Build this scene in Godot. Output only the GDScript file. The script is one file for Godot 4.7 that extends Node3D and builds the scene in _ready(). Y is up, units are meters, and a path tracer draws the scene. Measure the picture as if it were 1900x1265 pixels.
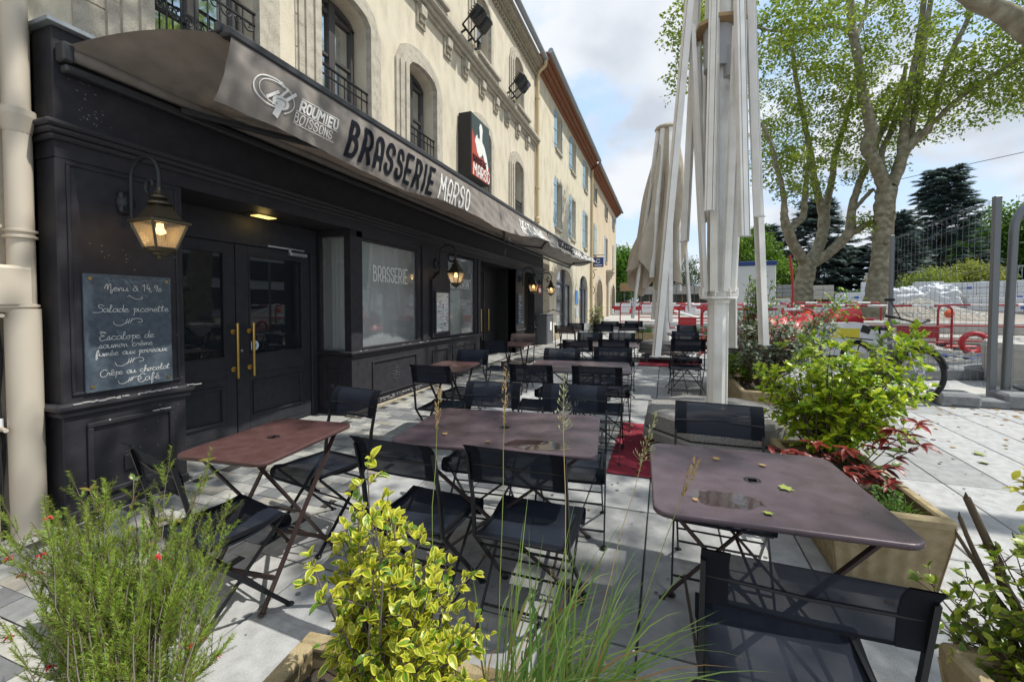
extends Node3D
# y is up, metres. The street runs along -z, the brasserie's shopfront faces +x, the paving climbs gently (GS) along -z.
const GS := 0.024
const XF := -3.70   # face of the shopfront
const XW := -3.92   # face of the upper wall
const XD := -4.23   # face of the doors
var M := {}
var names := {}
var rng := RandomNumberGenerator.new()

class MB:
	var v := PackedVector3Array()
	var n := PackedVector3Array()
	var c := PackedColorArray()
	var ix := PackedInt32Array()
	var col := Color(1, 1, 1)
	var xf := Transform3D()
	var cuts := []
	var strokes := 0
	func vert(p: Vector3, nn: Vector3) -> int:
		v.append(xf * p); n.append((xf.basis * nn).normalized()); c.append(col)
		return v.size() - 1
	func tri(a: Vector3, b: Vector3, d: Vector3) -> void:   # counter-clockwise seen from outside
		var nn := (b - a).cross(d - a).normalized()
		var k := vert(a, nn); vert(b, nn); vert(d, nn)
		ix.append_array(PackedInt32Array([k, k + 2, k + 1]))
	func quad(a: Vector3, b: Vector3, d: Vector3, e: Vector3) -> void:
		var nn := (d - a).cross(e - b).normalized()
		var k := vert(a, nn); vert(b, nn); vert(d, nn); vert(e, nn)
		ix.append_array(PackedInt32Array([k, k + 2, k + 1, k, k + 3, k + 2]))
	func box(ctr: Vector3, s: Vector3, bev := 0.0, bas := Basis()) -> void:
		cuts.append([v.size(), ix.size()])
		var h := s * 0.5
		var b := minf(bev, minf(h.x, minf(h.y, h.z)) * 0.8)
		for ax in 3:
			var a1 := (ax + 1) % 3
			var a2 := (ax + 2) % 3
			for sg in [-1.0, 1.0]:
				var q := []
				for k in [[-1, -1], [1, -1], [1, 1], [-1, 1]]:
					var p := Vector3()
					p[ax] = h[ax] * sg
					p[a1] = (h[a1] - b) * k[0]
					p[a2] = (h[a2] - b) * k[1]
					q.append(ctr + bas * p)
				if sg > 0: quad(q[0], q[1], q[2], q[3])
				else: quad(q[3], q[2], q[1], q[0])
		if b <= 0.0: return
		for ax in 3:   # edges along ax
			var a1 := (ax + 1) % 3
			var a2 := (ax + 2) % 3
			for s1 in [-1.0, 1.0]:
				for s2 in [-1.0, 1.0]:
					var q := []
					for e in [[-1, 0], [1, 0], [1, 1], [-1, 1]]:
						var p := Vector3()
						p[ax] = (h[ax] - b) * e[0]
						p[a1] = (h[a1] - (b if e[1] == 1 else 0.0)) * s1
						p[a2] = (h[a2] - (0.0 if e[1] == 1 else b)) * s2
						q.append(ctr + bas * p)
					if s1 * s2 > 0: quad(q[0], q[1], q[2], q[3])
					else: quad(q[3], q[2], q[1], q[0])
		for s1 in [-1.0, 1.0]:
			for s2 in [-1.0, 1.0]:
				for s3 in [-1.0, 1.0]:
					var a := ctr + bas * Vector3(h.x * s1, (h.y - b) * s2, (h.z - b) * s3)
					var d := ctr + bas * Vector3((h.x - b) * s1, h.y * s2, (h.z - b) * s3)
					var e := ctr + bas * Vector3((h.x - b) * s1, (h.y - b) * s2, h.z * s3)
					if s1 * s2 * s3 > 0: tri(a, d, e)
					else: tri(a, e, d)
	func bx(x0: float, x1: float, y0: float, y1: float, z0: float, z1: float, bev := 0.0) -> void:
		box(Vector3((x0 + x1) / 2, (y0 + y1) / 2, (z0 + z1) / 2), Vector3(absf(x1 - x0), absf(y1 - y0), absf(z1 - z0)), bev)
	func bar(a: Vector3, b: Vector3, w: float, t: float, up := Vector3.UP, bev := 0.0) -> void:   # rectangular bar from a to b
		var d := (b - a)
		var z := d.normalized()
		var x := up.cross(z)
		if x.length() < 0.01: x = Vector3.RIGHT.cross(z)
		x = x.normalized()
		var y := z.cross(x)
		box((a + b) / 2, Vector3(w, t, d.length()), bev, Basis(x, y, z))
	func tube(p: Array, rad, sides := 8, caps := true) -> void:
		cuts.append([v.size(), ix.size()])
		var k := p.size()
		var rings := []
		var side := Vector3()
		for j in k:
			var t: Vector3 = (p[mini(j + 1, k - 1)] - p[maxi(j - 1, 0)]).normalized()
			if j == 0 or side.length() < 0.01:
				side = t.cross(Vector3.UP if absf(t.y) < 0.9 else Vector3.RIGHT).normalized()
			else:
				side = (side - t * side.dot(t)).normalized()
			var o := side.cross(t)
			var r: float = rad if rad is float else rad[j]
			var ring := []
			for a in sides:
				var an := TAU * a / sides
				var nn: Vector3 = side * cos(an) + o * sin(an)
				ring.append(vert(p[j] + nn * r, nn))
			rings.append(ring)
		for j in k - 1:
			for a in sides:
				var b := (a + 1) % sides
				ix.append_array(PackedInt32Array([rings[j][a], rings[j][b], rings[j + 1][b], rings[j][a], rings[j + 1][b], rings[j + 1][a]]))
		if caps:
			for e in [0, k - 1]:
				var t: Vector3 = (p[1] - p[0]).normalized() * -1.0 if e == 0 else (p[k - 1] - p[k - 2]).normalized()
				var r: float = rad if rad is float else rad[e]
				if r < 0.002: continue
				var cc := vert(p[e], t)
				var first := v.size()
				for a in sides: 
					v.append(v[rings[e][a]]); n.append((xf.basis * t).normalized()); c.append(col)
				for a in sides:
					var b := (a + 1) % sides
					if e == 0: ix.append_array(PackedInt32Array([cc, first + b, first + a]))
					else: ix.append_array(PackedInt32Array([cc, first + a, first + b]))
	func lathe(prof: Array, sides: int, at := Vector3(), rot := 0.0, flat := false) -> void:   # [[r, y], ...]
		cuts.append([v.size(), ix.size()])
		for j in prof.size() - 1:
			var r0: float = prof[j][0]
			var y0: float = prof[j][1]
			var r1: float = prof[j + 1][0]
			var y1: float = prof[j + 1][1]
			for a in sides:
				var a0 := TAU * a / sides + rot
				var a1 := TAU * (a + 1) / sides + rot
				var p0 := at + Vector3(r0 * cos(a0), y0, r0 * sin(a0))
				var p1 := at + Vector3(r0 * cos(a1), y0, r0 * sin(a1))
				var p2 := at + Vector3(r1 * cos(a1), y1, r1 * sin(a1))
				var p3 := at + Vector3(r1 * cos(a0), y1, r1 * sin(a0))
				if flat:
					if r0 < 0.0001: tri(p0, p3, p2)
					elif r1 < 0.0001: tri(p0, p2, p1)
					else: quad(p0, p3, p2, p1)
				else:
					var sl := Vector2(y1 - y0, r0 - r1).normalized()
					var n0 := Vector3(cos(a0) * sl.x, sl.y, sin(a0) * sl.x)
					var n1 := Vector3(cos(a1) * sl.x, sl.y, sin(a1) * sl.x)
					var k := vert(p0, n0); vert(p1, n1); vert(p2, n1); vert(p3, n0)
					ix.append_array(PackedInt32Array([k, k + 1, k + 2, k, k + 2, k + 3]))
	func prism(poly: PackedVector2Array, f: Callable, d0: float, d1: float) -> void:   # poly in (a, b); f(a, b, depth) -> Vector3; both faces and the rim
		var t := Geometry2D.triangulate_polygon(poly)
		var k := poly.size()
		for j in range(0, t.size(), 3):
			var a := poly[t[j]]
			var b := poly[t[j + 1]]
			var d := poly[t[j + 2]]
			tri2(f.call(a.x, a.y, d1), f.call(b.x, b.y, d1), f.call(d.x, d.y, d1), f.call(a.x, a.y, d1) - f.call(a.x, a.y, d0))
			tri2(f.call(a.x, a.y, d0), f.call(b.x, b.y, d0), f.call(d.x, d.y, d0), f.call(a.x, a.y, d0) - f.call(a.x, a.y, d1))
		var mid := Vector2()
		for q in poly: mid += q / k
		for j in k:
			var a := poly[j]
			var b := poly[(j + 1) % k]
			var e := (b - a)
			var o := Vector2(e.y, -e.x)
			if Geometry2D.is_point_in_polygon((a + b) / 2 + o.normalized() * 0.001, poly): o = -o
			var p0: Vector3 = f.call(a.x, a.y, d0)
			var out: Vector3 = f.call(a.x + o.x, a.y + o.y, d0) - p0
			quad2(p0, f.call(b.x, b.y, d0), f.call(b.x, b.y, d1), f.call(a.x, a.y, d1), out)
	func tri2(a: Vector3, b: Vector3, d: Vector3, towards: Vector3) -> void:
		if (b - a).cross(d - a).dot(towards) >= 0: tri(a, b, d)
		else: tri(a, d, b)
	func quad2(a: Vector3, b: Vector3, d: Vector3, e: Vector3, towards: Vector3) -> void:
		if (d - a).cross(e - b).dot(towards) >= 0: quad(a, b, d, e)
		else: quad(e, d, b, a)
	func grid(f: Callable, nu: int, nv: int) -> void:   # smooth sheet; f(u, v) with u, v in 0..1
		var base := v.size()
		var p := []
		for a in nu + 1:
			for b in nv + 1: p.append(f.call(float(a) / nu, float(b) / nv))
		for a in nu + 1:
			for b in nv + 1:
				var du: Vector3 = p[mini(a + 1, nu) * (nv + 1) + b] - p[maxi(a - 1, 0) * (nv + 1) + b]
				var dv: Vector3 = p[a * (nv + 1) + mini(b + 1, nv)] - p[a * (nv + 1) + maxi(b - 1, 0)]
				vert(p[a * (nv + 1) + b], du.cross(dv).normalized())
		for a in nu:
			for b in nv:
				var q := base + a * (nv + 1) + b
				ix.append_array(PackedInt32Array([q, q + nv + 2, q + nv + 1, q, q + 1, q + nv + 2]))
	func ribbon(pts: Array, w: float, f: Callable, lift := Vector3(.0004, 0, 0)) -> void:   # flat mitred stroke; pts are Vector2, f(Vector2) -> Vector3; strokes that cross lie a hair above each other
		var piece := []
		for j in pts.size():
			var p: Vector2 = pts[j]
			if piece.size() and p.distance_to(piece[-1]) < .00005: continue
			piece.append(p)
			if j > 0 and j < pts.size() - 1 and piece.size() > 1 and (piece[-1] - piece[-2]).normalized().dot((pts[j + 1] - p).normalized()) < .35:
				strip(piece, w, f, lift)
				piece = [p]
		strip(piece, w, f, lift)
	func strip(p: Array, w: float, f: Callable, lift: Vector3) -> void:
		if p.size() < 2: return
		var up := lift * (strokes % 7)
		strokes += 1
		var k := p.size()
		var l := []
		var r := []
		for j in k:
			var a: Vector2 = (p[j] - p[maxi(j - 1, 0)]).normalized()
			var b: Vector2 = (p[mini(j + 1, k - 1)] - p[j]).normalized()
			if j == 0: a = b
			if j == k - 1: b = a
			var t := (a + b).normalized()
			var o := t.orthogonal() * w / 2 / maxf(.7, t.dot(a))
			var q: Vector2 = p[j]
			if j == 0: q -= t * w * .42
			if j == k - 1: q += t * w * .42
			l.append(f.call(q - o) + up); r.append(f.call(q + o) + up)
		for j in k - 1: quad(l[j], l[j + 1], r[j + 1], r[j])
	func mesh() -> ArrayMesh:
		var m := ArrayMesh.new()
		if v.is_empty(): return m
		var a := []
		a.resize(Mesh.ARRAY_MAX)
		a[Mesh.ARRAY_VERTEX] = v; a[Mesh.ARRAY_NORMAL] = n; a[Mesh.ARRAY_COLOR] = c; a[Mesh.ARRAY_INDEX] = ix
		m.add_surface_from_arrays(Mesh.PRIMITIVE_TRIANGLES, a)
		return m

# ---------- names, tags, things ----------
func numbered(called: String) -> String:
	if not names.has(called):
		names[called] = 0
		return called
	names[called] += 1
	return "%s_%03d" % [called, names[called]]

func tag(o: Node, label: String, category: String, group := "") -> Node:
	o.set_meta("label", label); o.set_meta("category", category)
	if group: o.set_meta("group", group)
	return o

func thing(called: String, label: String, category: String, at := Vector3(), turn := 0.0, group := "") -> Node3D:
	var o := Node3D.new()
	o.name = numbered(called)
	add_child(o)
	o.position = at
	o.rotation.y = turn
	tag(o, label, category, group)
	return o

func obj(called: String, m, material: Material, parent: Node = self, world := false) -> MeshInstance3D:
	var o := MeshInstance3D.new()
	o.mesh = m.mesh() if m is MB else m
	o.material_override = material
	if parent == self: o.name = numbered(called)
	else: o.name = called
	parent.add_child(o, true)
	if world and parent != self: o.position = -(parent as Node3D).position if parent.get_parent() == self else Vector3()
	return o

func wp(root: Node, called: String, m, material: Material) -> MeshInstance3D:   # a part whose mesh is given in world coordinates
	return obj(called, m, material, root, true)

func pieces(root: Node, called: String, b: MB, material: Material, world := true) -> void:   # each primitive of b becomes a part of its own
	if b.cuts.is_empty() or b.cuts[0][0] > 0: b.cuts.push_front([0, 0])
	for k in b.cuts.size():
		var v0: int = b.cuts[k][0]
		var i0: int = b.cuts[k][1]
		var v1: int = b.cuts[k + 1][0] if k + 1 < b.cuts.size() else b.v.size()
		var i1: int = b.cuts[k + 1][1] if k + 1 < b.cuts.size() else b.ix.size()
		var q := MB.new()
		q.v = b.v.slice(v0, v1); q.n = b.n.slice(v0, v1); q.c = b.c.slice(v0, v1)
		q.ix = b.ix.slice(i0, i1)
		for j in q.ix.size(): q.ix[j] -= v0
		obj(called, q, material, root, world)

func struct(called: String, m, material: Material) -> MeshInstance3D:
	var o := obj(called, m, material)
	o.set_meta("kind", "structure")
	return o

func dup(root: Node3D, at: Vector3, turn: float, label: String, group := "") -> Node3D:
	var r: Node3D = root.duplicate()
	r.name = numbered(String(root.name).get_slice("_0", 0))
	add_child(r)
	r.position = at
	r.rotation.y = turn
	r.set_meta("label", label)
	if group: r.set_meta("group", group)
	return r

func gy(z: float) -> float:
	return GS * maxf(-z, -6.0)

# ---------- materials ----------
func lin(r: float, g: float, b: float) -> Color:
	return Color(r, g, b)

func gray(seed_: int, freq: float, size: int, kind := FastNoiseLite.TYPE_SIMPLEX, oct := 4) -> PackedByteArray:
	var f := FastNoiseLite.new()
	f.seed = seed_
	f.noise_type = kind
	f.frequency = freq
	f.fractal_octaves = oct
	if oct < 2: f.fractal_type = FastNoiseLite.FRACTAL_NONE
	var im := f.get_seamless_image(size, size)
	im.convert(Image.FORMAT_L8)
	return im.get_data()

func ntex(seed_: int, fa: float, fb: float, mixb: float, stops: Array, size := 256, kb := FastNoiseLite.TYPE_SIMPLEX) -> Array:   # [colour texture, height bytes]
	var a := gray(seed_, fa, size)
	var b := gray(seed_ + 7, fb, size, kb, 2 if kb == FastNoiseLite.TYPE_SIMPLEX else 1)
	var lut := PackedByteArray()
	for k in 256:
		var t := k / 255.0 * (stops.size() - 1)
		var j := mini(int(t), stops.size() - 2)
		var s: Color = stops[j].lerp(stops[j + 1], t - j)
		s = s.linear_to_srgb()
		lut.append_array(PackedByteArray([int(s.r * 255), int(s.g * 255), int(s.b * 255)]))
	var d := PackedByteArray()
	d.resize(size * size * 3)
	var hgt := PackedByteArray()
	hgt.resize(size * size)
	var mb := int(mixb * 256)
	for k in size * size:
		var g := (a[k] * (256 - mb) + b[k] * mb) >> 8
		hgt[k] = g
		var q := g * 3
		var o := k * 3
		d[o] = lut[q]; d[o + 1] = lut[q + 1]; d[o + 2] = lut[q + 2]
	var im := Image.create_from_data(size, size, false, Image.FORMAT_RGB8, d)
	return [ImageTexture.create_from_image(im), hgt, size]

func nmap(hgt: PackedByteArray, size: int, strength: float) -> ImageTexture:
	var im := Image.create_from_data(size, size, false, Image.FORMAT_L8, hgt)
	im.convert(Image.FORMAT_RGBA8)
	im.bump_map_to_normal_map(strength)
	return ImageTexture.create_from_image(im)

func mat(called: String, col: Color, rough := 0.7, metal := 0.0, o := {}) -> StandardMaterial3D:
	var m := StandardMaterial3D.new()
	m.resource_name = called
	m.albedo_color = col.linear_to_srgb()
	m.roughness = rough
	m.metallic = metal
	m.cull_mode = BaseMaterial3D.CULL_DISABLED
	if o.has("tex"):
		m.albedo_color = Color(1, 1, 1)
		m.albedo_texture = o.tex[0]
		if o.get("bump", 0.0) > 0.0:
			m.normal_enabled = true
			m.normal_texture = nmap(o.tex[1], o.tex[2], o.bump)
		m.uv1_triplanar = true
		m.uv1_world_triplanar = o.get("world", true)
		var s: float = 1.0 / o.get("size", 1.0)
		m.uv1_scale = Vector3(s, s, s)
	if o.has("tint"): m.albedo_color = (o.tint as Color).linear_to_srgb()
	if o.has("alpha"):
		m.transparency = BaseMaterial3D.TRANSPARENCY_ALPHA
		m.albedo_color.a = o.alpha
	if o.get("vc", false): m.vertex_color_use_as_albedo = true
	if o.has("emit"):
		m.emission_enabled = true
		m.emission = (o.emit as Color).linear_to_srgb()
		m.emission_energy_multiplier = o.get("glow", 1.0)
	if o.has("back"):
		m.backlight_enabled = true
		m.backlight = (o.back as Color).linear_to_srgb()
	if o.has("clear"):
		m.clearcoat_enabled = true
		m.clearcoat = o.clear
		m.clearcoat_roughness = 0.15
	M[called] = m
	return m

func sky_picture() -> ImageTexture:
	var w := 1024
	var h := 512
	var f := FastNoiseLite.new()
	f.seed = 11
	f.frequency = 0.9
	f.fractal_octaves = 6
	f.domain_warp_enabled = true
	f.domain_warp_amplitude = 0.35
	f.domain_warp_frequency = 0.8
	var f2 := FastNoiseLite.new()
	f2.seed = 5
	f2.frequency = 0.55
	f2.fractal_octaves = 5
	var px := PackedFloat32Array()
	px.resize(w * h * 3)
	var blue_hi := Vector3(0.30, 0.47, 0.74)
	var blue_lo := Vector3(0.52, 0.66, 0.84)
	var white := Vector3(0.83, 0.85, 0.88)
	var grey := Vector3(0.36, 0.42, 0.50)
	var low := Vector3(0.62, 0.68, 0.74)
	for j in h:
		var el := PI * (0.5 - (j + 0.5) / h)
		var sy := sin(el)
		var cy := cos(el)
		for i in w:
			var az := TAU * ((i + 0.5) / w - 0.5)
			var d := Vector3(sin(az) * cy, sy, -cos(az) * cy)
			var cc := Vector3(0.30, 0.31, 0.30)
			if sy > -0.02:
				var k := 1.6 / (maxf(sy, 0.0) + 0.28)
				var p := Vector3(d.x * k, 0, d.z * k)
				var a := f.get_noise_3d(p.x, 0.0, p.z)
				var b := f2.get_noise_3d(p.x * 1.3 + 9.0, 3.0, p.z * 1.3)
				var cover := smoothstep(-0.28, 0.14, a + 0.09)
				var thick := smoothstep(-0.10, 0.42, b + a * 0.35)
				var blue := blue_lo.lerp(blue_hi, clampf(sy * 1.4, 0, 1))
				var cl := white.lerp(grey, thick * 0.62)
				var sd := clampf(d.dot(Vector3(0.51, 0.85, -0.11)), 0, 1)
				cl *= 0.80 + 0.45 * pow(sd, 5.0)
				var q := blue.lerp(cl, cover * 0.93)
				q = q.lerp(low, (1.0 - smoothstep(0.0, 0.22, sy)) * 0.55)
				cc = q
			var o := (j * w + i) * 3
			px[o] = cc.x; px[o + 1] = cc.y; px[o + 2] = cc.z
	var im := Image.create_from_data(w, h, false, Image.FORMAT_RGBF, px.to_byte_array())
	return ImageTexture.create_from_image(im)

func _ready() -> void:
	rng.seed = 20240418
	# ---- camera ----
	var cam := Camera3D.new()
	cam.name = "camera"
	cam.position = Vector3(0, 1.48, 0)
	cam.rotation = Vector3(-atan(1.0 / 35.0), atan(0.355), 0)
	cam.projection = Camera3D.PROJECTION_FRUSTUM
	cam.near = 0.05
	cam.far = 900.0
	cam.size = 2.0 * 0.05 * 632.5 / 800.0
	cam.frustum_offset = Vector2(0, -0.05 * 42.5 / 800.0)
	add_child(cam)
	cam.current = true
	# ---- sky, sun, exposure ----
	var we := WorldEnvironment.new()
	we.name = "world_environment"
	var env := Environment.new()
	env.background_mode = Environment.BG_SKY
	var sky := Sky.new()
	var pm := PanoramaSkyMaterial.new()
	pm.panorama = sky_picture()
	pm.energy_multiplier = 1.0
	sky.sky_material = pm
	env.sky = sky
	env.tonemap_mode = Environment.TONE_MAPPER_LINEAR
	env.tonemap_exposure = 1.42
	env.sdfgi_enabled = true
	env.ssao_enabled = true
	env.ssil_enabled = true
	we.environment = env
	add_child(we)
	var sun := DirectionalLight3D.new()
	sun.name = "sun"
	sun.light_energy = 1.12
	sun.light_color = Color(1.0, 0.985, 0.95)
	sun.light_angular_distance = 0.6
	sun.shadow_enabled = true
	var sdir := Vector3(0.60, 1.0, -0.13).normalized()
	add_child(sun)
	sun.look_at_from_position(sdir * 50.0, Vector3(), Vector3.UP)
	materials()
	ground()
	shopfront()
	house_brasserie()
	houses_beyond()
	awnings()
	facade_things()
	terrace()
	planters()
	trees()
	building_site()
	far_things()

func materials() -> void:
	mat("plaster", lin(.6, .55, .44), .9, 0, {"tex": ntex(1, .012, .25, .35, [lin(0.4455, 0.3901, 0.2920), lin(0.6047, 0.5410, 0.4229), lin(0.6683, 0.6086, 0.4884)], 512), "size": 2.2, "bump": .8})
	mat("plaster_warm", lin(.6, .55, .44), .9, 0, {"tex": ntex(2, .012, .2, .3, [lin(0.4386, 0.3811, 0.2756), lin(0.6120, 0.5562, 0.4240), lin(0.6732, 0.6180, 0.4876)], 512), "size": 3.0, "bump": .8})
	mat("plaster_peach", lin(.6, .5, .4), .9, 0, {"tex": ntex(3, .012, .2, .3, [lin(.46, .36, .24), lin(.58, .47, .33), lin(.62, .52, .38)], 256), "size": 3.0, "bump": .6})
	mat("plaster_pale", lin(.6, .5, .4), .9, 0, {"tex": ntex(33, .02, .2, .3, [lin(.38, .30, .24), lin(.50, .41, .33), lin(.55, .46, .38)], 256), "size": 1.4, "bump": .6})
	mat("stone_trim", lin(.5, .46, .38), .88, 0, {"tex": ntex(4, .02, .2, .45, [lin(.24, .21, .17), lin(.44, .40, .325), lin(.54, .50, .425)], 256), "size": 1.1, "bump": 1.2})
	mat("stone_old", lin(.4, .35, .27), .9, 0, {"tex": ntex(5, .02, .2, .5, [lin(.16, .135, .10), lin(.34, .30, .22), lin(.48, .43, .33)], 256), "size": .9, "bump": 2.0})
	mat("dark_paint", lin(0.0360, 0.0360, 0.0396), .48, 0, {"tex": ntex(6, .02, .3, .3, [lin(0.0254, 0.0240, 0.0281), lin(0.0333, 0.0320, 0.0372), lin(0.0426, 0.0406, 0.0462)], 256), "size": .8, "bump": .35})
	mat("dark_paint_door", lin(0.0375, 0.0375, 0.0413), .5, 0, {"tex": ntex(7, .02, .3, .3, [lin(0.0236, 0.0244, 0.0299), lin(0.0312, 0.0319, 0.0387), lin(0.0382, 0.0389, 0.0461)], 256), "size": .8, "bump": .3})
	mat("dark_trim", lin(0.0416, 0.0403, 0.0454), .42)
	mat("worn_edge", lin(.42, .40, .39), .8)
	mat("black", lin(.012, .012, .013), .6)
	mat("black_metal", lin(.018, .018, .02), .45, .3)
	mat("iron", lin(.03, .032, .036), .5, .5)
	mat("window_frame", lin(.055, .05, .048), .5)
	mat("glass", lin(.9, .95, .95), .02, 0, {"alpha": .12})
	mat("glass_dark", lin(.02, .025, .03), .02, 0, {"alpha": .55})
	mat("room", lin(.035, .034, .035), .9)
	mat("curtain", lin(.30, .34, .33), .9)
	mat("brass", lin(.62, .42, .13), .28, .9)
	mat("slate", lin(.05, .06, .075), .75, 0, {"tex": ntex(8, .03, .2, .5, [lin(0.0370, 0.0520, 0.0701), lin(0.0688, 0.0910, 0.1173), lin(0.1125, 0.1430, 0.1785)], 256), "size": .5, "bump": 1.0, "world": false})
	mat("chalk", lin(.75, .75, .72), .9)
	mat("white_paint", lin(.78, .78, .77), .6)
	mat("awning", lin(.2, .18, .16), .85, 0, {"tex": ntex(9, .012, .25, .25, [lin(.19, .165, .145), lin(.26, .23, .205), lin(.31, .28, .255)], 512), "size": 1.6, "bump": .5, "back": lin(.12, .10, .085)})
	mat("awning_old", lin(.2, .19, .18), .85, 0, {"tex": ntex(10, .015, .2, .3, [lin(.12, .112, .105), lin(.21, .20, .19), lin(.30, .29, .28)], 256), "size": 1.2, "bump": .8, "back": lin(.14, .13, .12)})
	mat("print_dark", lin(.016, .018, .024), .9).metallic_specular = .15
	mat("print_white", lin(.74, .73, .70), .8)
	mat("charcoal", lin(.035, .036, .040), .45)
	mat("zinc", lin(.30, .33, .36), .5, .4)
	mat("beige_pipe", lin(.52, .46, .37), .55)
	mat("ochre_pipe", lin(.50, .40, .24), .6)
	mat("lantern", lin(.10, .085, .055), .4, .7)
	mat("lantern_glass", lin(.85, .75, .55), .1, 0, {"alpha": .18})
	mat("bulb", lin(1, .8, .5), .5, 0, {"emit": lin(1.0, .62, .22), "glow": 2.2})
	mat("spot_lit", lin(1, .9, .5), .5, 0, {"emit": lin(1.0, .74, .22), "glow": 1.0})
	mat("table_top", lin(.115, .075, .078), .30, .15, {"tex": ntex(12, .015, .3, .3, [lin(0.0700, 0.0474, 0.0545), lin(0.0933, 0.0672, 0.0793), lin(0.1166, 0.0862, 0.1031)], 512), "size": .9, "bump": .12, "world": false})
	mat("table_red", lin(.12, .055, .045), .42, .1, {"tex": ntex(13, .015, .3, .4, [lin(0.0680, 0.0320, 0.0308), lin(0.0918, 0.0460, 0.0440), lin(0.1190, 0.0660, 0.0638)], 512), "size": .8, "bump": .2, "world": false})
	mat("table_leg", lin(.05, .032, .03), .5, .2)
	mat("chair_frame", lin(.012, .013, .016), .42, .3)
	mat("chair_brown", lin(.06, .04, .036), .5, .2)
	mat("sling", lin(.014, .019, .031), .75, 0, {"alpha": .93}).metallic_specular = .3
	mat("mirror_pane", lin(.66, .69, .70), .04, 1.0)
	mat("fence_wire", lin(.17, .19, .20), .6, .2)
	mat("sling_hem", lin(.008, .010, .015), .8).metallic_specular = .25
	mat("sling_brown", lin(.07, .05, .045), .7, 0, {"alpha": .8})
	mat("slab_a", lin(.5, .49, .47), .82, 0, {"tex": ntex(14, .02, .35, .55, [lin(0.2225, 0.2230, 0.2204), lin(0.3626, 0.3650, 0.3636), lin(0.5106, 0.5170, 0.5191)], 512), "size": 1.3, "bump": .5})
	mat("slab_b", lin(.5, .49, .47), .82, 0, {"tex": ntex(15, .02, .35, .55, [lin(0.1680, 0.1686, 0.1667), lin(0.2751, 0.2783, 0.2776), lin(0.3895, 0.3952, 0.3944)], 512), "size": 1.3, "bump": .5})
	mat("slab_c", lin(.5, .49, .47), .82, 0, {"tex": ntex(16, .02, .35, .55, [lin(0.2342, 0.2303, 0.2275), lin(0.3792, 0.3783, 0.3774), lin(0.5318, 0.5312, 0.5314)], 512), "size": 1.3, "bump": .5})
	for k in 5:
		var t: Color = [lin(.30, .30, .285), lin(.20, .205, .205), lin(.38, .37, .34), lin(.26, .245, .21), lin(.145, .15, .155)][k]
		mat("paver_%d" % k, t, .85, 0, {"tex": ntex(17 + k, .03, .3, .5, [t * .7, t, t * 1.25], 256), "size": .7, "bump": .8})
	mat("joint", lin(.035, .033, .03), .95)
	mat("plaza", lin(.5, .48, .44), .9, 0, {"tex": ntex(23, .02, .3, .5, [lin(0.2846, 0.2745, 0.2550), lin(0.3952, 0.3876, 0.3700), lin(0.4743, 0.4683, 0.4590)], 512), "size": 3.0, "bump": .4})
	mat("asphalt", lin(.16, .165, .175), .9, 0, {"tex": ntex(24, .02, .4, .5, [lin(.13, .135, .145), lin(.17, .175, .185), lin(.22, .225, .235)], 256), "size": 1.5})
	mat("gravel", lin(.4, .36, .3), .95, 0, {"tex": ntex(25, .05, .16, .75, [lin(.13, .11, .09), lin(.36, .32, .27), lin(.62, .57, .50)], 512, FastNoiseLite.TYPE_CELLULAR), "size": 1.6, "bump": 4.0})
	mat("earth", lin(.1, .075, .05), .95, 0, {"tex": ntex(26, .04, .3, .6, [lin(.02, .015, .011), lin(.055, .040, .028), lin(.13, .10, .07)], 256), "size": .5, "bump": 4.0})
	mat("lawn", lin(.06, .10, .025), .95, 0, {"tex": ntex(27, .02, .4, .5, [lin(.03, .06, .012), lin(.065, .11, .025), lin(.11, .16, .04)], 256), "size": 3.0, "bump": 2.0})
	mat("sand_planter", lin(.42, .34, .2), .9, 0, {"tex": ntex(28, .02, .3, .5, [lin(.17, .125, .06), lin(.33, .26, .145), lin(.46, .38, .24)], 512), "size": .9, "bump": 1.2})
	mat("pebbledash", lin(.3, .28, .25), .9, 0, {"tex": ntex(29, .03, .11, .8, [lin(0.0625, 0.0594, 0.0581), lin(0.2500, 0.2377, 0.2178), lin(0.5750, 0.5679, 0.5518)], 512, FastNoiseLite.TYPE_CELLULAR), "size": .42, "bump": 5.0})
	mat("steel_dark", lin(.07, .075, .085), .5, .4)
	mat("red_mat", lin(.25, .02, .035), .95, 0, {"tex": ntex(30, .06, .4, .6, [lin(.13, .008, .018), lin(.27, .02, .04), lin(.38, .05, .08)], 256), "size": .35, "bump": 4.0})
	mat("alu_white", lin(.62, .60, .56), .42, 0, {"tex": ntex(31, .015, .3, .3, [lin(0.6554, 0.6271, 0.5650), lin(0.8136, 0.7910, 0.7458), lin(0.8814, 0.8644, 0.8249)], 256), "size": 1.2, "world": false})
	mat("canvas", lin(.52, .45, .35), .9, 0, {"tex": ntex(32, .02, .3, .4, [lin(.40, .335, .25), lin(.53, .46, .36), lin(.60, .54, .44)], 256), "size": 1.4, "bump": .6, "back": lin(.25, .21, .16)})
	mat("water", lin(.03, .015, .012), .03, 0, {"alpha": .5})
	mat("rope", lin(.65, .63, .58), .8)
	mat("shutter_blue", lin(.27, .40, .50), .65, 0, {"tex": ntex(34, .02, .3, .4, [lin(.17, .27, .35), lin(.25, .385, .48), lin(.33, .47, .56)], 256), "size": 1.0})
	mat("shutter_green", lin(.10, .14, .14), .65)
	mat("shutter_pale", lin(.42, .47, .46), .65)
	mat("brick_red", lin(.33, .11, .05), .85, 0, {"tex": ntex(35, .03, .25, .5, [lin(.16, .06, .03), lin(.28, .115, .06), lin(.38, .20, .12)], 256), "size": 1.2, "bump": 1.5})
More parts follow.
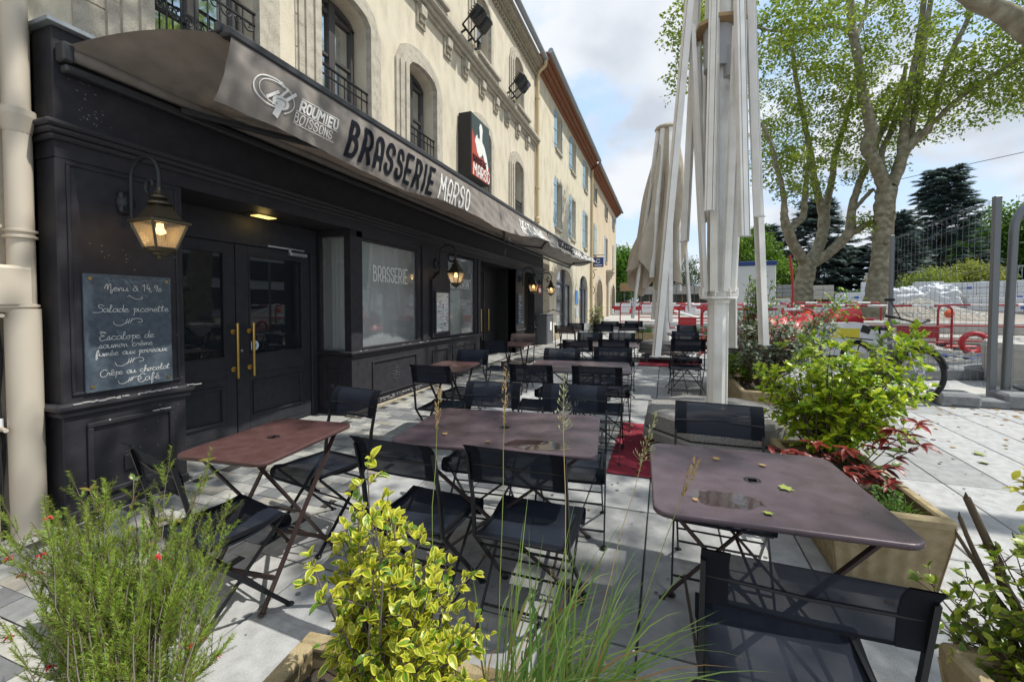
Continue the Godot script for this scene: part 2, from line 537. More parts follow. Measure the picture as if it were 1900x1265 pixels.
	mat("blue_sign", lin(.02, .055, .22), .4)
	mat("poster_pink", lin(.42, .36, .44), .5)
	mat("poster_blue", lin(.09, .28, .60), .5)
	mat("poster_white", lin(.62, .66, .70), .6)
	mat("red_plastic", lin(.50, .022, .03), .4)
	mat("red_metal", lin(.36, .02, .028), .4)
	mat("orange", lin(.85, .14, .02), .6)
	mat("white_plastic", lin(.72, .73, .74), .35)
	mat("yellow", lin(.70, .58, .04), .5)
	mat("blue_sheet", lin(.03, .10, .38), .5)
	mat("blue_label", lin(.02, .09, .42), .5)
	mat("galv", lin(0.1540, 0.1650, 0.1705), .42, .55)
	mat("block_grey", lin(.20, .205, .21), .92, 0, {"tex": ntex(36, .02, .3, .5, [lin(.11, .115, .12), lin(.20, .205, .21), lin(.27, .275, .28)], 256), "size": .8, "bump": 1.5})
	mat("concrete", lin(.42, .41, .385), .9, 0, {"tex": ntex(37, .02, .3, .5, [lin(.29, .285, .265), lin(.43, .42, .39), lin(.52, .51, .48)], 256), "size": 1.5, "bump": .8})
	mat("wrap", lin(.58, .61, .65), .45, 0, {"tex": ntex(38, .05, .2, .4, [lin(.42, .45, .49), lin(.58, .61, .65), lin(.70, .72, .75)], 256), "size": 1.2, "bump": .8})
	mat("wood_pale", lin(.38, .26, .14), .85)
	mat("wood_old", lin(.085, .08, .075), .95, 0, {"tex": ntex(39, .02, .3, .5, [lin(.05, .047, .044), lin(.085, .080, .075), lin(.13, .12, .11)], 256), "size": 1.4, "bump": 1.5})
	mat("rubber", lin(.012, .012, .013), .8)
	mat("silver", lin(.5, .5, .52), .3, .7)
	mat("bark_plane", lin(.2, .18, .12), .9, 0, {"tex": ntex(40, .016, .2, .16, [lin(0.0750, 0.0650, 0.0420), lin(0.1700, 0.1500, 0.1000), lin(0.2700, 0.2500, 0.1800), lin(0.4600, 0.4400, 0.3400)], 512), "size": 2.8, "bump": .7})
	mat("bark_dark", lin(.05, .042, .035), .95)
	mat("twig", lin(.10, .075, .05), .9)
	mat("twig_grey", lin(.15, .125, .10), .9)
	mat("leaf", lin(1, 1, 1), .5, 0, {"vc": true, "back": lin(.85, .85, .85)})
	mat("leaf_gloss", lin(1, 1, 1), .38, 0, {"vc": true, "back": lin(.65, .65, .65)})
	mat("leaf_dry", lin(.30, .19, .08), .85)
	mat("leaf_fallen", lin(.22, .27, .05), .7)
	mat("straw", lin(.42, .31, .15), .9)
	mat("steel_glass", lin(.18, .25, .30), .15, .3)
	mat("cabin_white", lin(.62, .66, .70), .5)
	for q in ["plaster_warm", "plaster_peach", "plaster"]:   # rain streaks: the pattern is drawn out down the wall
		M[q].uv1_scale *= Vector3(1, .4, 1)
	for q in ["dark_paint", "dark_paint_door", "dark_trim"]: M[q].metallic_specular = .32
	for q in [["table_top", 50], ["table_red", 51]]:   # worn gloss on the table tops
		var g := gray(q[1], .02, 256)
		var g2 := gray(q[1] + 5, .35, 256, FastNoiseLite.TYPE_SIMPLEX, 2)
		for k in g.size(): g[k] = clampi(105 + int(g[k] * .35) + (60 if g2[k] > 205 else 0), 0, 255)
		var t := ImageTexture.create_from_image(Image.create_from_data(256, 256, false, Image.FORMAT_L8, g))
		M[q[0]].roughness = .62
		M[q[0]].roughness_texture = t

func sheet(x0: float, x1: float, z0: float, z1: float, lift: float, nz := 8) -> MB:   # follows the rise of the street
	var b := MB.new()
	for k in nz:
		var a := lerpf(z0, z1, float(k) / nz)
		var e := lerpf(z0, z1, float(k + 1) / nz)
		b.quad(Vector3(x0, gy(a) + lift, a), Vector3(x1, gy(a) + lift, a), Vector3(x1, gy(e) + lift, e), Vector3(x0, gy(e) + lift, e))
	return b

func ground() -> void:
	var b := MB.new()
	# one sheet to the horizon: the street's slope near by, then the park's level
	var zs := [60.0, 6.0, 0.0, -30.0, -45.0, -120.0, -700.0]
	var ys := [gy(6.0), gy(6.0), 0.0, gy(-30.0), 0.95, 1.2, 1.2]
	for k in zs.size() - 1:
		b.quad(Vector3(-500, ys[k] - .02, zs[k]), Vector3(500, ys[k] - .02, zs[k]), Vector3(500, ys[k + 1] - .02, zs[k + 1]), Vector3(-500, ys[k + 1] - .02, zs[k + 1]))
	struct("ground", b, M.plaza)
	# joints below the paving slabs show as the dark bed between them
	var pave := struct("pavement", sheet(-3.62, 7.2, 5.0, -13.2, -.012, 4), M.joint)
	# large slabs: 0.43 m wide columns, 1.2 m rows, each a piece of its own
	var meshes := []
	for k in 4:
		var s := MB.new()
		s.box(Vector3(0, -.015, 0), Vector3(.4205, .03, 1.189), .004)
		meshes.append(s.mesh())
	var rest := MB.new()
	var slant := Basis(Vector3.RIGHT, atan(GS))
	var r := RandomNumberGenerator.new()
	r.seed = 4
	for row in range(-3, 11):
		for c in range(-5, 17):
			var x := -.098 + .43 * c + .215
			var z := -1.84 - 1.2 * row - .6
			var m: Material = [M.slab_a, M.slab_b, M.slab_c, M.slab_a][r.randi() % 4]
			var lift := r.randf_range(-.002, .0015)
			var vis: bool = z < .2 and x < .62 * -z + 1.6
			if not vis: 
				if z > 3.0: continue
				rest.box(Vector3(x, gy(z) - .015 + lift, z), Vector3(.424, .03, 1.192), 0, slant)
				continue
			var o := obj("slab", meshes[0], m, pave)
			o.transform = Transform3D(slant * Basis(Vector3.UP, r.randf_range(-.002, .002)), Vector3(x, gy(z) + lift, z))
	obj("more_slabs", rest, M.slab_b, pave).set_meta("kind", "stuff")
	# small mixed pavers along the shopfront
	var ps := struct("paver_strip", sheet(-3.64, -2.26, 5.0, -13.2, -.008, 4), M.joint)
	var pm := []
	for k in 3:
		var s := MB.new()
		s.box(Vector3(0, -.012, 0), Vector3([.195, .195, .135][k], .024, [.115, .175, .115][k]), .004)
		pm.append(s.mesh())
	var pr := []
	for k in 5: pr.append(MB.new())
	var made := 0
	var z := 0.8
	var line := 0
	while z > -13.0:
		var dz := .12
		var x := -3.60 + (.1 if line % 2 else 0.0)
		while x < -2.32:
			var c: int = [0, 0, 1, 2, 3, 4, 1, 0, 2][r.randi() % 9]
			var zz := z + r.randf_range(-.002, .002)
			var seen: bool = made < 300 and z < -1.35 and (x > -3.2 or z < -2.4)
			if seen:
				var o := obj("paver", pm[0], M["paver_%d" % c], ps)
				o.transform = Transform3D(slant, Vector3(x + .1, gy(zz) + r.randf_range(-.001, .003), zz))
				made += 1
			else:
				pr[c].box(Vector3(x + .1, gy(zz) - .012 + r.randf_range(-.001, .003), zz), Vector3(.195, .024, .115), 0, slant)
			x += .2
		z -= dz
		line += 1
	for k in 5:
		obj("more_pavers", pr[k], M["paver_%d" % k], ps).set_meta("kind", "stuff")
	# kerb stone under the bay and the stone threshold in the first doorway
	var kb := MB.new()
	kb.bx(-3.76, -3.615, -.1, .15, -8.4, -4.36, .01)
	struct("kerb", kb, M.stone_old)
	var th := MB.new()
	th.bx(-4.4, -3.66, -.1, .085, -4.35, -2.44, .012)
	th.bx(-4.6, -3.66, -.1, .24, -10.7, -8.4, .012)
	struct("threshold", th, M.paver_0)
	# site ground on the right and the road that crosses at the far end
	var g := MB.new()
	var f := FastNoiseLite.new()
	f.seed = 3
	f.frequency = .25
	g.grid(func(u, v):
		var px := lerpf(3.3, 40.0, u)
		var pz := lerpf(-9.2, -40.0, v)
		var edge := smoothstep(0.0, .06, u) * smoothstep(0.0, .06, v) * smoothstep(0.0, .06, 1.0 - u) * smoothstep(0.0, .06, 1.0 - v)
		return Vector3(px, gy(pz) - .03 + (.06 + .10 * f.get_noise_2d(px, pz)) * edge + .02, pz), 60, 50)
	struct("gravel_ground", g, M.gravel)
	var rd := MB.new()
	rd.quad(Vector3(-60, .80, -34), Vector3(9, .80, -34), Vector3(9, 1.75, -46), Vector3(-60, 1.75, -46))
	struct("road", rd, M.asphalt)
	var kerb := MB.new()
	kerb.bx(-20, 8, .6, .86, -34.3, -33.9, .02)
	struct("far_kerb", kerb, M.concrete)
	var ln := MB.new()
	ln.quad(Vector3(-80, 1.74, -46), Vector3(120, 1.74, -46), Vector3(120, 2.6, -110), Vector3(-80, 2.6, -110))
	ln.quad(Vector3(9, .9, -40), Vector3(120, .9, -40), Vector3(120, 1.74, -46), Vector3(9, 1.74, -46))
	struct("lawn", ln, M.lawn)

func frame_x(b: MB, x: float, t: float, y0: float, y1: float, z0: float, z1: float, w: float, bev := .006) -> void:   # a raised rectangular moulding on a face at x
	var lo := minf(z0, z1)
	var hi := maxf(z0, z1)
	b.bx(x, x + t, y0, y0 + w, lo, hi, bev)
	b.bx(x, x + t, y1 - w, y1, lo, hi, bev)
	b.bx(x, x + t, y0 + w, y1 - w, lo, lo + w, bev)
	b.bx(x, x + t, y0 + w, y1 - w, hi - w, hi, bev)

func worn(b: MB, x: float, y: float, z0: float, z1: float, seed_: int, amt := 1.0) -> void:   # thin flakes of bare paint along an edge
	var r := RandomNumberGenerator.new()
	r.seed = seed_
	var z := z0
	while z > z1:
		var l := r.randf_range(.008, .06)
		if r.randf() < .62 * amt:
			b.bx(x - .004, x + .0025, y - r.randf_range(.002, .009), y + r.randf_range(.001, .004), z - l, z)
		z -= l + r.randf_range(.0, .02)

func pane_x(root: Node3D, called: String, x: float, y0: float, y1: float, z0: float, z1: float, m: Material) -> MeshInstance3D:
	var b := MB.new()
	b.bx(x - .004, x + .004, y0, y1, z1, z0)
	return wp(root, called, b, m)

func shopfront() -> void:
	var S := thing("shopfront", "charcoal painted wooden brasserie shopfront with double door, bay window and deep frieze", "shopfront", Vector3(XF, 0, -1.65))
	var P: Material = M.dark_paint
	# frieze board, mouldings, top flashing
	var b := MB.new()
	b.bx(XW, XF, 2.66, 3.27, -13.42, -1.65, .006)
	wp(S, "frieze", b, P)
	b = MB.new()
	b.bx(XW, XF + .055, 2.585, 2.625, -13.42, -1.60, .012)
	b.bx(XW, XF + .03, 2.548, 2.588, -13.42, -1.62, .012)
	b.bx(XW, XF + .075, 2.622, 2.662, -13.42, -1.58, .014)
	wp(S, "cornice", b, M.dark_trim)
	b = MB.new()
	b.bx(XW, XF + .05, 3.27, 3.30, -13.42, -1.61, .004)
	wp(S, "flashing", b, M.zinc)
	b = MB.new()
	b.bx(XW, XF - .002, 2.44, 2.55, -13.42, -1.65)
	wp(S, "lintel", b, P)
	# corner pier with sill moulding and a raised panel
	b = MB.new()
	b.bx(XW, XF, 0.0, 2.44, -2.42, -1.65, .008)
	var pier := wp(S, "pier", b, P)
	b = MB.new()
	b.bx(XW, XF + .05, .785, .835, -2.47, -1.60, .016)
	b.bx(XW, XF + .025, .745, .785, -2.45, -1.625, .01)
	var sm := obj("sill", b, M.dark_trim, pier)
	b = MB.new()
	frame_x(b, XF, .022, .16, .68, -1.77, -2.32, .035)
	obj("panel", b, P, pier)
	b = MB.new()
	b.bx(XF, XF + .02, .03, .11, -2.42, -1.65, .006)
	b.bx(XF, XF + .018, .28, .40, -2.06, -1.98, .008)
	frame_x(b, XF, .012, .88, 2.42, -1.70, -2.38, .02, .004)
	obj("skirting", b, P, pier)
	b = MB.new()
	worn(b, XF + .05, .836, -1.61, -2.46, 5)
	worn(b, XF + .05, .832, -1.61, -2.46, 6)
	worn(b, XF + .022, .682, -1.78, -2.31, 7, .6)
	worn(b, XF + .022, .197, -1.80, -2.2, 8, .7)
	pieces(pier, "bare_edge", b, M.worn_edge)
	b = MB.new()   # pale scuffs rubbed into the paint
	var sr := RandomNumberGenerator.new()
	sr.seed = 19
	for k in 84:
		var zone: Array = [[2.92, -1.82, .05, .05], [2.76, -1.85, .03, .05], [1.82, -1.95, .05, .12], [.34, -1.95, .12, .10], [.60, -2.15, .10, .12], [1.2, -2.36, .5, .02]][sr.randi() % 6]
		var y: float = zone[0] + sr.randfn() * zone[2]
		var z: float = zone[1] + sr.randfn() * zone[3]
		if z > -1.68 or z < -2.40 or (y > 2.45 and y < 2.7): continue
		var l := sr.randf_range(.003, .012)
		b.box(Vector3(XF + .0012, y, z), Vector3(.0012, sr.randf_range(.001, .003), l), 0, Basis(Vector3.RIGHT, sr.randfn() * .5))
	wp(S, "scuffs", b, M.worn_edge).set_meta("kind", "stuff")
	# first doorway: ceiling, side, header
	b = MB.new()
	b.bx(-4.5, XF - .01, 2.44, 2.52, -4.40, -2.42)
	b.bx(XD - .08, XW, 0, 2.44, -2.44, -2.36)
	b.bx(XD - .06, XD + .015, 2.13, 2.44, -4.38, -2.40, .005)
	b.bx(XD - .06, XD + .02, .085, 2.13, -4.38, -4.285, .006)
	b.bx(XD - .06, XD + .02, .085, 2.13, -2.50, -2.42, .006)
	wp(S, "door_frame", b, M.dark_paint_door)
	for leaf in [[-2.505, -3.275, -2.62, -3.16, .94, 2.03, -3.235, -2.63, -3.13], [-3.285, -4.28, -3.43, -4.16, .94, 2.03, -3.42, -3.46, -4.13]]:
		var za: float = leaf[0]
		var zb: float = leaf[1]
		var ga: float = leaf[2]
		var gb: float = leaf[3]
		b = MB.new()
		b.bx(XD - .045, XD, .095, 2.125, ga, za, .005)
		b.bx(XD - .045, XD, .095, 2.125, zb, gb, .005)
		b.bx(XD - .044, XD - .001, 2.03, 2.124, gb, ga)
		b.bx(XD - .044, XD - .001, .095, .94, gb, ga)
		var d := wp(S, "door", b, M.dark_paint_door)
		b = MB.new()
		b.bx(XD - .026, XD - .018, .935, 2.035, gb - .005, ga + .005)
		obj("pane", b, M.glass_dark, d)
		b = MB.new()
		frame_x(b, XD - .001, .018, .28, .66, leaf[7], leaf[8], .03)
		b.bx(XD - .002, XD + .004, .735, .742, gb, ga)
		b.bx(XD - .002, XD + .004, .155, .162, gb, ga)
		frame_x(b, XD - .02, .026, .94, 2.03, ga, gb, .018, .004)
		obj("panel", b, M.dark_paint_door, d)
		b = MB.new()
		var zh: float = leaf[6]
		b.tube([Vector3(XD + .075, .73, zh), Vector3(XD + .075, 1.30, zh)], .016, 12)
		for y in [.82, 1.21]:
			b.tube([Vector3(XD, y, zh), Vector3(XD + .075, y, zh)], .011, 10)
			b.tube([Vector3(XD + .001, y, zh), Vector3(XD + .012, y, zh)], .026, 14)
		obj("handle", b, M.brass, d)
	b = MB.new()
	b.bx(XD, XD + .05, 2.075, 2.115, -4.20, -3.95, .004)
	b.bx(XD + .01, XD + .035, 2.14, 2.16, -4.17, -3.66, .003)
	b.bx(XD + .001, XD + .03, 2.11, 2.16, -3.98, -3.95, .003)
	wp(S, "door_closer", b, M.silver)
	b = MB.new()
	b.tube([Vector3(XD, 1.005, -3.335), Vector3(XD + .01, 1.005, -3.335)], .014, 12)
	wp(S, "lock", b, M.silver)
	# round sticker on the right leaf
	b = MB.new()
	b.tube([Vector3(XD - .017, 1.045, -3.50), Vector3(XD - .014, 1.045, -3.50)], .055, 24)
	var st := wp(S, "sticker", b, M.white_paint)
	b = MB.new()
	b.tube([Vector3(XD - .0135, 1.045, -3.50), Vector3(XD - .0125, 1.045, -3.50)], .030, 20)
	for k in 14:
		var a := TAU * k / 14
		b.box(Vector3(XD - .0128, 1.045 + sin(a) * .043, -3.50 + cos(a) * .043), Vector3(.001, .010, .007), 0, Basis(Vector3.RIGHT, a))
	obj("print", b, M.poster_blue, st)
	b = MB.new()
	b.bx(-4.15, -3.98, 2.433, 2.437, -3.68, -3.30)
	b.bx(-4.16, -3.97, 2.436, 2.441, -3.70, -3.28)
	var cl := wp(S, "ceiling_spot", b, M.black_metal)
	b = MB.new()
	b.bx(-4.125, -4.005, 2.427, 2.432, -3.60, -3.38)
	obj("diffuser", b, M.spot_lit, cl)
	var lamp := OmniLight3D.new()
	lamp.name = "ceiling_spot_light"
	lamp.light_color = Color(1, .85, .5)
	lamp.light_energy = .008
	lamp.light_size = .06
	lamp.omni_range = 8
	lamp.omni_attenuation = 2
	lamp.shadow_enabled = true
	lamp.position = Vector3(-4.065, 2.36, -3.49)
	add_child(lamp)
	# bay: side window facing the camera, front window, panels
	b = MB.new()
	b.bx(-4.29, XF, .0, .86, -4.52, -4.41, .004)
	b.bx(-4.29, XF, 2.36, 2.44, -4.52, -4.41)
	b.bx(-4.29, -4.19, .86, 2.36, -4.52, -4.41)
	b.bx(-3.81, XF, .86, 2.44, -4.63, -4.41, .006)
	b.bx(-4.29, XF + .045, .855, .905, -4.64, -4.37, .014)
	var side := wp(S, "bay_side", b, P)
	b = MB.new()
	for q in [[-4.14, -3.86]]:
		b.bx(q[0], q[1], .24, .265, -4.41, -4.395, .004)
		b.bx(q[0], q[1], .645, .67, -4.41, -4.395, .004)
		b.bx(q[0], q[0] + .025, .265, .645, -4.41, -4.395, .004)
		b.bx(q[1] - .025, q[1], .265, .645, -4.41, -4.395, .004)
	b.bx(-4.29, XF, .085, .14, -4.42, -4.395, .006)
	obj("panel", b, P, side)
	b = MB.new()
	for k in 9:
		var a := TAU * k / 8
		var rr := .0 if k == 8 else .022
		b.box(Vector3(-4.0 + cos(a) * rr, .455 + sin(a) * rr, -4.405), Vector3(.018, .018, .014), .004, Basis(Vector3.BACK, a))
	obj("rosette", b, M.steel_dark, side)
	b = MB.new()
	b.bx(-4.19, -3.81, .905, 2.36, -4.47, -4.462)
	obj("pane", b, M.glass, side)
	# front face of the bay and of the second window, with sill and panels
	b = MB.new()
	b.bx(XF - .16, XF, 0, .86, -8.38, -4.52, .004)
	wp(S, "stall_riser", b, P)
	b = MB.new()
	b.bx(XF - .16, XF + .05, .86, .905, -8.42, -4.40, .014)
	b.bx(XF - .1, XF + .025, .825, .86, -8.40, -4.41, .01)
	var sill := wp(S, "sill", b, M.dark_trim)
	b = MB.new()
	worn(b, XF + .05, .905, -4.5, -6.2, 15, .25)
	worn(b, XF + .055, .215, -4.9, -6.0, 16, .8)
	worn(b, XF + .055, .185, -4.9, -6.0, 17, .6)
	pieces(sill, "bare_edge", b, M.worn_edge)
	for q in [[-4.80, -5.90, .25, .74], [-6.38, -6.93, .30, .74], [-7.12, -8.14, .30, .74]]:
		b = MB.new()
		frame_x(b, XF, .02, q[2], q[3], q[0], q[1], .03)
		wp(S, "panel", b, P)
	b = MB.new()
	b.bx(XF, XF + .05, .12, .205, -8.38, -4.42, .022)
	b.bx(XF, XF + .03, .205, .225, -8.38, -4.42, .006)
	wp(S, "base_moulding", b, P)
	b = MB.new()   # carved lozenge on the panel
	for i in 7:
		for j in 7:
			if (i + j) % 2 == 0 or absi(i - 3) + absi(j - 3) < 2:
				var a := (i - 3) * .026
				var c := (j - 3) * .026
				b.box(Vector3(XF + .006, .50 + (a + c) * .72, -5.35 + (a - c) * .72), Vector3(.012, .017, .017), .004, Basis(Vector3.RIGHT, PI / 4))
	wp(S, "carved_lozenge", b, M.steel_dark)
	for q in [[-4.63, -5.94, 2.36, "bay_window"], [-6.98, -8.13, 2.42, "second_window"]]:
		var z0: float = q[0]
		var z1: float = q[1]
		b = MB.new()
		frame_x(b, XF - .06, .05, .905, q[2], z0 + .03, z1 - .03, .035, .006)
		var fr := wp(S, "window_frame", b, P)
		b = MB.new()
		b.bx(XF - .045, XF - .037, .935, q[2] - .03, z1, z0)
		obj("pane", b, M.glass, fr)
	b = MB.new()
	b.bx(XF - .16, XF, .905, 2.44, -6.98, -5.96, .006)
	b.bx(XF, XF + .03, .905, 2.44, -6.22, -6.06, .008)
	b.bx(XF - .16, XF, .905, 2.44, -8.38, -8.16, .006)
	b.bx(XF, XF + .025, .905, 2.44, -8.38, -8.26, .008)
	b.bx(XF - .16, XF, 2.36, 2.44, -5.97, -4.52)
	pieces(S, "pilaster", b, P)
	# second doorway with an open black leaf, brass pulls
	b = MB.new()
	b.bx(XD - .05, XD, 0, 2.44, -10.72, -8.38)
	b.bx(-4.5, XF - .01, 2.44, 2.52, -10.8, -8.3)
	b.bx(XD, XF - .16, 0, 2.44, -8.44, -8.38)
	b.bx(XD, XF, 0, 2.44, -10.80, -10.72)
	b.bx(XD, XD + .02, .75, .80, -10.72, -9.3, .006)
	b.bx(XD, XD + .02, .30, .34, -10.72, -9.3, .006)
	wp(S, "second_doorway", b, M.black)
	b = MB.new()
	b.bx(XD, XD + .04, .24, 2.3, -9.66, -9.60, .006)
	b.bx(XD, XD + .04, .24, 2.3, -9.80, -9.74, .006)
	pieces(S, "door_edge", b, P)
	for zh in [-9.46, -9.92]:
		b = MB.new()
		b.tube([Vector3(XD + .09, .86, zh), Vector3(XD + .09, 1.40, zh)], .018, 10)
		for y in [.90, 1.36]: b.tube([Vector3(XD, y, zh), Vector3(XD + .09, y, zh)], .014, 8)
		wp(S, "handle", b, M.brass)
	# last two piers with a dark opening between
	for q in [[-10.72, -11.45], [-12.45, -13.42]]:
		b = MB.new()
		b.bx(XW, XF, 0, 2.44, q[1], q[0], .008)
		var p := wp(S, "pier", b, P)
		b = MB.new()
		b.bx(XF, XF + .05, .80, .85, q[1] - .02, q[0] + .02, .016)
		b.bx(XF, XF + .03, 2.36, 2.44, q[1], q[0], .01)
		frame_x(b, XF, .02, .28, .68, q[0] - .1, q[1] + .1, .03)
		obj("sill", b, M.dark_trim, p)
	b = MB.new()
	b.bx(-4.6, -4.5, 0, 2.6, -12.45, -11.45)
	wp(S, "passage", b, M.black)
	# room behind the glass
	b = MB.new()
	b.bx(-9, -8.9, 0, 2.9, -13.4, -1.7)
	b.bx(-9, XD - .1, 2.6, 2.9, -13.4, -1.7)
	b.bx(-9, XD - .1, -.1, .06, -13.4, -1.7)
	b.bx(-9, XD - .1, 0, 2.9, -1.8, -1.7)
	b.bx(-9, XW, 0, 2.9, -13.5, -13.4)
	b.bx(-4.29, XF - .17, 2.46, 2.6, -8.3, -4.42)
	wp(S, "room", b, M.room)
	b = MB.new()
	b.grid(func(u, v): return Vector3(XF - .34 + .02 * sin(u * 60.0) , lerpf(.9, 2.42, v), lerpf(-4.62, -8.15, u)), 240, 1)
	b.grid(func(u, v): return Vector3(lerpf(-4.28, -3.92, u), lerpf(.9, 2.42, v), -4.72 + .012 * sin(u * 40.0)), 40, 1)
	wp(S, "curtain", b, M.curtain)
	# white lettering on the panes
	b = MB.new()
	deco(b, "BRASSERIE", .066, .205, .022, func(p): return Vector3(XF - .034, 1.82 + p.y, -4.90 - p.x))
	pieces(S, "letter", b, M.print_white)
	b = MB.new()
	deco(b, "RESTAURANT", .058, .18, .020, func(p): return Vector3(XF - .034, 1.815 + p.y, -7.09 - p.x), .55)
	pieces(S, "letter", b, M.print_white)

# ---------- lettering: strokes in a cell one unit wide and one unit high ----------
func arc(c: Vector2, rx: float, ry: float, a0: float, a1: float, k := 8) -> Array:
	var o := []
	for j in k + 1:
		var a := deg_to_rad(lerpf(a0, a1, float(j) / k))
		o.append(c + Vector2(cos(a) * rx, sin(a) * ry))
	return o

func glyph(ch: String) -> Array:   # tall rounded capitals of the house
	var V := func(x, y): return Vector2(x, y)
	match ch:
		"B": return [[V.call(0, 0), V.call(0, 1)] + arc(Vector2(.35, .78), .45, .22, 90, -90) + [V.call(0, .56)], [V.call(0, .56)] + arc(Vector2(.5, .28), .5, .28, 90, -90) + [V.call(0, 0)]]
		"R": return [[V.call(0, 0), V.call(0, 1)] + arc(Vector2(.5, .70), .5, .30, 90, -90) + [V.call(.2, .40)], [V.call(.45, .40), V.call(1, 0)]]
		"A": return [[V.call(0, 0), V.call(0, .7)] + arc(Vector2(.5, .7), .5, .3, 180, 0) + [V.call(1, 0)], [V.call(0, .32), V.call(1, .32)]]
		"S": return [arc(Vector2(.5, .75), .5, .25, 0, 180) + arc(Vector2(.5, .72), .5, .18, 180, 240, 3) + arc(Vector2(.5, .28), .5, .24, 60, 0, 3) + arc(Vector2(.5, .25), .5, .25, 0, -180)]
		"E": return [[V.call(.95, 1), V.call(0, 1), V.call(0, 0), V.call(.95, 0)], [V.call(0, .45), V.call(.8, .45)]]
		"I": return [[V.call(.5, 0), V.call(.5, 1)]]
		"M": return [[V.call(0, 0), V.call(.10, 1), V.call(.5, .42), V.call(.90, 1), V.call(1, 0)]]
		"O": return [arc(Vector2(.5, .7), .5, .3, 0, 180) + arc(Vector2(.5, .3), .5, .3, 180, 360) + [V.call(1, .7)]]
		"T": return [[V.call(0, 1), V.call(1, 1)], [V.call(.5, 0), V.call(.5, 1)]]
		"U": return [[V.call(0, 1), V.call(0, .3)] + arc(Vector2(.5, .3), .5, .3, 180, 360) + [V.call(1, 1)]]
		"N": return [[V.call(0, 0), V.call(0, 1), V.call(1, 0), V.call(1, 1)]]
	return []

func deco(b: MB, text: String, w: float, h: float, stroke: float, f: Callable, gap := .42) -> float:
	var x := 0.0
	for ch in text:
		if ch == " ":
			x += w * .6
			continue
		b.cuts.append([b.v.size(), b.ix.size()])
		var cw := w * (.35 if ch == "I" else 1.5 if ch == "M" else 1.0)
		for line in glyph(ch):
			var fine := []
			for j in line.size():
				var p: Vector2 = line[j]
				if j:
					var q: Vector2 = line[j - 1]
					var steps := int(p.distance_to(q) / .16) + 1
					for k in range(1, steps): fine.append(Vector2(x, 0) + q.lerp(p, float(k) / steps) * Vector2(cw, h))
				fine.append(Vector2(x + p.x * cw, p.y * h))
			b.ribbon(fine, stroke, f)
		x += cw + w * gap + stroke * .2
	return x

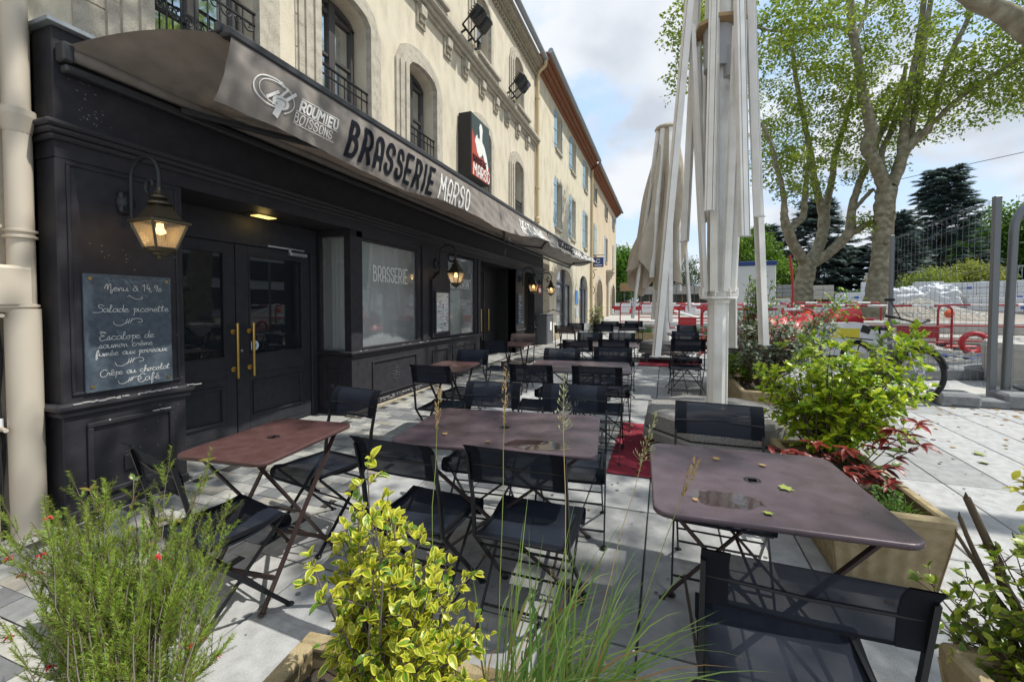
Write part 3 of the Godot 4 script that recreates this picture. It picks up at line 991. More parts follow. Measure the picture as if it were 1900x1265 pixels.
# ---------- chalk handwriting ----------
func hand_glyph(ch: String) -> Array:
	var a := [[.62, .42], [.35, .5], [.08, .28], [.25, .0], [.55, .2], [.65, .48], [.6, .1], [.78, .02]]
	match ch:
		"a": return [a]
		"à", "ã": return [a, [[.2, .72], [.6, .72]]]
		"b": return [[[.1, .5], [.3, 1.0], [.15, .1], [.45, .02], [.6, .3], [.25, .42]]]
		"c": return [[[.6, .4], [.35, .5], [.1, .22], [.35, .0], [.7, .12]]]
		"d": return [[[.6, .4], [.3, .48], [.08, .2], [.3, .0], [.58, .3], [.68, 1.0], [.62, .1], [.8, .03]]]
		"e": return [[[.1, .2], [.55, .32], [.35, .5], [.12, .25], [.3, .0], [.68, .1]]]
		"é", "è", "ê": return [[[.1, .2], [.55, .32], [.35, .5], [.12, .25], [.3, .0], [.68, .1]], [[.3, .68], [.5, .8]] if ch == "é" else [[.2, .82], [.42, .68]] if ch == "è" else [[.15, .68], [.35, .82], [.55, .68]]]
		"f": return [[[.1, .2], [.5, .7], [.42, 1.0], [.25, .6], [.15, -.45], [.35, -.2], [.3, .2], [.62, .25]]]
		"h": return [[[.1, .1], [.42, .85], [.28, 1.0], [.15, .0], [.35, .42], [.55, .4], [.55, .03], [.72, .05]]]
		"i": return [[[.1, .2], [.25, .45], [.22, .05], [.45, .08]], [[.27, .66], [.3, .68]]]
		"l": return [[[.05, .1], [.4, .8], [.28, 1.0], [.15, .2], [.3, .0], [.5, .1]]]
		"m": return [[[.05, .4], [.12, .0], [.25, .42], [.38, .38], [.38, .0], [.52, .42], [.66, .38], [.68, .05], [.85, .08]]]
		"n": return [[[.08, .42], [.15, .0], [.32, .42], [.5, .38], [.52, .05], [.72, .08]]]
		"o": return [[[.4, .48], [.1, .3], [.25, .0], [.55, .18], [.4, .48], [.75, .42]]]
		"p": return [[[.1, .3], [.28, .48], [.12, -.5], [.28, .35], [.55, .45], [.5, .08], [.25, .05]]]
		"r": return [[[.08, .1], [.22, .48], [.3, .4], [.5, .42], [.42, .1], [.6, .04]]]
		"s": return [[[.05, .05], [.35, .5], [.45, .15], [.2, .0], [.6, .1]]]
		"t": return [[[.1, .1], [.32, .9], [.2, .1], [.45, .05]], [[.05, .6], [.55, .66]]]
		"u": return [[[.08, .45], [.12, .05], [.4, .08], [.55, .45], [.55, .05], [.75, .08]]]
		"x": return [[[.08, .45], [.3, .3], [.4, .0], [.62, .06]], [[.62, .46], [.3, .2], [.05, .0]]]
		"M": return [[[-.1, .3], [.05, .75], [.22, .9], [.25, .2], [.45, .9], [.62, .85], [.62, .1], [.8, .0], [.7, -.35], [.55, -.1], [.95, .2]]]
		"S": return [[[.95, .9], [.5, 1.05], [.35, .75], [.8, .45], [.75, .1], [.2, -.05], [-.3, .0]]]
		"E": return [[[.75, .9], [.35, 1.05], [.25, .7], [.6, .6], [.1, .4], [.25, -.05], [.9, .1]], [[.1, 1.05], [.3, 1.15], [.8, 1.0]]]
		"C": return [[[.95, .85], [.6, 1.0], [.1, .6], [.15, .0], [.6, -.1], [.95, .15]]]
		"1": return [[[.1, .7], [.35, 1.0], [.3, .0]]]
		"4": return [[[.3, 1.0], [.1, .4], [.6, .42]], [[.45, .7], [.42, .0]]]
		"9": return [[[.55, .8], [.25, .95], [.15, .6], [.5, .6], [.55, .85], [.4, .0]]]
		"0": return [[[.3, .5], [.1, .2], [.3, .0], [.5, .25], [.3, .5]]]
		",": return [[[.15, .1], [.08, -.18]]]
		"~": return [[[.0, .3], [.15, .0], [.6, -.1], [1.0, .15], [1.4, .3], [1.8, .5], [2.3, .42], [2.35, .15], [2.0, .12]], [[1.0, .0], [1.15, .5]], [[1.2, .05], [1.35, .55]], [[1.4, .1], [1.55, .55]]]
		"_": return [[[.0, .3], [.2, .5], [.45, .3], [1.0, .0], [1.7, .0], [1.9, .2], [1.7, .3]]]
	return []

func smooth_line(p: Array, k := 5) -> Array:
	var o := []
	for j in p.size() - 1:
		var p0 := Vector2(p[maxi(j - 1, 0)][0], p[maxi(j - 1, 0)][1])
		var p1 := Vector2(p[j][0], p[j][1])
		var p2 := Vector2(p[j + 1][0], p[j + 1][1])
		var p3 := Vector2(p[mini(j + 2, p.size() - 1)][0], p[mini(j + 2, p.size() - 1)][1])
		for i in k: o.append(p1.cubic_interpolate(p2, p0, p3, float(i) / k))
	o.append(Vector2(p[-1][0], p[-1][1]))
	return o

func chalk_text(b: MB, text: String, size: float, w: float, f: Callable) -> void:
	var x := 0.0
	b.cuts.append([b.v.size(), b.ix.size()])
	for ch in text:
		if ch == " ":
			b.cuts.append([b.v.size(), b.ix.size()])
			x += size * .55
			continue
		var most := .4
		for line in hand_glyph(ch):
			for p in line: most = maxf(most, p[0])
			var l := smooth_line(line)
			for j in l.size(): l[j] = Vector2(x, 0) + l[j] * size
			b.ribbon(l, w, f)
		if ch in "0149": most = .64
		x += most * size * (.86 if ch != "," else 1.2)

func arch_poly(z0: float, z1: float, y0: float, ys: float, rise: float, k := 10) -> PackedVector2Array:   # (z, y) outline with a segmental head; z0 > z1
	var p := PackedVector2Array([Vector2(z0, y0), Vector2(z0, ys)])
	var c := (z0 + z1) / 2
	var h := absf(z0 - z1) / 2
	for j in range(1, k):
		var t := float(j) / k
		p.append(Vector2(lerpf(z0, z1, t), ys + rise * sqrt(maxf(0.0, 1.0 - pow(absf(lerpf(z0, z1, t) - c) / h, 2.0)))) if rise > .3 * h else Vector2(lerpf(z0, z1, t), ys + rise * (1.0 - pow(2.0 * t - 1.0, 2.0))))
	p.append(Vector2(z1, ys)); p.append(Vector2(z1, y0))
	return p

func wall_with_holes(b: MB, x0: float, x1: float, z0: float, z1: float, y0: float, y1: float, holes: Array) -> void:   # wall between x0 (back) and x1 (face); holes [z0, z1, y0, ys, rise], sorted along -z, one per column
	var z := z0
	var cols := {}
	for h in holes:
		var key := "%.2f" % h[0]
		if not cols.has(key): cols[key] = []
		cols[key].append(h)
	for key in cols:
		var hs: Array = cols[key]
		var za: float = hs[0][0]
		var zb: float = hs[0][1]
		b.bx(x0, x1, y0, y1, za, z)
		var y := y0
		for h in hs:
			if h[2] > y + .001: b.bx(x0, x1, y, h[2], zb, za)
			# spandrel above the arch
			var top: float = h[3] + h[4] + .12
			var head := arch_poly(h[0], h[1], h[3], h[3], h[4])
			var n := head.size()
			for j in range(1, n - 2):
				var a := head[j]
				var c := head[j + 1]
				if a.x - c.x < .0001: continue
				b.quad(Vector3(x1, a.y, a.x), Vector3(x1, c.y, c.x), Vector3(x1, top, c.x), Vector3(x1, top, a.x))
				b.quad(Vector3(x0, a.y, a.x), Vector3(x0, c.y, c.x), Vector3(x1, c.y, c.x), Vector3(x1, a.y, a.x))
			y = top
		b.bx(x0, x1, y, y1, zb, za)
		z = zb
	b.bx(x0, x1, y0, y1, z1, z)

func surround(b: MB, z0: float, z1: float, y0: float, ys: float, rise: float, w: float, x: float) -> void:   # three stepped mouldings round an arched opening
	for s in [[w, w * .72, .035], [w * .72, w * .34, .06], [w * .34, .004, .085]]:
		var o: float = s[0]
		var q: float = s[1]
		var t: float = s[2]
		b.bx(x - .01, x + t, y0, ys, z0 + q, z0 + o)
		b.bx(x - .01, x + t, y0, ys, z1 - o, z1 - q)
		var inn := arch_poly(z0 + q, z1 - q, ys, ys, rise + q)
		var out := arch_poly(z0 + o, z1 - o, ys, ys, rise + o)
		for j in range(1, inn.size() - 2):
			var a := inn[j]
			var c := inn[j + 1]
			var d := out[j]
			var e := out[j + 1]
			b.quad(Vector3(x + t, a.y, a.x), Vector3(x + t, c.y, c.x), Vector3(x + t, e.y, e.x), Vector3(x + t, d.y, d.x))
			b.quad(Vector3(x + t, d.y, d.x), Vector3(x + t, e.y, e.x), Vector3(x, e.y, e.x), Vector3(x, d.y, d.x))
			b.quad(Vector3(x, a.y, a.x), Vector3(x, c.y, c.x), Vector3(x + t, c.y, c.x), Vector3(x + t, a.y, a.x))

func french_window(root: Node3D, z0: float, z1: float, y0: float, ys: float, rise: float, x: float, rail: float, scrolls := false) -> void:
	var b := MB.new()
	var c := (z0 + z1) / 2
	var w := .06
	b.bx(x - .04, x + .02, y0, ys, z0 - w, z0)
	b.bx(x - .04, x + .02, y0, ys, z1, z1 + w)
	b.bx(x - .03, x + .03, y0, ys + rise - .02, c - .055, c + .055, .006)
	b.bx(x - .03, x + .015, ys - .05, ys, z1, z0)
	for y in [y0 + .04, lerpf(y0, ys, .36), lerpf(y0, ys, .70)]: b.bx(x - .03, x + .012, y - .018, y + .018, z1, z0)
	var head := arch_poly(z0, z1, ys, ys, rise)
	for j in range(1, head.size() - 2):
		b.bar(Vector3(x - .01, head[j].y - .025, head[j].x), Vector3(x - .01, head[j + 1].y - .025, head[j + 1].x), .06, .06, Vector3.RIGHT)
	var f := wp(root, "window", b, M.window_frame)
	b = MB.new()
	b.prism(arch_poly(z0, z1, y0, ys, rise), func(a, q, d): return Vector3(x - .02 + d, q, a), -.004, .004)
	obj("pane", b, M.mirror_pane, f)
	b = MB.new()
	b.bx(x - .6, x - .55, y0, ys + rise, z1 - .2, z0 + .2)
	obj("dark_room", b, M.room, f)
	if rail > 0.0:
		b = MB.new()
		var xr := XW + .015
		b.bx(xr - .015, xr + .015, rail - .02, rail, z1 - .04, z0 + .04)
		b.bx(xr - .01, xr + .01, y0 + .08, y0 + .10, z1 - .04, z0 + .04)
		b.bx(xr - .01, xr + .01, rail - .13, rail - .115, z1 - .04, z0 + .04)
		var k := 8
		for j in k + 1:
			var z := lerpf(z0 + .02, z1 - .02, float(j) / k)
			b.tube([Vector3(xr, y0 + .09, z), Vector3(xr, rail - .01, z)], .008, 6, false)
			if scrolls and j < k:
				var zc := z - (z0 - z1) / k / 2
				for q in [.25, .55, .85]:
					var pts := []
					for s in 15:
						var a := s * .55 + (PI if j % 2 else 0.0)
						var rr := .012 + .045 * (1.0 - s / 15.0)
						pts.append(Vector3(xr, lerpf(y0, rail, q) + sin(a) * rr, zc + cos(a) * rr))
					b.tube(pts, .007, 5)
			elif j < k:
				var zc := z - (z0 - z1) / k / 2
				var pts := []
				for s in 9:
					var a := s * TAU / 8
					pts.append(Vector3(xr, y0 + .17 + sin(a) * .035, zc + cos(a) * .03))
				b.tube(pts, .006, 5)
		obj("railing", b, M.black_metal, f)

func house_brasserie() -> void:
	var H := thing("brasserie_house", "cream rendered three storey house with arched stone window surrounds above the brasserie", "house", Vector3(XW, 0, -6))
	var b := MB.new()
	var wins := []
	var list := [[-2.34, -3.28], [-4.12, -5.02], [-5.98, -6.84], [-8.56, -9.38], [-11.06, -11.80]]
	for q in list:
		wins.append([q[0], q[1], 3.34, 5.28, .15])
		wins.append([q[0], q[1], 6.98, 8.02, .22])
	wall_with_holes(b, -4.35, XW, 8.0, -13.2, 3.28, 8.75, wins)
	b.bx(-4.35, XW, -.2, 3.28, -1.64, 8.0)
	b.bx(-13.0, -12.9, -.2, 9.2, -13.2, 8.0)
	b.bx(-13.0, -4.35, -.2, 9.2, -13.2, -13.1)
	b.bx(-13.0, -4.35, -.2, 9.2, 7.9, 8.0)
	wp(H, "wall", b, M.plaster)
	b = MB.new()
	b.bx(-13.0, XW, 9.19, 9.29, -13.2, 8.0)
	wp(H, "roof", b, M.brick_red)
	for k in list.size():
		var q: Array = list[k]
		b = MB.new()
		surround(b, q[0], q[1], 3.34, 5.28, .15, .29, XW)
		for jy in [3.75, 4.2, 4.65, 5.1]:
			b.bx(XW + .034, XW + .0375, jy, jy + .008, q[0], q[0] + .29)
		wp(H, "window_surround", b, M.stone_trim)
		french_window(H, q[0] - .03, q[1] + .03, 3.36, 5.26, .14, XW - .20, 4.40, k == 0)
		b = MB.new()
		surround(b, q[0], q[1], 6.98, 8.02, .22, .26, XW)
		wp(H, "window_surround", b, M.stone_trim)
		french_window(H, q[0] - .03, q[1] + .03, 7.0, 8.0, .21, XW - .20, 0.0)
		b = MB.new()
		for s in 14: b.bx(XW - .17, XW - .15, 7.55 + s * .045, 7.585 + s * .045, q[1] + .04, q[0] - .04)
		wp(H, "roller_shutter", b, M.zinc)
	# first pier of dressed stone at the left
	b = MB.new()
	for y in range(8):
		b.bx(XW, XW + .012, 3.30 + y * .36, 3.30 + y * .36 + .352, -2.16, -1.86, .004)
		b.bx(XW, XW + .012, 3.30 + y * .36, 3.30 + y * .36 + .352, -3.98, -3.80, .004)
	pieces(H, "stone_block", b, M.stone_trim)
	# string course with stepped brackets
	b = MB.new()
	b.bx(XW, XW + .12, 6.52, 6.60, -13.2, 8.0, .012)
	b.bx(XW, XW + .20, 6.60, 6.72, -13.2, 8.0, .02)
	b.bx(XW, XW + .06, 6.46, 6.52, -13.2, 8.0, .01)
	wp(H, "string_course", b, M.stone_trim)
	for z in [-2.0, -3.7, -5.5, -6.42, -7.35, -8.1, -8.97, -9.8, -10.6, -11.42, -12.3]:
		b = MB.new()
		b.bx(XW, XW + .10, 6.30, 6.47, z - .09, z + .09, .008)
		b.bx(XW, XW + .06, 6.22, 6.30, z - .07, z + .07, .008)
		frame_x(b, XW, .045, 6.13, 6.46, z - .13, z + .13, .025)
		wp(H, "bracket", b, M.stone_trim)
	for q in list:
		b = MB.new()
		b.bx(XW, XW + .26, 6.72, 6.80, q[1] - .2, q[0] + .2, .015)
		wp(H, "window_sill", b, M.stone_trim)
	# cornice: stepped courses with dentils, gutter
	b = MB.new()
	for s in 5: b.bx(XW - .1, XW + .04 + s * .055, 8.75 + s * .075, 8.75 + (s + 1) * .075, -13.25, 8.0, .01)
	wp(H, "cornice", b, M.stone_old)
	b = MB.new()
	var z := -1.0
	while z > -13.2:
		b.bx(XW, XW + .085, 8.66, 8.75, z - .035, z + .035)
		b.bx(XW + .1, XW + .19, 8.905, 8.975, z - .045, z + .045)
		z -= .14
	wp(H, "dentils", b, M.stone_old).set_meta("kind", "stuff")
	b = MB.new()
	var pts := []
	for k in 2: pts.append(Vector3(XW + .34, 9.19, -13.3 if k else 8.0))
	b.tube(pts, .075, 10)
	wp(H, "gutter", b, M.zinc)

func shutter(root: Node3D, z: float, w: float, y0: float, y1: float, x: float, turn: float, m: Material) -> void:   # hinged at z, swung out from the wall
	var b := MB.new()
	b.xf = Transform3D(Basis(Vector3.UP, turn), Vector3(x, 0, z))
	b.box(Vector3(0, (y0 + y1) / 2, -w / 2), Vector3(.035, y1 - y0, absf(w)), .004)
	for q in [.12, .5, .88]: b.box(Vector3(.024, lerpf(y0, y1, q), -w / 2), Vector3(.02, .07, absf(w) * .96), .004)
	for k in 3: b.box(Vector3(.019, (y0 + y1) / 2, -w * (k + 1) / 4.0), Vector3(.006, (y1 - y0) * .98, .006))
	wp(root, "shutter", b, m)

func plain_window(root: Node3D, z0: float, z1: float, y0: float, y1: float, x: float) -> void:
	var b := MB.new()
	frame_x(b, x, .05, y0, y1, z0, z1, .06, .006)
	var c := (z0 + z1) / 2
	b.bx(x, x + .05, y0, y1, c - .035, c + .035)
	for q in [.35, .68]: b.bx(x, x + .04, lerpf(y0, y1, q) - .015, lerpf(y0, y1, q) + .015, z1, z0)
	var f := wp(root, "window", b, M.window_frame)
	b = MB.new()
	b.bx(x + .01, x + .018, y0, y1, z1, z0)
	obj("pane", b, M.mirror_pane, f)
	b = MB.new()
	b.bx(x - .3, x - .28, y0, y1, z1, z0)
	obj("dark_room", b, M.room, f)

func genoise(root: Node3D, z0: float, z1: float, y: float, x: float) -> void:   # rows of red tiles under the eave
	for s in 3:
		var b := MB.new()
		b.bx(x - .05, x + .10 + s * .12, y + s * .11, y + s * .11 + .03, z1, z0)
		var z := z0 - .06
		while z > z1:
			var pts := []
			for k in 5:
				var a0 := PI * k / 5
				var a1 := PI * (k + 1) / 5
				var xa := x + .12 + s * .12
				b.quad(Vector3(x, y + s * .11 + .03 + sin(a0) * .07, z + cos(a0) * .075), Vector3(x, y + s * .11 + .03 + sin(a1) * .07, z + cos(a1) * .075), Vector3(xa, y + s * .11 + .03 + sin(a1) * .07, z + cos(a1) * .075), Vector3(xa, y + s * .11 + .03 + sin(a0) * .07, z + cos(a0) * .075))
			z -= .165
		wp(root, "eave_tiles", b, M.brick_red).set_meta("kind", "stuff")
	var b := MB.new()
	b.tube([Vector3(x + .50, y + .40, z0 + .02), Vector3(x + .50, y + .40, z1 - .02)], .085, 10)
	wp(root, "gutter", b, M.zinc)
	b = MB.new()
	b.bx(x - 6, x + .46, y + .34, y + .40, z1, z0)
	wp(root, "roof", b, M.brick_red)

func houses_beyond() -> void:
	var H := thing("shuttered_house", "cream house with light blue shutters and red eave tiles above a shop with arched windows", "house", Vector3(XW, 0, -18.6))
	var b := MB.new()
	var holes := []
	for q in [[-15.95, -16.85], [-18.75, -19.65], [-22.0, -22.85]]:
		holes.append([q[0], q[1], 4.45, 6.2, .001])
		holes.append([q[0], q[1], 7.4, 8.7, .001])
	wall_with_holes(b, -4.3, XW, -13.2, -24.0, 3.45, 9.05, holes)
	wall_with_holes(b, -4.3, XW, -13.2, -24.0, 0.0, 3.45, [[-16.1, -19.1, .45, 2.35, .65], [-20.8, -23.2, .45, 2.35, .65]])
	b.bx(-10, -4.3, 0, 9.4, -24.0, -23.9)
	b.bx(-10, -9.9, 0, 9.4, -24, -13.2)
	wp(H, "wall", b, M.plaster_warm)
	genoise(H, -13.25, -24.0, 9.0, XW)
	for q in [[-15.95, -16.85, .75, .4], [-18.75, -19.65, .35, .75], [-22.0, -22.85, .4, .35]]:
		for y in [[4.45, 6.2], [7.4, 8.7]]:
			plain_window(H, q[0], q[1], y[0], y[1], XW - .25)
			shutter(H, q[0], -.46, y[0] - .03, y[1] + .03, XW + .03, -q[2] * .25, M.shutter_blue)
			shutter(H, q[1], .46, y[0] - .03, y[1] + .03, XW + .03, q[3] * .9, M.shutter_blue)
			b = MB.new()
			b.bx(XW - .2, XW + .07, y[0] - .1, y[0], q[1] - .06, q[0] + .06, .01)
			b.bx(XW, XW + .012, y[0], y[1], q[0], q[0] + .12)
			b.bx(XW, XW + .012, y[0], y[1] , q[1] - .12, q[1])
			b.bx(XW, XW + .012, y[1], y[1] + .14, q[1] - .12, q[0] + .12)
			wp(H, "window_sill", b, M.stone_trim)
	# stone pier at the corner with the brasserie
	b = MB.new()
	for k in 9: b.bx(XW, XW + .10, .2 + k * .36, .2 + k * .36 + .35, -14.7, -13.45, .012)
	b.bx(XW, XW + .45, .2, .52, -14.9, -13.5, .02)
	wp(H, "stone_pier", b, M.stone_old)
	for q in [[-16.1, -19.1], [-20.8, -23.2]]:
		b = MB.new()
		var x := XW - .18
		frame_x(b, x, .06, .47, 2.4, q[0], q[1], .07, .006)
		b.bx(x, x + .09, .47, 2.95, lerpf(q[0], q[1], .62) - .16, lerpf(q[0], q[1], .62) + .16, .01)
		var f := wp(H, "shop_window", b, M.steel_dark)
		b = MB.new()
		b.prism(arch_poly(q[0], q[1], .45, 2.35, .65), func(a, yy, d): return Vector3(x + d, yy, a), -.004, .004)
		obj("pane", b, M.glass, f)
		b = MB.new()
		b.prism(arch_poly(q[0], q[1], 1.75, 2.35, .62), func(a, yy, d): return Vector3(x - .03 + d, yy, a), -.004, .004)
		obj("poster", b, M.poster_pink if q[0] > -17 else M.poster_blue, f)
		b = MB.new()
		if q[0] > -17:
			for k in 9: b.bx(x - .024, x - .022, 1.80, 1.98 + .12 * sin(k * 1.9), q[0] - .1 - k * .2 - .16, q[0] - .1 - k * .2)
		else:
			for k in 4:
				for j in 5: b.bx(x - .024, x - .022, 1.86 + k * .25, 2.0 + k * .25, q[0] - .45 - j * .3 - .18, q[0] - .45 - j * .3)
		obj("poster_print", b, M.poster_white if q[0] < -17 else M.shutter_pale, f)
		b = MB.new()
		b.bx(x - .04, x - .03, .47, .8, q[1], q[0])
		obj("sign_board", b, M.poster_white, f)
		b = MB.new()
		b.bx(-7.0, -6.9, 0, 3.2, q[1] - .5, q[0] + .5)
		b.bx(-7.0, -4.35, 0.3, .4, q[1] - .5, q[0] + .5)
		b.bx(-6.9, -6.2, .4, 1.3, q[1] + .4, q[0] - .6)
		obj("shop_room", b, M.poster_white, f)
	b = MB.new()
	b.bx(XW, XW + .03, 1.55, 2.2, -20.35, -19.75, .01)
	wp(H, "oval_sign", b, M.poster_blue)
	b = MB.new()
	b.bx(XW, XW + .03, .95, 1.4, -20.3, -19.8, .01)
	wp(H, "notice", b, M.poster_white)
	# third house at the corner
	var K := thing("corner_house", "peach rendered corner house with green and pale shutters beyond the blue shuttered house", "house", Vector3(XW, 0, -30.6))
	b = MB.new()
	holes = []
	for q in [[-25.1, -26.1], [-30.2, -31.2], [-34.6, -35.6]]:
		holes.append([q[0], q[1], 4.5, 6.2, .001])
		holes.append([q[0], q[1], 7.5, 8.4, .001])
	wall_with_holes(b, -4.3, XW, -24.0, -37.2, 3.5, 9.0, holes)
	wall_with_holes(b, -4.3, XW, -24.0, -37.2, 0, 3.5, [[-25.9, -28.5, .5, 2.25, .85], [-33.6, -35.9, .5, 2.25, .85]])
	b.bx(-14, -4.3, 0, 9.3, -37.2, -36.9)
	wp(K, "wall", b, M.plaster_peach)
	genoise(K, -24.0, -37.3, 8.85, XW)
	var n := 0
	for q in [[-25.1, -26.1], [-30.2, -31.2], [-34.6, -35.6]]:
		for y in [[4.5, 6.2], [7.5, 8.4]]:
			plain_window(K, q[0], q[1], y[0], y[1], XW - .25)
			var m: Material = M.shutter_green if y[0] > 7 else [M.shutter_pale, M.shutter_blue, M.shutter_pale][n / 2]
			var shut: bool = y[0] < 7 and n / 2 != 1
			shutter(K, q[0], .5 if shut else -.5, y[0] - .03, y[1] + .03, XW + .03, 0.0 if shut else -.12, m)
			shutter(K, q[1], -.5 if shut else .5, y[0] - .03, y[1] + .03, XW + .03, 0.0 if shut else .4, m)
			b = MB.new()
			b.bx(XW - .2, XW + .07, y[0] - .1, y[0], q[1] - .06, q[0] + .06, .01)
			wp(K, "window_sill", b, M.stone_trim)
			n += 1
	for q in [[-25.9, -28.5], [-33.6, -35.9]]:
		b = MB.new()
		surround(b, q[0], q[1], .5, 2.25, .85, .24, XW)
		wp(K, "arch_surround", b, M.stone_trim)
		b = MB.new()
		b.prism(arch_poly(q[0], q[1], .5, 2.25, .85), func(a, yy, d): return Vector3(XW - .33 + d, yy, a), -.01, .01)
		var f := wp(K, "shop_window", b, M.glass_dark)
		b = MB.new()
		b.bx(XW - .34, XW - .28, .5, 3.0, (q[0] + q[1]) / 2 - .05, (q[0] + q[1]) / 2 + .05)
		b.bx(XW - .34, XW - .28, 2.2, 2.28, q[1], q[0])
		obj("frame", b, M.window_frame, f)
		b = MB.new()
		b.bx(-5.5, -5.4, 0, 3.3, q[1] - .3, q[0] + .3)
		obj("dark_room", b, M.room, f)
	b = MB.new()
	b.bx(XW, XW + .16, .5, 3.2, -31.6, -31.1, .03)
	for s in 4: b.bx(XW, XW + .18 + s * .11, 3.2 + s * .2, 3.4 + s * .2, -31.7 - s * .07, -31.0 + s * .07, .02)
	wp(K, "corbel", b, M.stone_trim)

func valance(u: float, v: float, z0: float, z1: float, old: bool) -> Vector3:   # u along the front bar, v from the bar (0) down to the hem (1)
	var z := lerpf(z0, z1, u)
	var hem := 2.77
	var flare := -.07
	var r := 3.215
	if old:
		r = lerpf(3.235, 3.32, u)
		hem = 2.90 + .25 * smoothstep(.3, 1.0, u)
		flare = .10
	else:
		hem = 2.79 + .06 * sin((z + 2.0) * 1.55) * smoothstep(.1, .3, u) - .05 * exp(-pow((z + 4.4) / .8, 2.0)) + .05 * smoothstep(.4, 1.0, u)
		flare = lerpf(-.085, .22, smoothstep(.25, 1.0, u))
		z += .07 * v * (1.0 - u)
	var ripple := .015 * sin(z * 5.3 + v * 2.0) * v * v + .005 * sin(z * 13.0 + 1.3 * sin(z * 3.1) + v * 3.0) * (.25 + v) + .003 * sin(z * 29.0 + v * 7.0 + 2.0 * sin(z * 7.0)) + .0025 * sin(v * 19.0 + z * 11.0)
	if old: ripple *= 2.6
	return Vector3(-2.655 + flare * v * v + .02 * v + ripple * smoothstep(.02, .25, v), lerpf(r, hem, v), z)

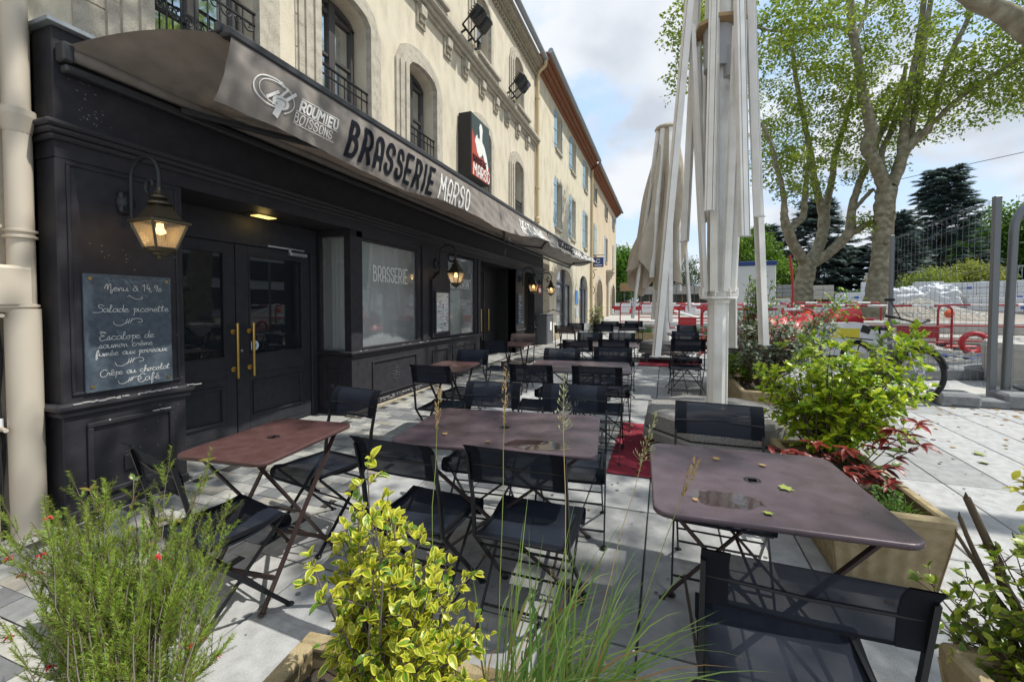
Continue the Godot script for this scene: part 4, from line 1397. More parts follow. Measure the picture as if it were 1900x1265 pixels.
func awnings() -> void:
	for k in 2:
		var old := k == 1
		var z0 := -10.02 if old else -2.06
		var z1 := -17.3 if old else -9.95
		var A := thing("awning", "grey brown awning with worn lettering over the blue shop window" if old else "taupe awning lettered in dark and white above the charcoal shopfront", "awning", Vector3(XW, 2.8, z0), 0, "")
		var m: Material = M.awning_old if old else M.awning
		var b := MB.new()
		b.grid(func(u, v):
			var z := lerpf(z0 + .02, z1, u)
			if not old: z += .36 * (1.0 - v) * pow(1.0 - u, 6.0)
			var bulge := .06 * sin(v * PI) * exp(-u * 14.0) - .10 * sin(v * PI) * (1.0 - exp(-u * 14.0))
			return Vector3(lerpf(-3.63, -2.69, v), lerpf(3.13, 3.24, v) + bulge + .008 * sin(z * 6.0 + v * 4.0), z), 90, 14)
		wp(A, "cloth", b, m)
		b = MB.new()
		b.grid(func(u, v): return valance(u, v, z0, z1, old), 420, 26)
		var val := wp(A, "valance", b, m)
		b = MB.new()
		b.tube([Vector3(-3.65, 3.105, z0 + .36), Vector3(-3.65, 3.105, z1)], .042, 12)
		wp(A, "roller", b, m)
		b = MB.new()
		b.bx(-2.73, -2.64, 3.212, 3.275, z1, z0 + .03, .012)
		b.bx(-2.75, -2.70, 3.235, 3.30, z0 - .02, z0 + .05, .008)
		wp(A, "front_bar", b, M.charcoal)
		b = MB.new()
		b.bx(-3.69, -3.60, 3.04, 3.16, z0 + .34, z0 + .40, .01)
		b.bx(-3.69, -3.62, 2.98, 3.03, z1, z0 + .38, .01)
		wp(A, "bracket", b, M.charcoal)
		for q in [.04, .96]:
			b = MB.new()
			var z := lerpf(z0, z1, q)
			var s := -1.0 if q < .5 else 1.0
			b.bar(Vector3(-3.62, 3.02, z + s * .0), Vector3(-3.2, 3.05, z + s * 1.1), .05, .045, Vector3.UP, .008)
			b.bar(Vector3(-3.2, 3.05, z + s * 1.1), Vector3(-2.72, 3.17, z + s * .15), .045, .04, Vector3.UP, .008)
			b.box(Vector3(-3.2, 3.05, z + s * 1.1), Vector3(.07, .07, .07), .015)
			wp(A, "arm", b, M.charcoal)
		var on := func(p: Vector2) -> Vector3:   # a point (metres along the bar, height) laid on the valance
			var u := clampf((-p.x - z0) / (z1 - z0), 0, 1)
			var top := valance(u, 0, z0, z1, old).y
			var bot := valance(u, 1, z0, z1, old).y
			return valance(u, clampf((top - p.y) / (top - bot), 0, 1), z0, z1, old) + Vector3(.0075, 0, 0)
		if not old:
			b = MB.new()
			deco(b, "BRASSERIE", .098, .285, .044, func(p): return on.call(Vector2(3.22 + p.x, 2.835 + p.y)), .72)
			pieces(val, "letter", b, M.print_dark)
			b = MB.new()
			deco(b, "MARSO", .100, .28, .034, func(p): return on.call(Vector2(4.83 + p.x, 2.835 + p.y)), .62)
			deco(b, "RESTAURANT", .105, .25, .036, func(p): return on.call(Vector2(7.85 + p.x, 2.87 + p.y)), .42)
			pieces(val, "letter", b, M.print_white)
			# drinks supplier's mark: a looped ring, a little jug, two ruled lines of type
			b = MB.new()
			var lo := func(p): return on.call(Vector2(2.42 + p.x * .86, 3.0 + p.y * .86))
			b.ribbon(arc(Vector2(-.02, .01), .175, .115, 35, 300, 26), .011, lo)
			b.ribbon(arc(Vector2(.0, .015), .15, .09, 60, 270, 22), .008, lo)
			b.ribbon(arc(Vector2(.06, -.01), .15, .115, -60, 75, 16), .010, lo)
			var body := PackedVector2Array()
			for j in 20:
				var a := TAU * j / 20
				body.append(Vector2(.075 + cos(a) * .085, -.045 + sin(a) * .055))
			b.prism(body, func(p, q, d): return lo.call(Vector2(p, q)) + Vector3(d, 0, 0), -.001, .0)
			b.ribbon([Vector2(.05, -.15), Vector2(.075, -.07)], .06, lo)
			b.ribbon([Vector2(.0, -.08), Vector2(.12, .09)], .022, lo)
			b.ribbon([Vector2(-.06, -.05), Vector2(.03, .03)], .026, lo)
			b.ribbon([Vector2(.12, .0), Vector2(.20, .085)], .028, lo)
			b.ribbon([Vector2(.03, .115), Vector2(.05, .118)], .018, lo)
			deco(b, "ROUMIEU", .040, .070, .017, func(p): return on.call(Vector2(2.66 + p.x, 2.985 + p.y)), .38)
			deco(b, "BOISSONS", .036, .066, .008, func(p): return on.call(Vector2(2.63 + p.x, 2.89 + p.y)), .44)
			b.ribbon([Vector2(2.65, 3.073), Vector2(2.80, 3.073), Vector2(2.90, 3.073), Vector2(3.06, 3.073)], .006, on)
			b.ribbon([Vector2(2.63, 2.970), Vector2(2.80, 2.970), Vector2(2.90, 2.970), Vector2(3.06, 2.970)], .006, on)
			b.ribbon([Vector2(2.62, 2.875), Vector2(2.80, 2.875), Vector2(2.90, 2.875), Vector2(3.05, 2.875)], .006, on)
			obj("emblem", b, M.print_white, val)
			b = MB.new()
			b.ribbon(arc(Vector2(.075, -.045), .05, .03, 0, 360, 18), .006, func(p): return lo.call(p) + Vector3(.003, 0, 0))
			obj("emblem_line", b, M.awning, val)
		else:
			b = MB.new()
			deco(b, "BRASSERIE", .15, .20, .05, func(p): return on.call(Vector2(11.0 + p.x, 3.02 + p.y)), .42)
			pieces(val, "letter", b, M.print_dark)
			b = MB.new()
			deco(b, "MARSO", .15, .20, .05, func(p): return on.call(Vector2(13.0 + p.x, 3.04 + p.y)), .42)
			deco(b, "RESTAURANT", .15, .18, .04, func(p): return on.call(Vector2(14.7 + p.x, 3.09 + p.y)), .35)
			pieces(val, "letter", b, M.print_white)

func make_lantern(label: String) -> Node3D:   # origin on the wall face, arm reaching along +x
	var L := thing("wall_lantern", label, "lantern", Vector3(), 0, "lit wall lanterns along the shopfront")
	var b := MB.new()
	b.lathe([[0.0, -.055], [.05, -.055], [.062, -.02], [.062, .02], [.05, .055], [0, .055]], 6)
	b.box(Vector3(.02, 0, 0), Vector3(.05, .16, .09), .015)
	obj("wall_plate", b, M.iron, L)
	b = MB.new()
	var pts := [Vector3(.075, -.19, 0), Vector3(.085, -.1, 0), Vector3(.085, .12, 0)]
	for k in 15:
		var a := PI - PI * k / 14.0
		pts.append(Vector3(.235 + cos(a) * .15, .16 + sin(a) * .145, 0))
	for k in 20:
		var a := -float(k) * .33
		var r := .085 * (1.0 - k / 24.0)
		pts.append(Vector3(.300 + cos(a) * r, .10 + sin(a) * r * 1.1, 0))
	b.tube(pts, .0145, 8)
	b.tube([Vector3(.0, .01, 0), Vector3(.085, .01, 0)], .012, 8)
	obj("bracket", b, M.iron, L)
	b = MB.new()
	b.tube([Vector3(.385, .12, 0), Vector3(.385, .03, 0)], .010, 8)
	b.lathe([[0, .06], [.018, .05], [.012, .035], [.045, .02], [.05, .005], [.03, -.005], [.07, -.025], [.075, -.04]], 16, Vector3(.385, 0, 0))
	obj("finial", b, M.lantern, L)
	b = MB.new()
	b.lathe([[.055, -.03], [.125, -.135], [.178, -.155], [.182, -.170], [.155, -.17]], 4, Vector3(.385, 0, 0), PI / 4, true)
	obj("roof", b, M.lantern, L)
	b = MB.new()
	for k in 4:
		var a := PI / 4 + k * PI / 2
		var a2 := a + PI / 2
		var t := Vector3(.385 + cos(a) * .160, -.168, sin(a) * .160)
		var u := Vector3(.385 + cos(a) * .090, -.345, sin(a) * .090)
		b.bar(t, u, .014, .014)
		b.bar(u, Vector3(.385 + cos(a2) * .090, -.345, sin(a2) * .090), .016, .018)
		b.bar(t, Vector3(.385 + cos(a2) * .160, -.168, sin(a2) * .160), .016, .014)
	obj("frame", b, M.lantern, L)
	for k in 4:
		var a := PI / 4 + k * PI / 2
		var a2 := a + PI / 2
		b = MB.new()
		b.quad(Vector3(.385 + cos(a) * .155, -.17, sin(a) * .155), Vector3(.385 + cos(a2) * .155, -.17, sin(a2) * .155), Vector3(.385 + cos(a2) * .087, -.343, sin(a2) * .087), Vector3(.385 + cos(a) * .087, -.343, sin(a) * .087))
		obj("glass", b, M.lantern_glass, L)
	b = MB.new()
	b.lathe([[.092, -.345], [.08, -.365], [.06, -.375], [.05, -.39], [.03, -.395], [.02, -.415], [0, -.42]], 16, Vector3(.385, 0, 0))
	obj("base", b, M.lantern, L)
	b = MB.new()
	b.lathe([[0, -.165], [.02, -.17], [.022, -.20], [.034, -.22], [.034, -.235], [.0, -.25]], 10, Vector3(.385, 0, 0))
	obj("bulb", b, M.bulb, L)
	return L

func lantern_lamp(at: Vector3) -> void:
	var l := OmniLight3D.new()
	l.name = "lantern_light"
	l.light_color = Color(1, .80, .50)
	l.light_energy = .022
	l.light_size = .03
	l.omni_range = 8
	l.omni_attenuation = 2
	l.shadow_enabled = true
	l.position = at + Vector3(.385, -.222, 0)
	add_child(l, true)

func downpipe(called_label: String, m: Material, x: float, z: float, y0: float, y1: float, r: float, group := "") -> Node3D:
	var D := thing("downpipe", called_label, "downpipe", Vector3(x, y0, z), 0, group)
	var b := MB.new()
	b.tube([Vector3(x, y0, z), Vector3(x, y1, z)], r, 14)
	wp(D, "pipe", b, m)
	return D

func facade_things() -> void:
	var L := make_lantern("lit brass lantern on scrolled arm above the slate menu board")
	L.position = Vector3(XF, 2.22, -2.02)
	lantern_lamp(L.position)
	for q in [[Vector3(XF, 2.20, -6.52), "lit lantern on scrolled arm above the menu case, between the two lettered windows"], [Vector3(XF, 2.20, -11.05), "lit lantern on the narrow pier with the small slate, left of the far pair"], [Vector3(XF, 2.20, -12.95), "farthest lit lantern, on the last pier beside the stone house"]]:
		var k := dup(L, q[0], 0.0, q[1], "lit wall lanterns along the shopfront")
		lantern_lamp(k.position)
	# slate menu board
	var B := thing("menu_slate", "large slate menu board chalked with a lunch menu, screwed to the corner pier", "menu board", Vector3(XF + .002, .89, -2.035))
	var b := MB.new()
	b.bx(XF + .002, XF + .022, .885, 1.70, -2.31, -1.765, .004)
	wp(B, "slate", b, M.slate)
	b = MB.new()
	for q in [[.925, -1.80], [.925, -2.275], [1.665, -1.80], [1.665, -2.275]]:
		b.tube([Vector3(XF + .02, q[0], q[1]), Vector3(XF + .027, q[0], q[1])], .011, 10)
	pieces(B, "screw", b, M.brass)
	b = MB.new()
	var on := func(x0: float, y0: float, tilt := .0) -> Callable: return func(p: Vector2): return Vector3(XF + .0235, y0 + p.y + p.x * tilt, -1.765 - x0 - p.x)
	for t in [["Mãnu à 14,90", .12, 1.585, .05, .01], ["_", .25, 1.53, .05, .0], ["Salade picorette", .06, 1.435, .05, .0], ["~", .16, 1.345, .075, .03], ["Escalope de", .075, 1.24, .052, .0], ["saumon crème", .07, 1.185, .045, .0], ["fumée aux poireaux", .05, 1.13, .043, .0], ["~", .165, 1.055, .075, .03], ["Crêpe au chocolat", .075, .99, .044, .0], ["~", .18, .925, .06, .03], ["Café", .30, .92, .055, .0]]:
		chalk_text(b, t[0].replace("ã", "e"), t[3], .0030, on.call(t[1], t[2], t[4]))
	pieces(B, "chalk_word", b, M.chalk)
	b = MB.new()
	var r := RandomNumberGenerator.new()
	r.seed = 8
	for k in 9:   # pale veins where the slate has flaked
		var p := Vector2(r.randf_range(0, .54), .78 if k < 6 else r.randf_range(.2, .7))
		var l := [p]
		for j in 7:
			p += Vector2(r.randf_range(-.005, .035), r.randf_range(-.028, .012))
			p.x = clampf(p.x, .005, .54)
			l.append(p)
		b.ribbon(l, .0016, func(q): return Vector3(XF + .0228, .89 + q.y, -1.77 - q.x))
	wp(B, "flaked_edge", b, M.shutter_blue)
	# small slate on the far pier
	B = thing("small_slate", "narrow chalked slate board on the far pier below a lantern", "menu board", Vector3(XF, 1.0, -11.1))
	b = MB.new()
	b.bx(XF + .002, XF + .02, 1.0, 1.80, -11.36, -10.86, .004)
	wp(B, "slate", b, M.slate)
	b = MB.new()
	for k in 9: chalk_text(b, ["Salade", "du chef", "~", "Escalope", "crème", "~", "Crêpe", "au sucre", "Café"][k], .05, .005, func(p): return Vector3(XF + .0215, 1.71 - k * .078 + p.y, -10.92 - p.x))
	pieces(B, "chalk_word", b, M.chalk)
	# glazed menu case with shaped head
	B = thing("menu_case", "grey wooden menu case with arched head holding printed pages, beside the second window", "menu case", Vector3(XF, .95, -6.65))
	b = MB.new()
	var head := PackedVector2Array([Vector2(-6.34, .95), Vector2(-6.34, 1.92), Vector2(-6.42, 1.945), Vector2(-6.50, 2.02), Vector2(-6.60, 2.06), Vector2(-6.70, 2.06), Vector2(-6.80, 2.02), Vector2(-6.88, 1.945), Vector2(-6.96, 1.92), Vector2(-6.96, .95)])
	b.prism(head, func(a, q, d): return Vector3(XF + d, q, a), .001, .045)
	wp(B, "board", b, M.dark_paint_door)
	b = MB.new()
	frame_x(b, XF + .045, .03, 1.0, 1.74, -6.39, -6.91, .035)
	wp(B, "frame", b, M.dark_trim)
	b = MB.new()
	b.bx(XF + .046, XF + .05, 1.035, 1.705, -6.875, -6.425)
	var paper := wp(B, "page", b, M.white_paint)
	b = MB.new()
	for k in 46:
		var y := 1.68 - r.randf_range(0, .62)
		var z := -6.44 - r.randf_range(0, .38)
		var w := r.randf_range(.02, .12)
		b.bx(XF + .0505, XF + .0512, y, y + .009, maxf(z - w, -6.87), z)
	pieces(paper, "print_line", b, M.steel_dark)
	b = MB.new()
	for q in [[1.50, -6.55, .05, .05], [1.42, -6.68, .09, .04], [1.14, -6.72, .04, .06], [1.2, -6.83, .03, .05], [1.62, -6.82, .03, .04]]:
		b.bx(XF + .0505, XF + .0515, q[0], q[0] + q[2], q[1] - q[3], q[1])
	pieces(paper, "picture", b, M.brick_red)
	b = MB.new()
	b.bx(XF + .051, XF + .054, 1.02, 1.075, -6.68, -6.60)
	obj("price_tag", b, M.canvas, paper)
	b = MB.new()
	b.bx(XF + .070, XF + .073, 1.035, 1.705, -6.875, -6.425)
	obj("pane", b, M.glass, paper)
	# projecting sign box with a white figure on green and red
	B = thing("sign_box", "tall black sign box with white figure on green and red, above the awning", "sign", Vector3(XW, 4.05, -8.2))
	b = MB.new()
	b.bx(XW + .02, XW + .30, 4.06, 5.30, -8.72, -7.80, .01)
	wp(B, "box", b, M.black)
	var face := XW + .302
	b = MB.new()
	b.bx(face - .002, face + .003, 4.08, 5.28, -8.70, -7.82)
	var fg := wp(B, "green_face", b, mat("sign_green", lin(.035, .055, .05), .5))
	var pt := func(a, q, d): return Vector3(face + d, 4.08 + q * 1.2, -7.82 - a * .88)
	b = MB.new()
	b.prism(PackedVector2Array([Vector2(0, .0), Vector2(0, .74), Vector2(.12, .66), Vector2(.35, .45), Vector2(.6, .38), Vector2(1, .30), Vector2(1, .0)]), pt, .003, .005)
	wp(B, "red_face", b, mat("sign_red", lin(.42, .06, .03), .5))
	b = MB.new()
	var fig := []
	for q in [[.22, .68], [.28, .71], [.32, .66], [.40, .68], [.44, .64], [.43, .78], [.40, .86], [.45, .94], [.54, .94], [.60, .86], [.57, .76], [.57, .66], [.70, .60], [.84, .46], [.93, .30], [.92, .22], [.84, .22], [.72, .34], [.60, .46], [.52, .40], [.40, .36], [.28, .42], [.22, .52], [.16, .58]]: fig.append(Vector2(q[0], q[1]))
	b.prism(PackedVector2Array(fig), pt, .005, .008)
	wp(B, "white_figure", b, M.print_white)
	b = MB.new()
	deco(b, "BRASSERIE", .052, .13, .022, func(p): return Vector3(face + .0105, 4.36 + p.y, -7.86 - p.x), .5)
	pieces(B, "letter", b, M.print_dark)
	b = MB.new()
	deco(b, "MARSO", .105, .22, .034, func(p): return Vector3(face + .0105, 4.11 + p.y, -7.88 - p.x), .5)
	pieces(B, "letter", b, M.print_white)
	# floodlights on the string course
	for q in [[Vector3(XW + .22, 6.98, -7.75), "black floodlight tilted down on the string course, nearer of the two pairs", -8.02], [Vector3(XW + .22, 7.0, -10.35), "black floodlight tilted down on the string course, farther pair", -10.62]]:
		for side in 2:
			var p: Vector3 = q[0] + Vector3(0, 0, -.30 * side)
			var F := thing("floodlight", q[1].replace("floodlight", "right-hand floodlight" if side else "left-hand floodlight"), "floodlight", p, 0, "floodlights on the string course")
			var bas := Basis(Vector3.BACK, -.75)
			b = MB.new()
			b.box(p + Vector3(.25, .1, 0), Vector3(.17, .30, .26), .03, bas)
			for k in 5: b.box(p + bas * Vector3(-.10, -.1 + k * .05, 0) + Vector3(.25, .1, 0), Vector3(.05, .012, .22), 0, bas)
			wp(F, "housing", b, M.black)
			b = MB.new()
			b.box(p + Vector3(.25, .1, 0) + bas * Vector3(.088, 0, 0), Vector3(.008, .25, .21), 0, bas)
			wp(F, "glass", b, M.glass_dark)
			b = MB.new()
			for s in [-1, 1]: b.bar(p + Vector3(0, -.12, s * .15), p + Vector3(.25, .1, s * .15), .012, .03)
			b.bar(p + Vector3(0, -.12, -.15), p + Vector3(0, -.12, .15), .03, .03)
			b.bar(p + Vector3(-.22, -.22, 0), p + Vector3(0, -.12, 0), .03, .03)
			wp(F, "yoke", b, M.black_metal)
	# pipes
	var D := downpipe("cream painted downpipe with ringed collars left of the dark corner pier", M.beige_pipe, XW + .085, -1.535, 0, 9.0, .062)
	b = MB.new()
	for y in [.62, 1.46, 1.93, 2.66, 4.2]:
		b.lathe([[.06, -.03], [.078, -.025], [.078, -.012], [.066, -.006], [.066, .006], [.078, .012], [.078, .025], [.06, .03]], 16, Vector3(XW + .085, y, -1.535))
	for y in [.72, 1.42, 1.96]:
		b.tube([Vector3(XW + .02, y, -1.44), Vector3(XW + .15, y, -1.42)], .012, 8)
	b.lathe([[.064, 2.56], [.086, 2.66], [.086, 2.70], [.064, 2.70]], 16, Vector3(XW + .085, 0, -1.535))
	pieces(D, "collar", b, M.beige_pipe)
	b = MB.new()
	b.lathe([[.06, 1.44], [.082, 1.46], [.082, -.05]], 18, Vector3(XW + .085, 0, -1.535))
	b.box(Vector3(XW + .07, 1.60, -1.40), Vector3(.17, .26, .34), .02)
	b.box(Vector3(XW + .07, 1.49, -1.46), Vector3(.15, .10, .22), .03)
	wp(D, "sleeve", b, M.beige_pipe)
	b = MB.new()
	var pts := []
	for k in 16: pts.append(Vector3(XW + .03 + .01 * sin(k * .9), 1.46 - k * .1 + .12 * exp(-k * .8), -1.43 + .10 * exp(-k * .9) + .006 * sin(k * 1.7)))
	b.tube(pts, .011, 6)
	pts = []
	for k in 16: pts.append(Vector3(XW + .035, 1.40 - k * .1, -1.445 + .008 * sin(k * 1.1 + 2)))
	b.tube(pts, .008, 6)
	var cab := obj("wall_cable", b, M.rubber)
	tag(cab, "black cable running down the wall left of the cream downpipe", "cable")
	b = MB.new()
	b.box(Vector3(XW + .045, .74, -1.436), Vector3(.008, .08, .03), .003)
	obj("cable_tag", b, M.white_paint, cab)
	b = MB.new()
	b.box(Vector3(XW + .02, 1.5, -1.0), Vector3(.04, 3.4, .85), .0)
	b.bx(XW, XW + .05, -.1, 1.35, -1.42, -.6)
	var lw := obj("rendered_pier", b, M.plaster_pale)
	tag(lw, "pale pinkish rendered wall edge behind the cream downpipe", "wall")
	D = downpipe("ochre downpipe with swan neck between the brasserie house and the shuttered house", M.ochre_pipe, XW + .08, -13.24, 4.1, 8.75, .055)
	b = MB.new()
	b.tube([Vector3(XW + .34, 9.12, -13.24), Vector3(XW + .33, 8.98, -13.24), Vector3(XW + .12, 8.82, -13.24), Vector3(XW + .08, 8.66, -13.24)], .055, 12)
	for y in [5.2, 6.6, 8.0]: b.lathe([[.055, -.03], [.07, -.02], [.07, .02], [.055, .03]], 12, Vector3(XW + .08, y, -13.24))
	b.lathe([[.055, 4.3], [.08, 4.25], [.08, 4.12], [.03, 4.08]], 12, Vector3(XW + .08, 0, -13.24))
	pieces(D, "collar", b, M.ochre_pipe)
	D = downpipe("ochre downpipe between the shuttered house and the corner house", M.ochre_pipe, XW + .09, -23.95, .5, 8.9, .07)
	# meter cabinet, notice, handrail beyond the last pier
	B = thing("meter_cabinet", "grey meter cabinet with white notice at the foot of the last dark pier", "cabinet", Vector3(XF, .3, -13.0))
	b = MB.new()
	b.bx(XF, XF + .34, .2, 1.20, -13.40, -12.62, .01)
	wp(B, "body", b, mat("cabinet_grey", lin(.10, .105, .115), .5))
	b = MB.new()
	frame_x(b, XF + .34, .012, .32, 1.14, -12.68, -13.34, .03)
	b.bx(XF, XF + .37, 1.20, 1.24, -13.43, -12.59, .01)
	wp(B, "door", b, mat("cabinet_door", lin(.14, .145, .155), .5))
	b = MB.new()
	b.bx(XF + .352, XF + .358, .72, .98, -13.16, -12.92)
	wp(B, "notice", b, M.white_paint)
	b = MB.new()
	b.bx(XF, XF + .012, 1.86, 2.12, -13.14, -12.82)
	var no := obj("red_notice", b, M.red_metal)
	tag(no, "small red and white notice on the last dark pier", "notice")
	b = MB.new()
	b.bx(XF + .012, XF + .015, 1.90, 2.02, -13.10, -12.86)
	obj("white_panel", b, M.white_paint, no)
	b = MB.new()
	b.tube([Vector3(XF + .30, 1.35, -13.5), Vector3(XF + .34, 1.30, -14.1), Vector3(XF + .36, 1.18, -14.6)], .02, 8)
	b.tube([Vector3(XF + .1, 1.3, -13.6), Vector3(XF + .3, 1.34, -13.55)], .014, 6)
	tag(obj("handrail", b, M.black_metal), "short black handrail curving out by the stone pier", "handrail")
	# blue hanging sign with scrolled iron bracket
	B = thing("hanging_sign", "blue square shop sign hanging out at the end of the far awning", "sign", Vector3(XW, 3.6, -24.2))
	b = MB.new()
	b.bx(XW + .12, XW + .70, 3.62, 4.16, -24.24, -24.16, .01)
	wp(B, "board", b, M.blue_sign)
	b = MB.new()
	b.ribbon(arc(Vector2(0, 0), .10, .10, 40, 330, 14), .04, func(p): return Vector3(XW + .41 + p.x, 3.95 + p.y, -24.155), Vector3(0, 0, .0004))
	b.bx(XW + .2, XW + .62, 3.70, 3.75, -24.158, -24.154)
	wp(B, "emblem", b, M.print_white)
	b = MB.new()
	b.tube([Vector3(XW, 4.28, -24.2), Vector3(XW + .75, 4.28, -24.2)], .02, 6)
	pts = []
	for k in 12: pts.append(Vector3(XW + .12 + .1 * sin(k * .9), 3.4 - k * .12, -24.2))
	b.tube(pts, .022, 6)
	b.tube([Vector3(XW, 3.4, -24.2), Vector3(XW + .35, 3.5, -24.2)], .02, 6)
	wp(B, "bracket", b, M.black_metal)

func make_chair(m_frame: Material, m_sling: Material, m_hem: Material, called: String, label: String) -> Node3D:   # faces -z; origin on the ground under the seat
	var C := thing(called, label, "chair", Vector3(), 0, "folding terrace chairs")
	var b := MB.new()
	var w := .205
	# seat sling: hangs between the rails, rolls over the front bar
	var prof := [Vector2(.17, .435), Vector2(.10, .427), Vector2(0, .425), Vector2(-.10, .432), Vector2(-.165, .445), Vector2(-.20, .452), Vector2(-.228, .438), Vector2(-.236, .41), Vector2(-.225, .38), Vector2(-.20, .365)]
	var seat := func(u: float, v: float) -> Vector3:
		var t := v * (prof.size() - 1)
		var j := mini(int(t), prof.size() - 2)
		var p: Vector2 = prof[j].lerp(prof[j + 1], t - j)
		var sag := -.012 * sin(u * PI) * clampf((.17 - absf(p.x)) * 8.0, 0, 1)
		return Vector3(lerpf(-w + .02, w - .02, u), p.y + sag, p.x)
	b.grid(seat, 8, 27)
	obj("seat", b, m_sling, C)
	b = MB.new()
	for s in [-1.0, 1.0]:
		b.grid(func(u, v):
			var q: Vector3 = seat.call(.5, v)
			return Vector3(s * lerpf(w - .045, w + .002, u), q.y + .002, q.z), 2, 27)
	b.grid(func(u, v): return Vector3(lerpf(-w + .02, w - .02, u), .434 + .003 * v, .172 - v * .03), 1, 1)
	obj("seat_hem", b, m_hem, C)
	# back: a band that leans and flares at the top
	var bp := [Vector2(.206, .69), Vector2(.207, .715), Vector2(.211, .745), Vector2(.219, .78), Vector2(.235, .82), Vector2(.262, .852), Vector2(.277, .862)]
	var back := func(u: float, v: float) -> Vector3:
		var t := v * (bp.size() - 1)
		var j := mini(int(t), bp.size() - 2)
		var p: Vector2 = bp[j].lerp(bp[j + 1], t - j)
		return Vector3(lerpf(-w, w, u), p.y, p.x + .020 * sin(u * PI) * (1.0 - v) * minf(1.0, v * 3.0 + .4))
	b = MB.new()
	b.grid(func(u, v): return back.call(lerpf(.08, .92, u), v), 10, 12)
	obj("back", b, m_sling, C)
	b = MB.new()
	for s in [0.0, 1.0]:
		b.grid(func(u, v): return back.call(lerpf(-.012, .13, u) if s == 0.0 else lerpf(.87, 1.012, u), v) + Vector3(0, 0, .002), 2, 12)
		b.grid(func(u, v): return back.call(lerpf(-.012, .13, u) if s == 0.0 else lerpf(.87, 1.012, u), v) + Vector3(0, 0, -.005), 2, 12)
	b.grid(func(u, v): return back.call(u, lerpf(.90, 1.0, v)) + Vector3(0, .001, .001), 10, 1)
	b.grid(func(u, v): return back.call(u, lerpf(0, .07, v)) + Vector3(0, .001, .001), 10, 1)
	obj("back_hem", b, m_hem, C)
	# frame: back uprights run on down to the front feet, seat rails' legs run back: a pair of crosses
	for s in [-1.0, 1.0]:
		b = MB.new()
		b.bar(Vector3(s * w, .61, .186), Vector3(s * w, .43, .165), .012, .020)
		b.bar(Vector3(s * w, .82, .238), Vector3(s * w, .61, .186), .011, .018)
		b.bar(Vector3(s * w, .435, .168), Vector3(s * w, .012, -.215), .009, .019)
		b.lathe([[.018, 0], [.020, .006], [.014, .012], [0, .012]], 10, Vector3(s * w, 0, -.222))
		obj("leg", b, m_frame, C)
		b = MB.new()
		var w2 := w - .018
		b.bar(Vector3(s * w2, .425, -.19), Vector3(s * w2, .012, .205), .009, .014)
		b.lathe([[.018, 0], [.020, .006], [.014, .012], [0, .012]], 10, Vector3(s * w2, 0, .212))
		obj("leg", b, m_frame, C)
		b = MB.new()
		b.bar(Vector3(s * w2, .43, .17), Vector3(s * w2, .44, -.20), .010, .018)
		obj("seat_rail", b, m_frame, C)
	b = MB.new()
	b.tube([Vector3(-w, .07, -.165), Vector3(w, .07, -.165)], .006, 6)
	b.tube([Vector3(-w + .018, .10, .125), Vector3(w - .018, .10, .125)], .006, 6)
	b.tube([Vector3(-w + .018, .24, -.015), Vector3(w - .018, .24, -.015)], .005, 6)
	b.tube([Vector3(-w, .35, .09), Vector3(w, .35, .09)], .006, 6)
	b.tube([Vector3(-w + .01, .372, -.205), Vector3(w - .01, .372, -.205)], .008, 6)
	b.tube([Vector3(-w + .01, .43, .17), Vector3(w - .01, .43, .17)], .007, 6)
	b.tube([Vector3(-w, .765, .213), Vector3(0, .77, .236), Vector3(w, .765, .213)], .005, 6)
	pieces(C, "stretcher", b, m_frame, false)
	return C

func rounded(w: float, d: float, r: float, k := 7) -> PackedVector2Array:
	var p := PackedVector2Array()
	for q in [[1, 1, 0], [-1, 1, 90], [-1, -1, 180], [1, -1, 270]]:
		for j in k:
			var a := deg_to_rad(q[2] + 90.0 * j / (k - 1))
			p.append(Vector2(q[0] * (w / 2 - r) + cos(a) * r, q[1] * (d / 2 - r) + sin(a) * r))
	return p

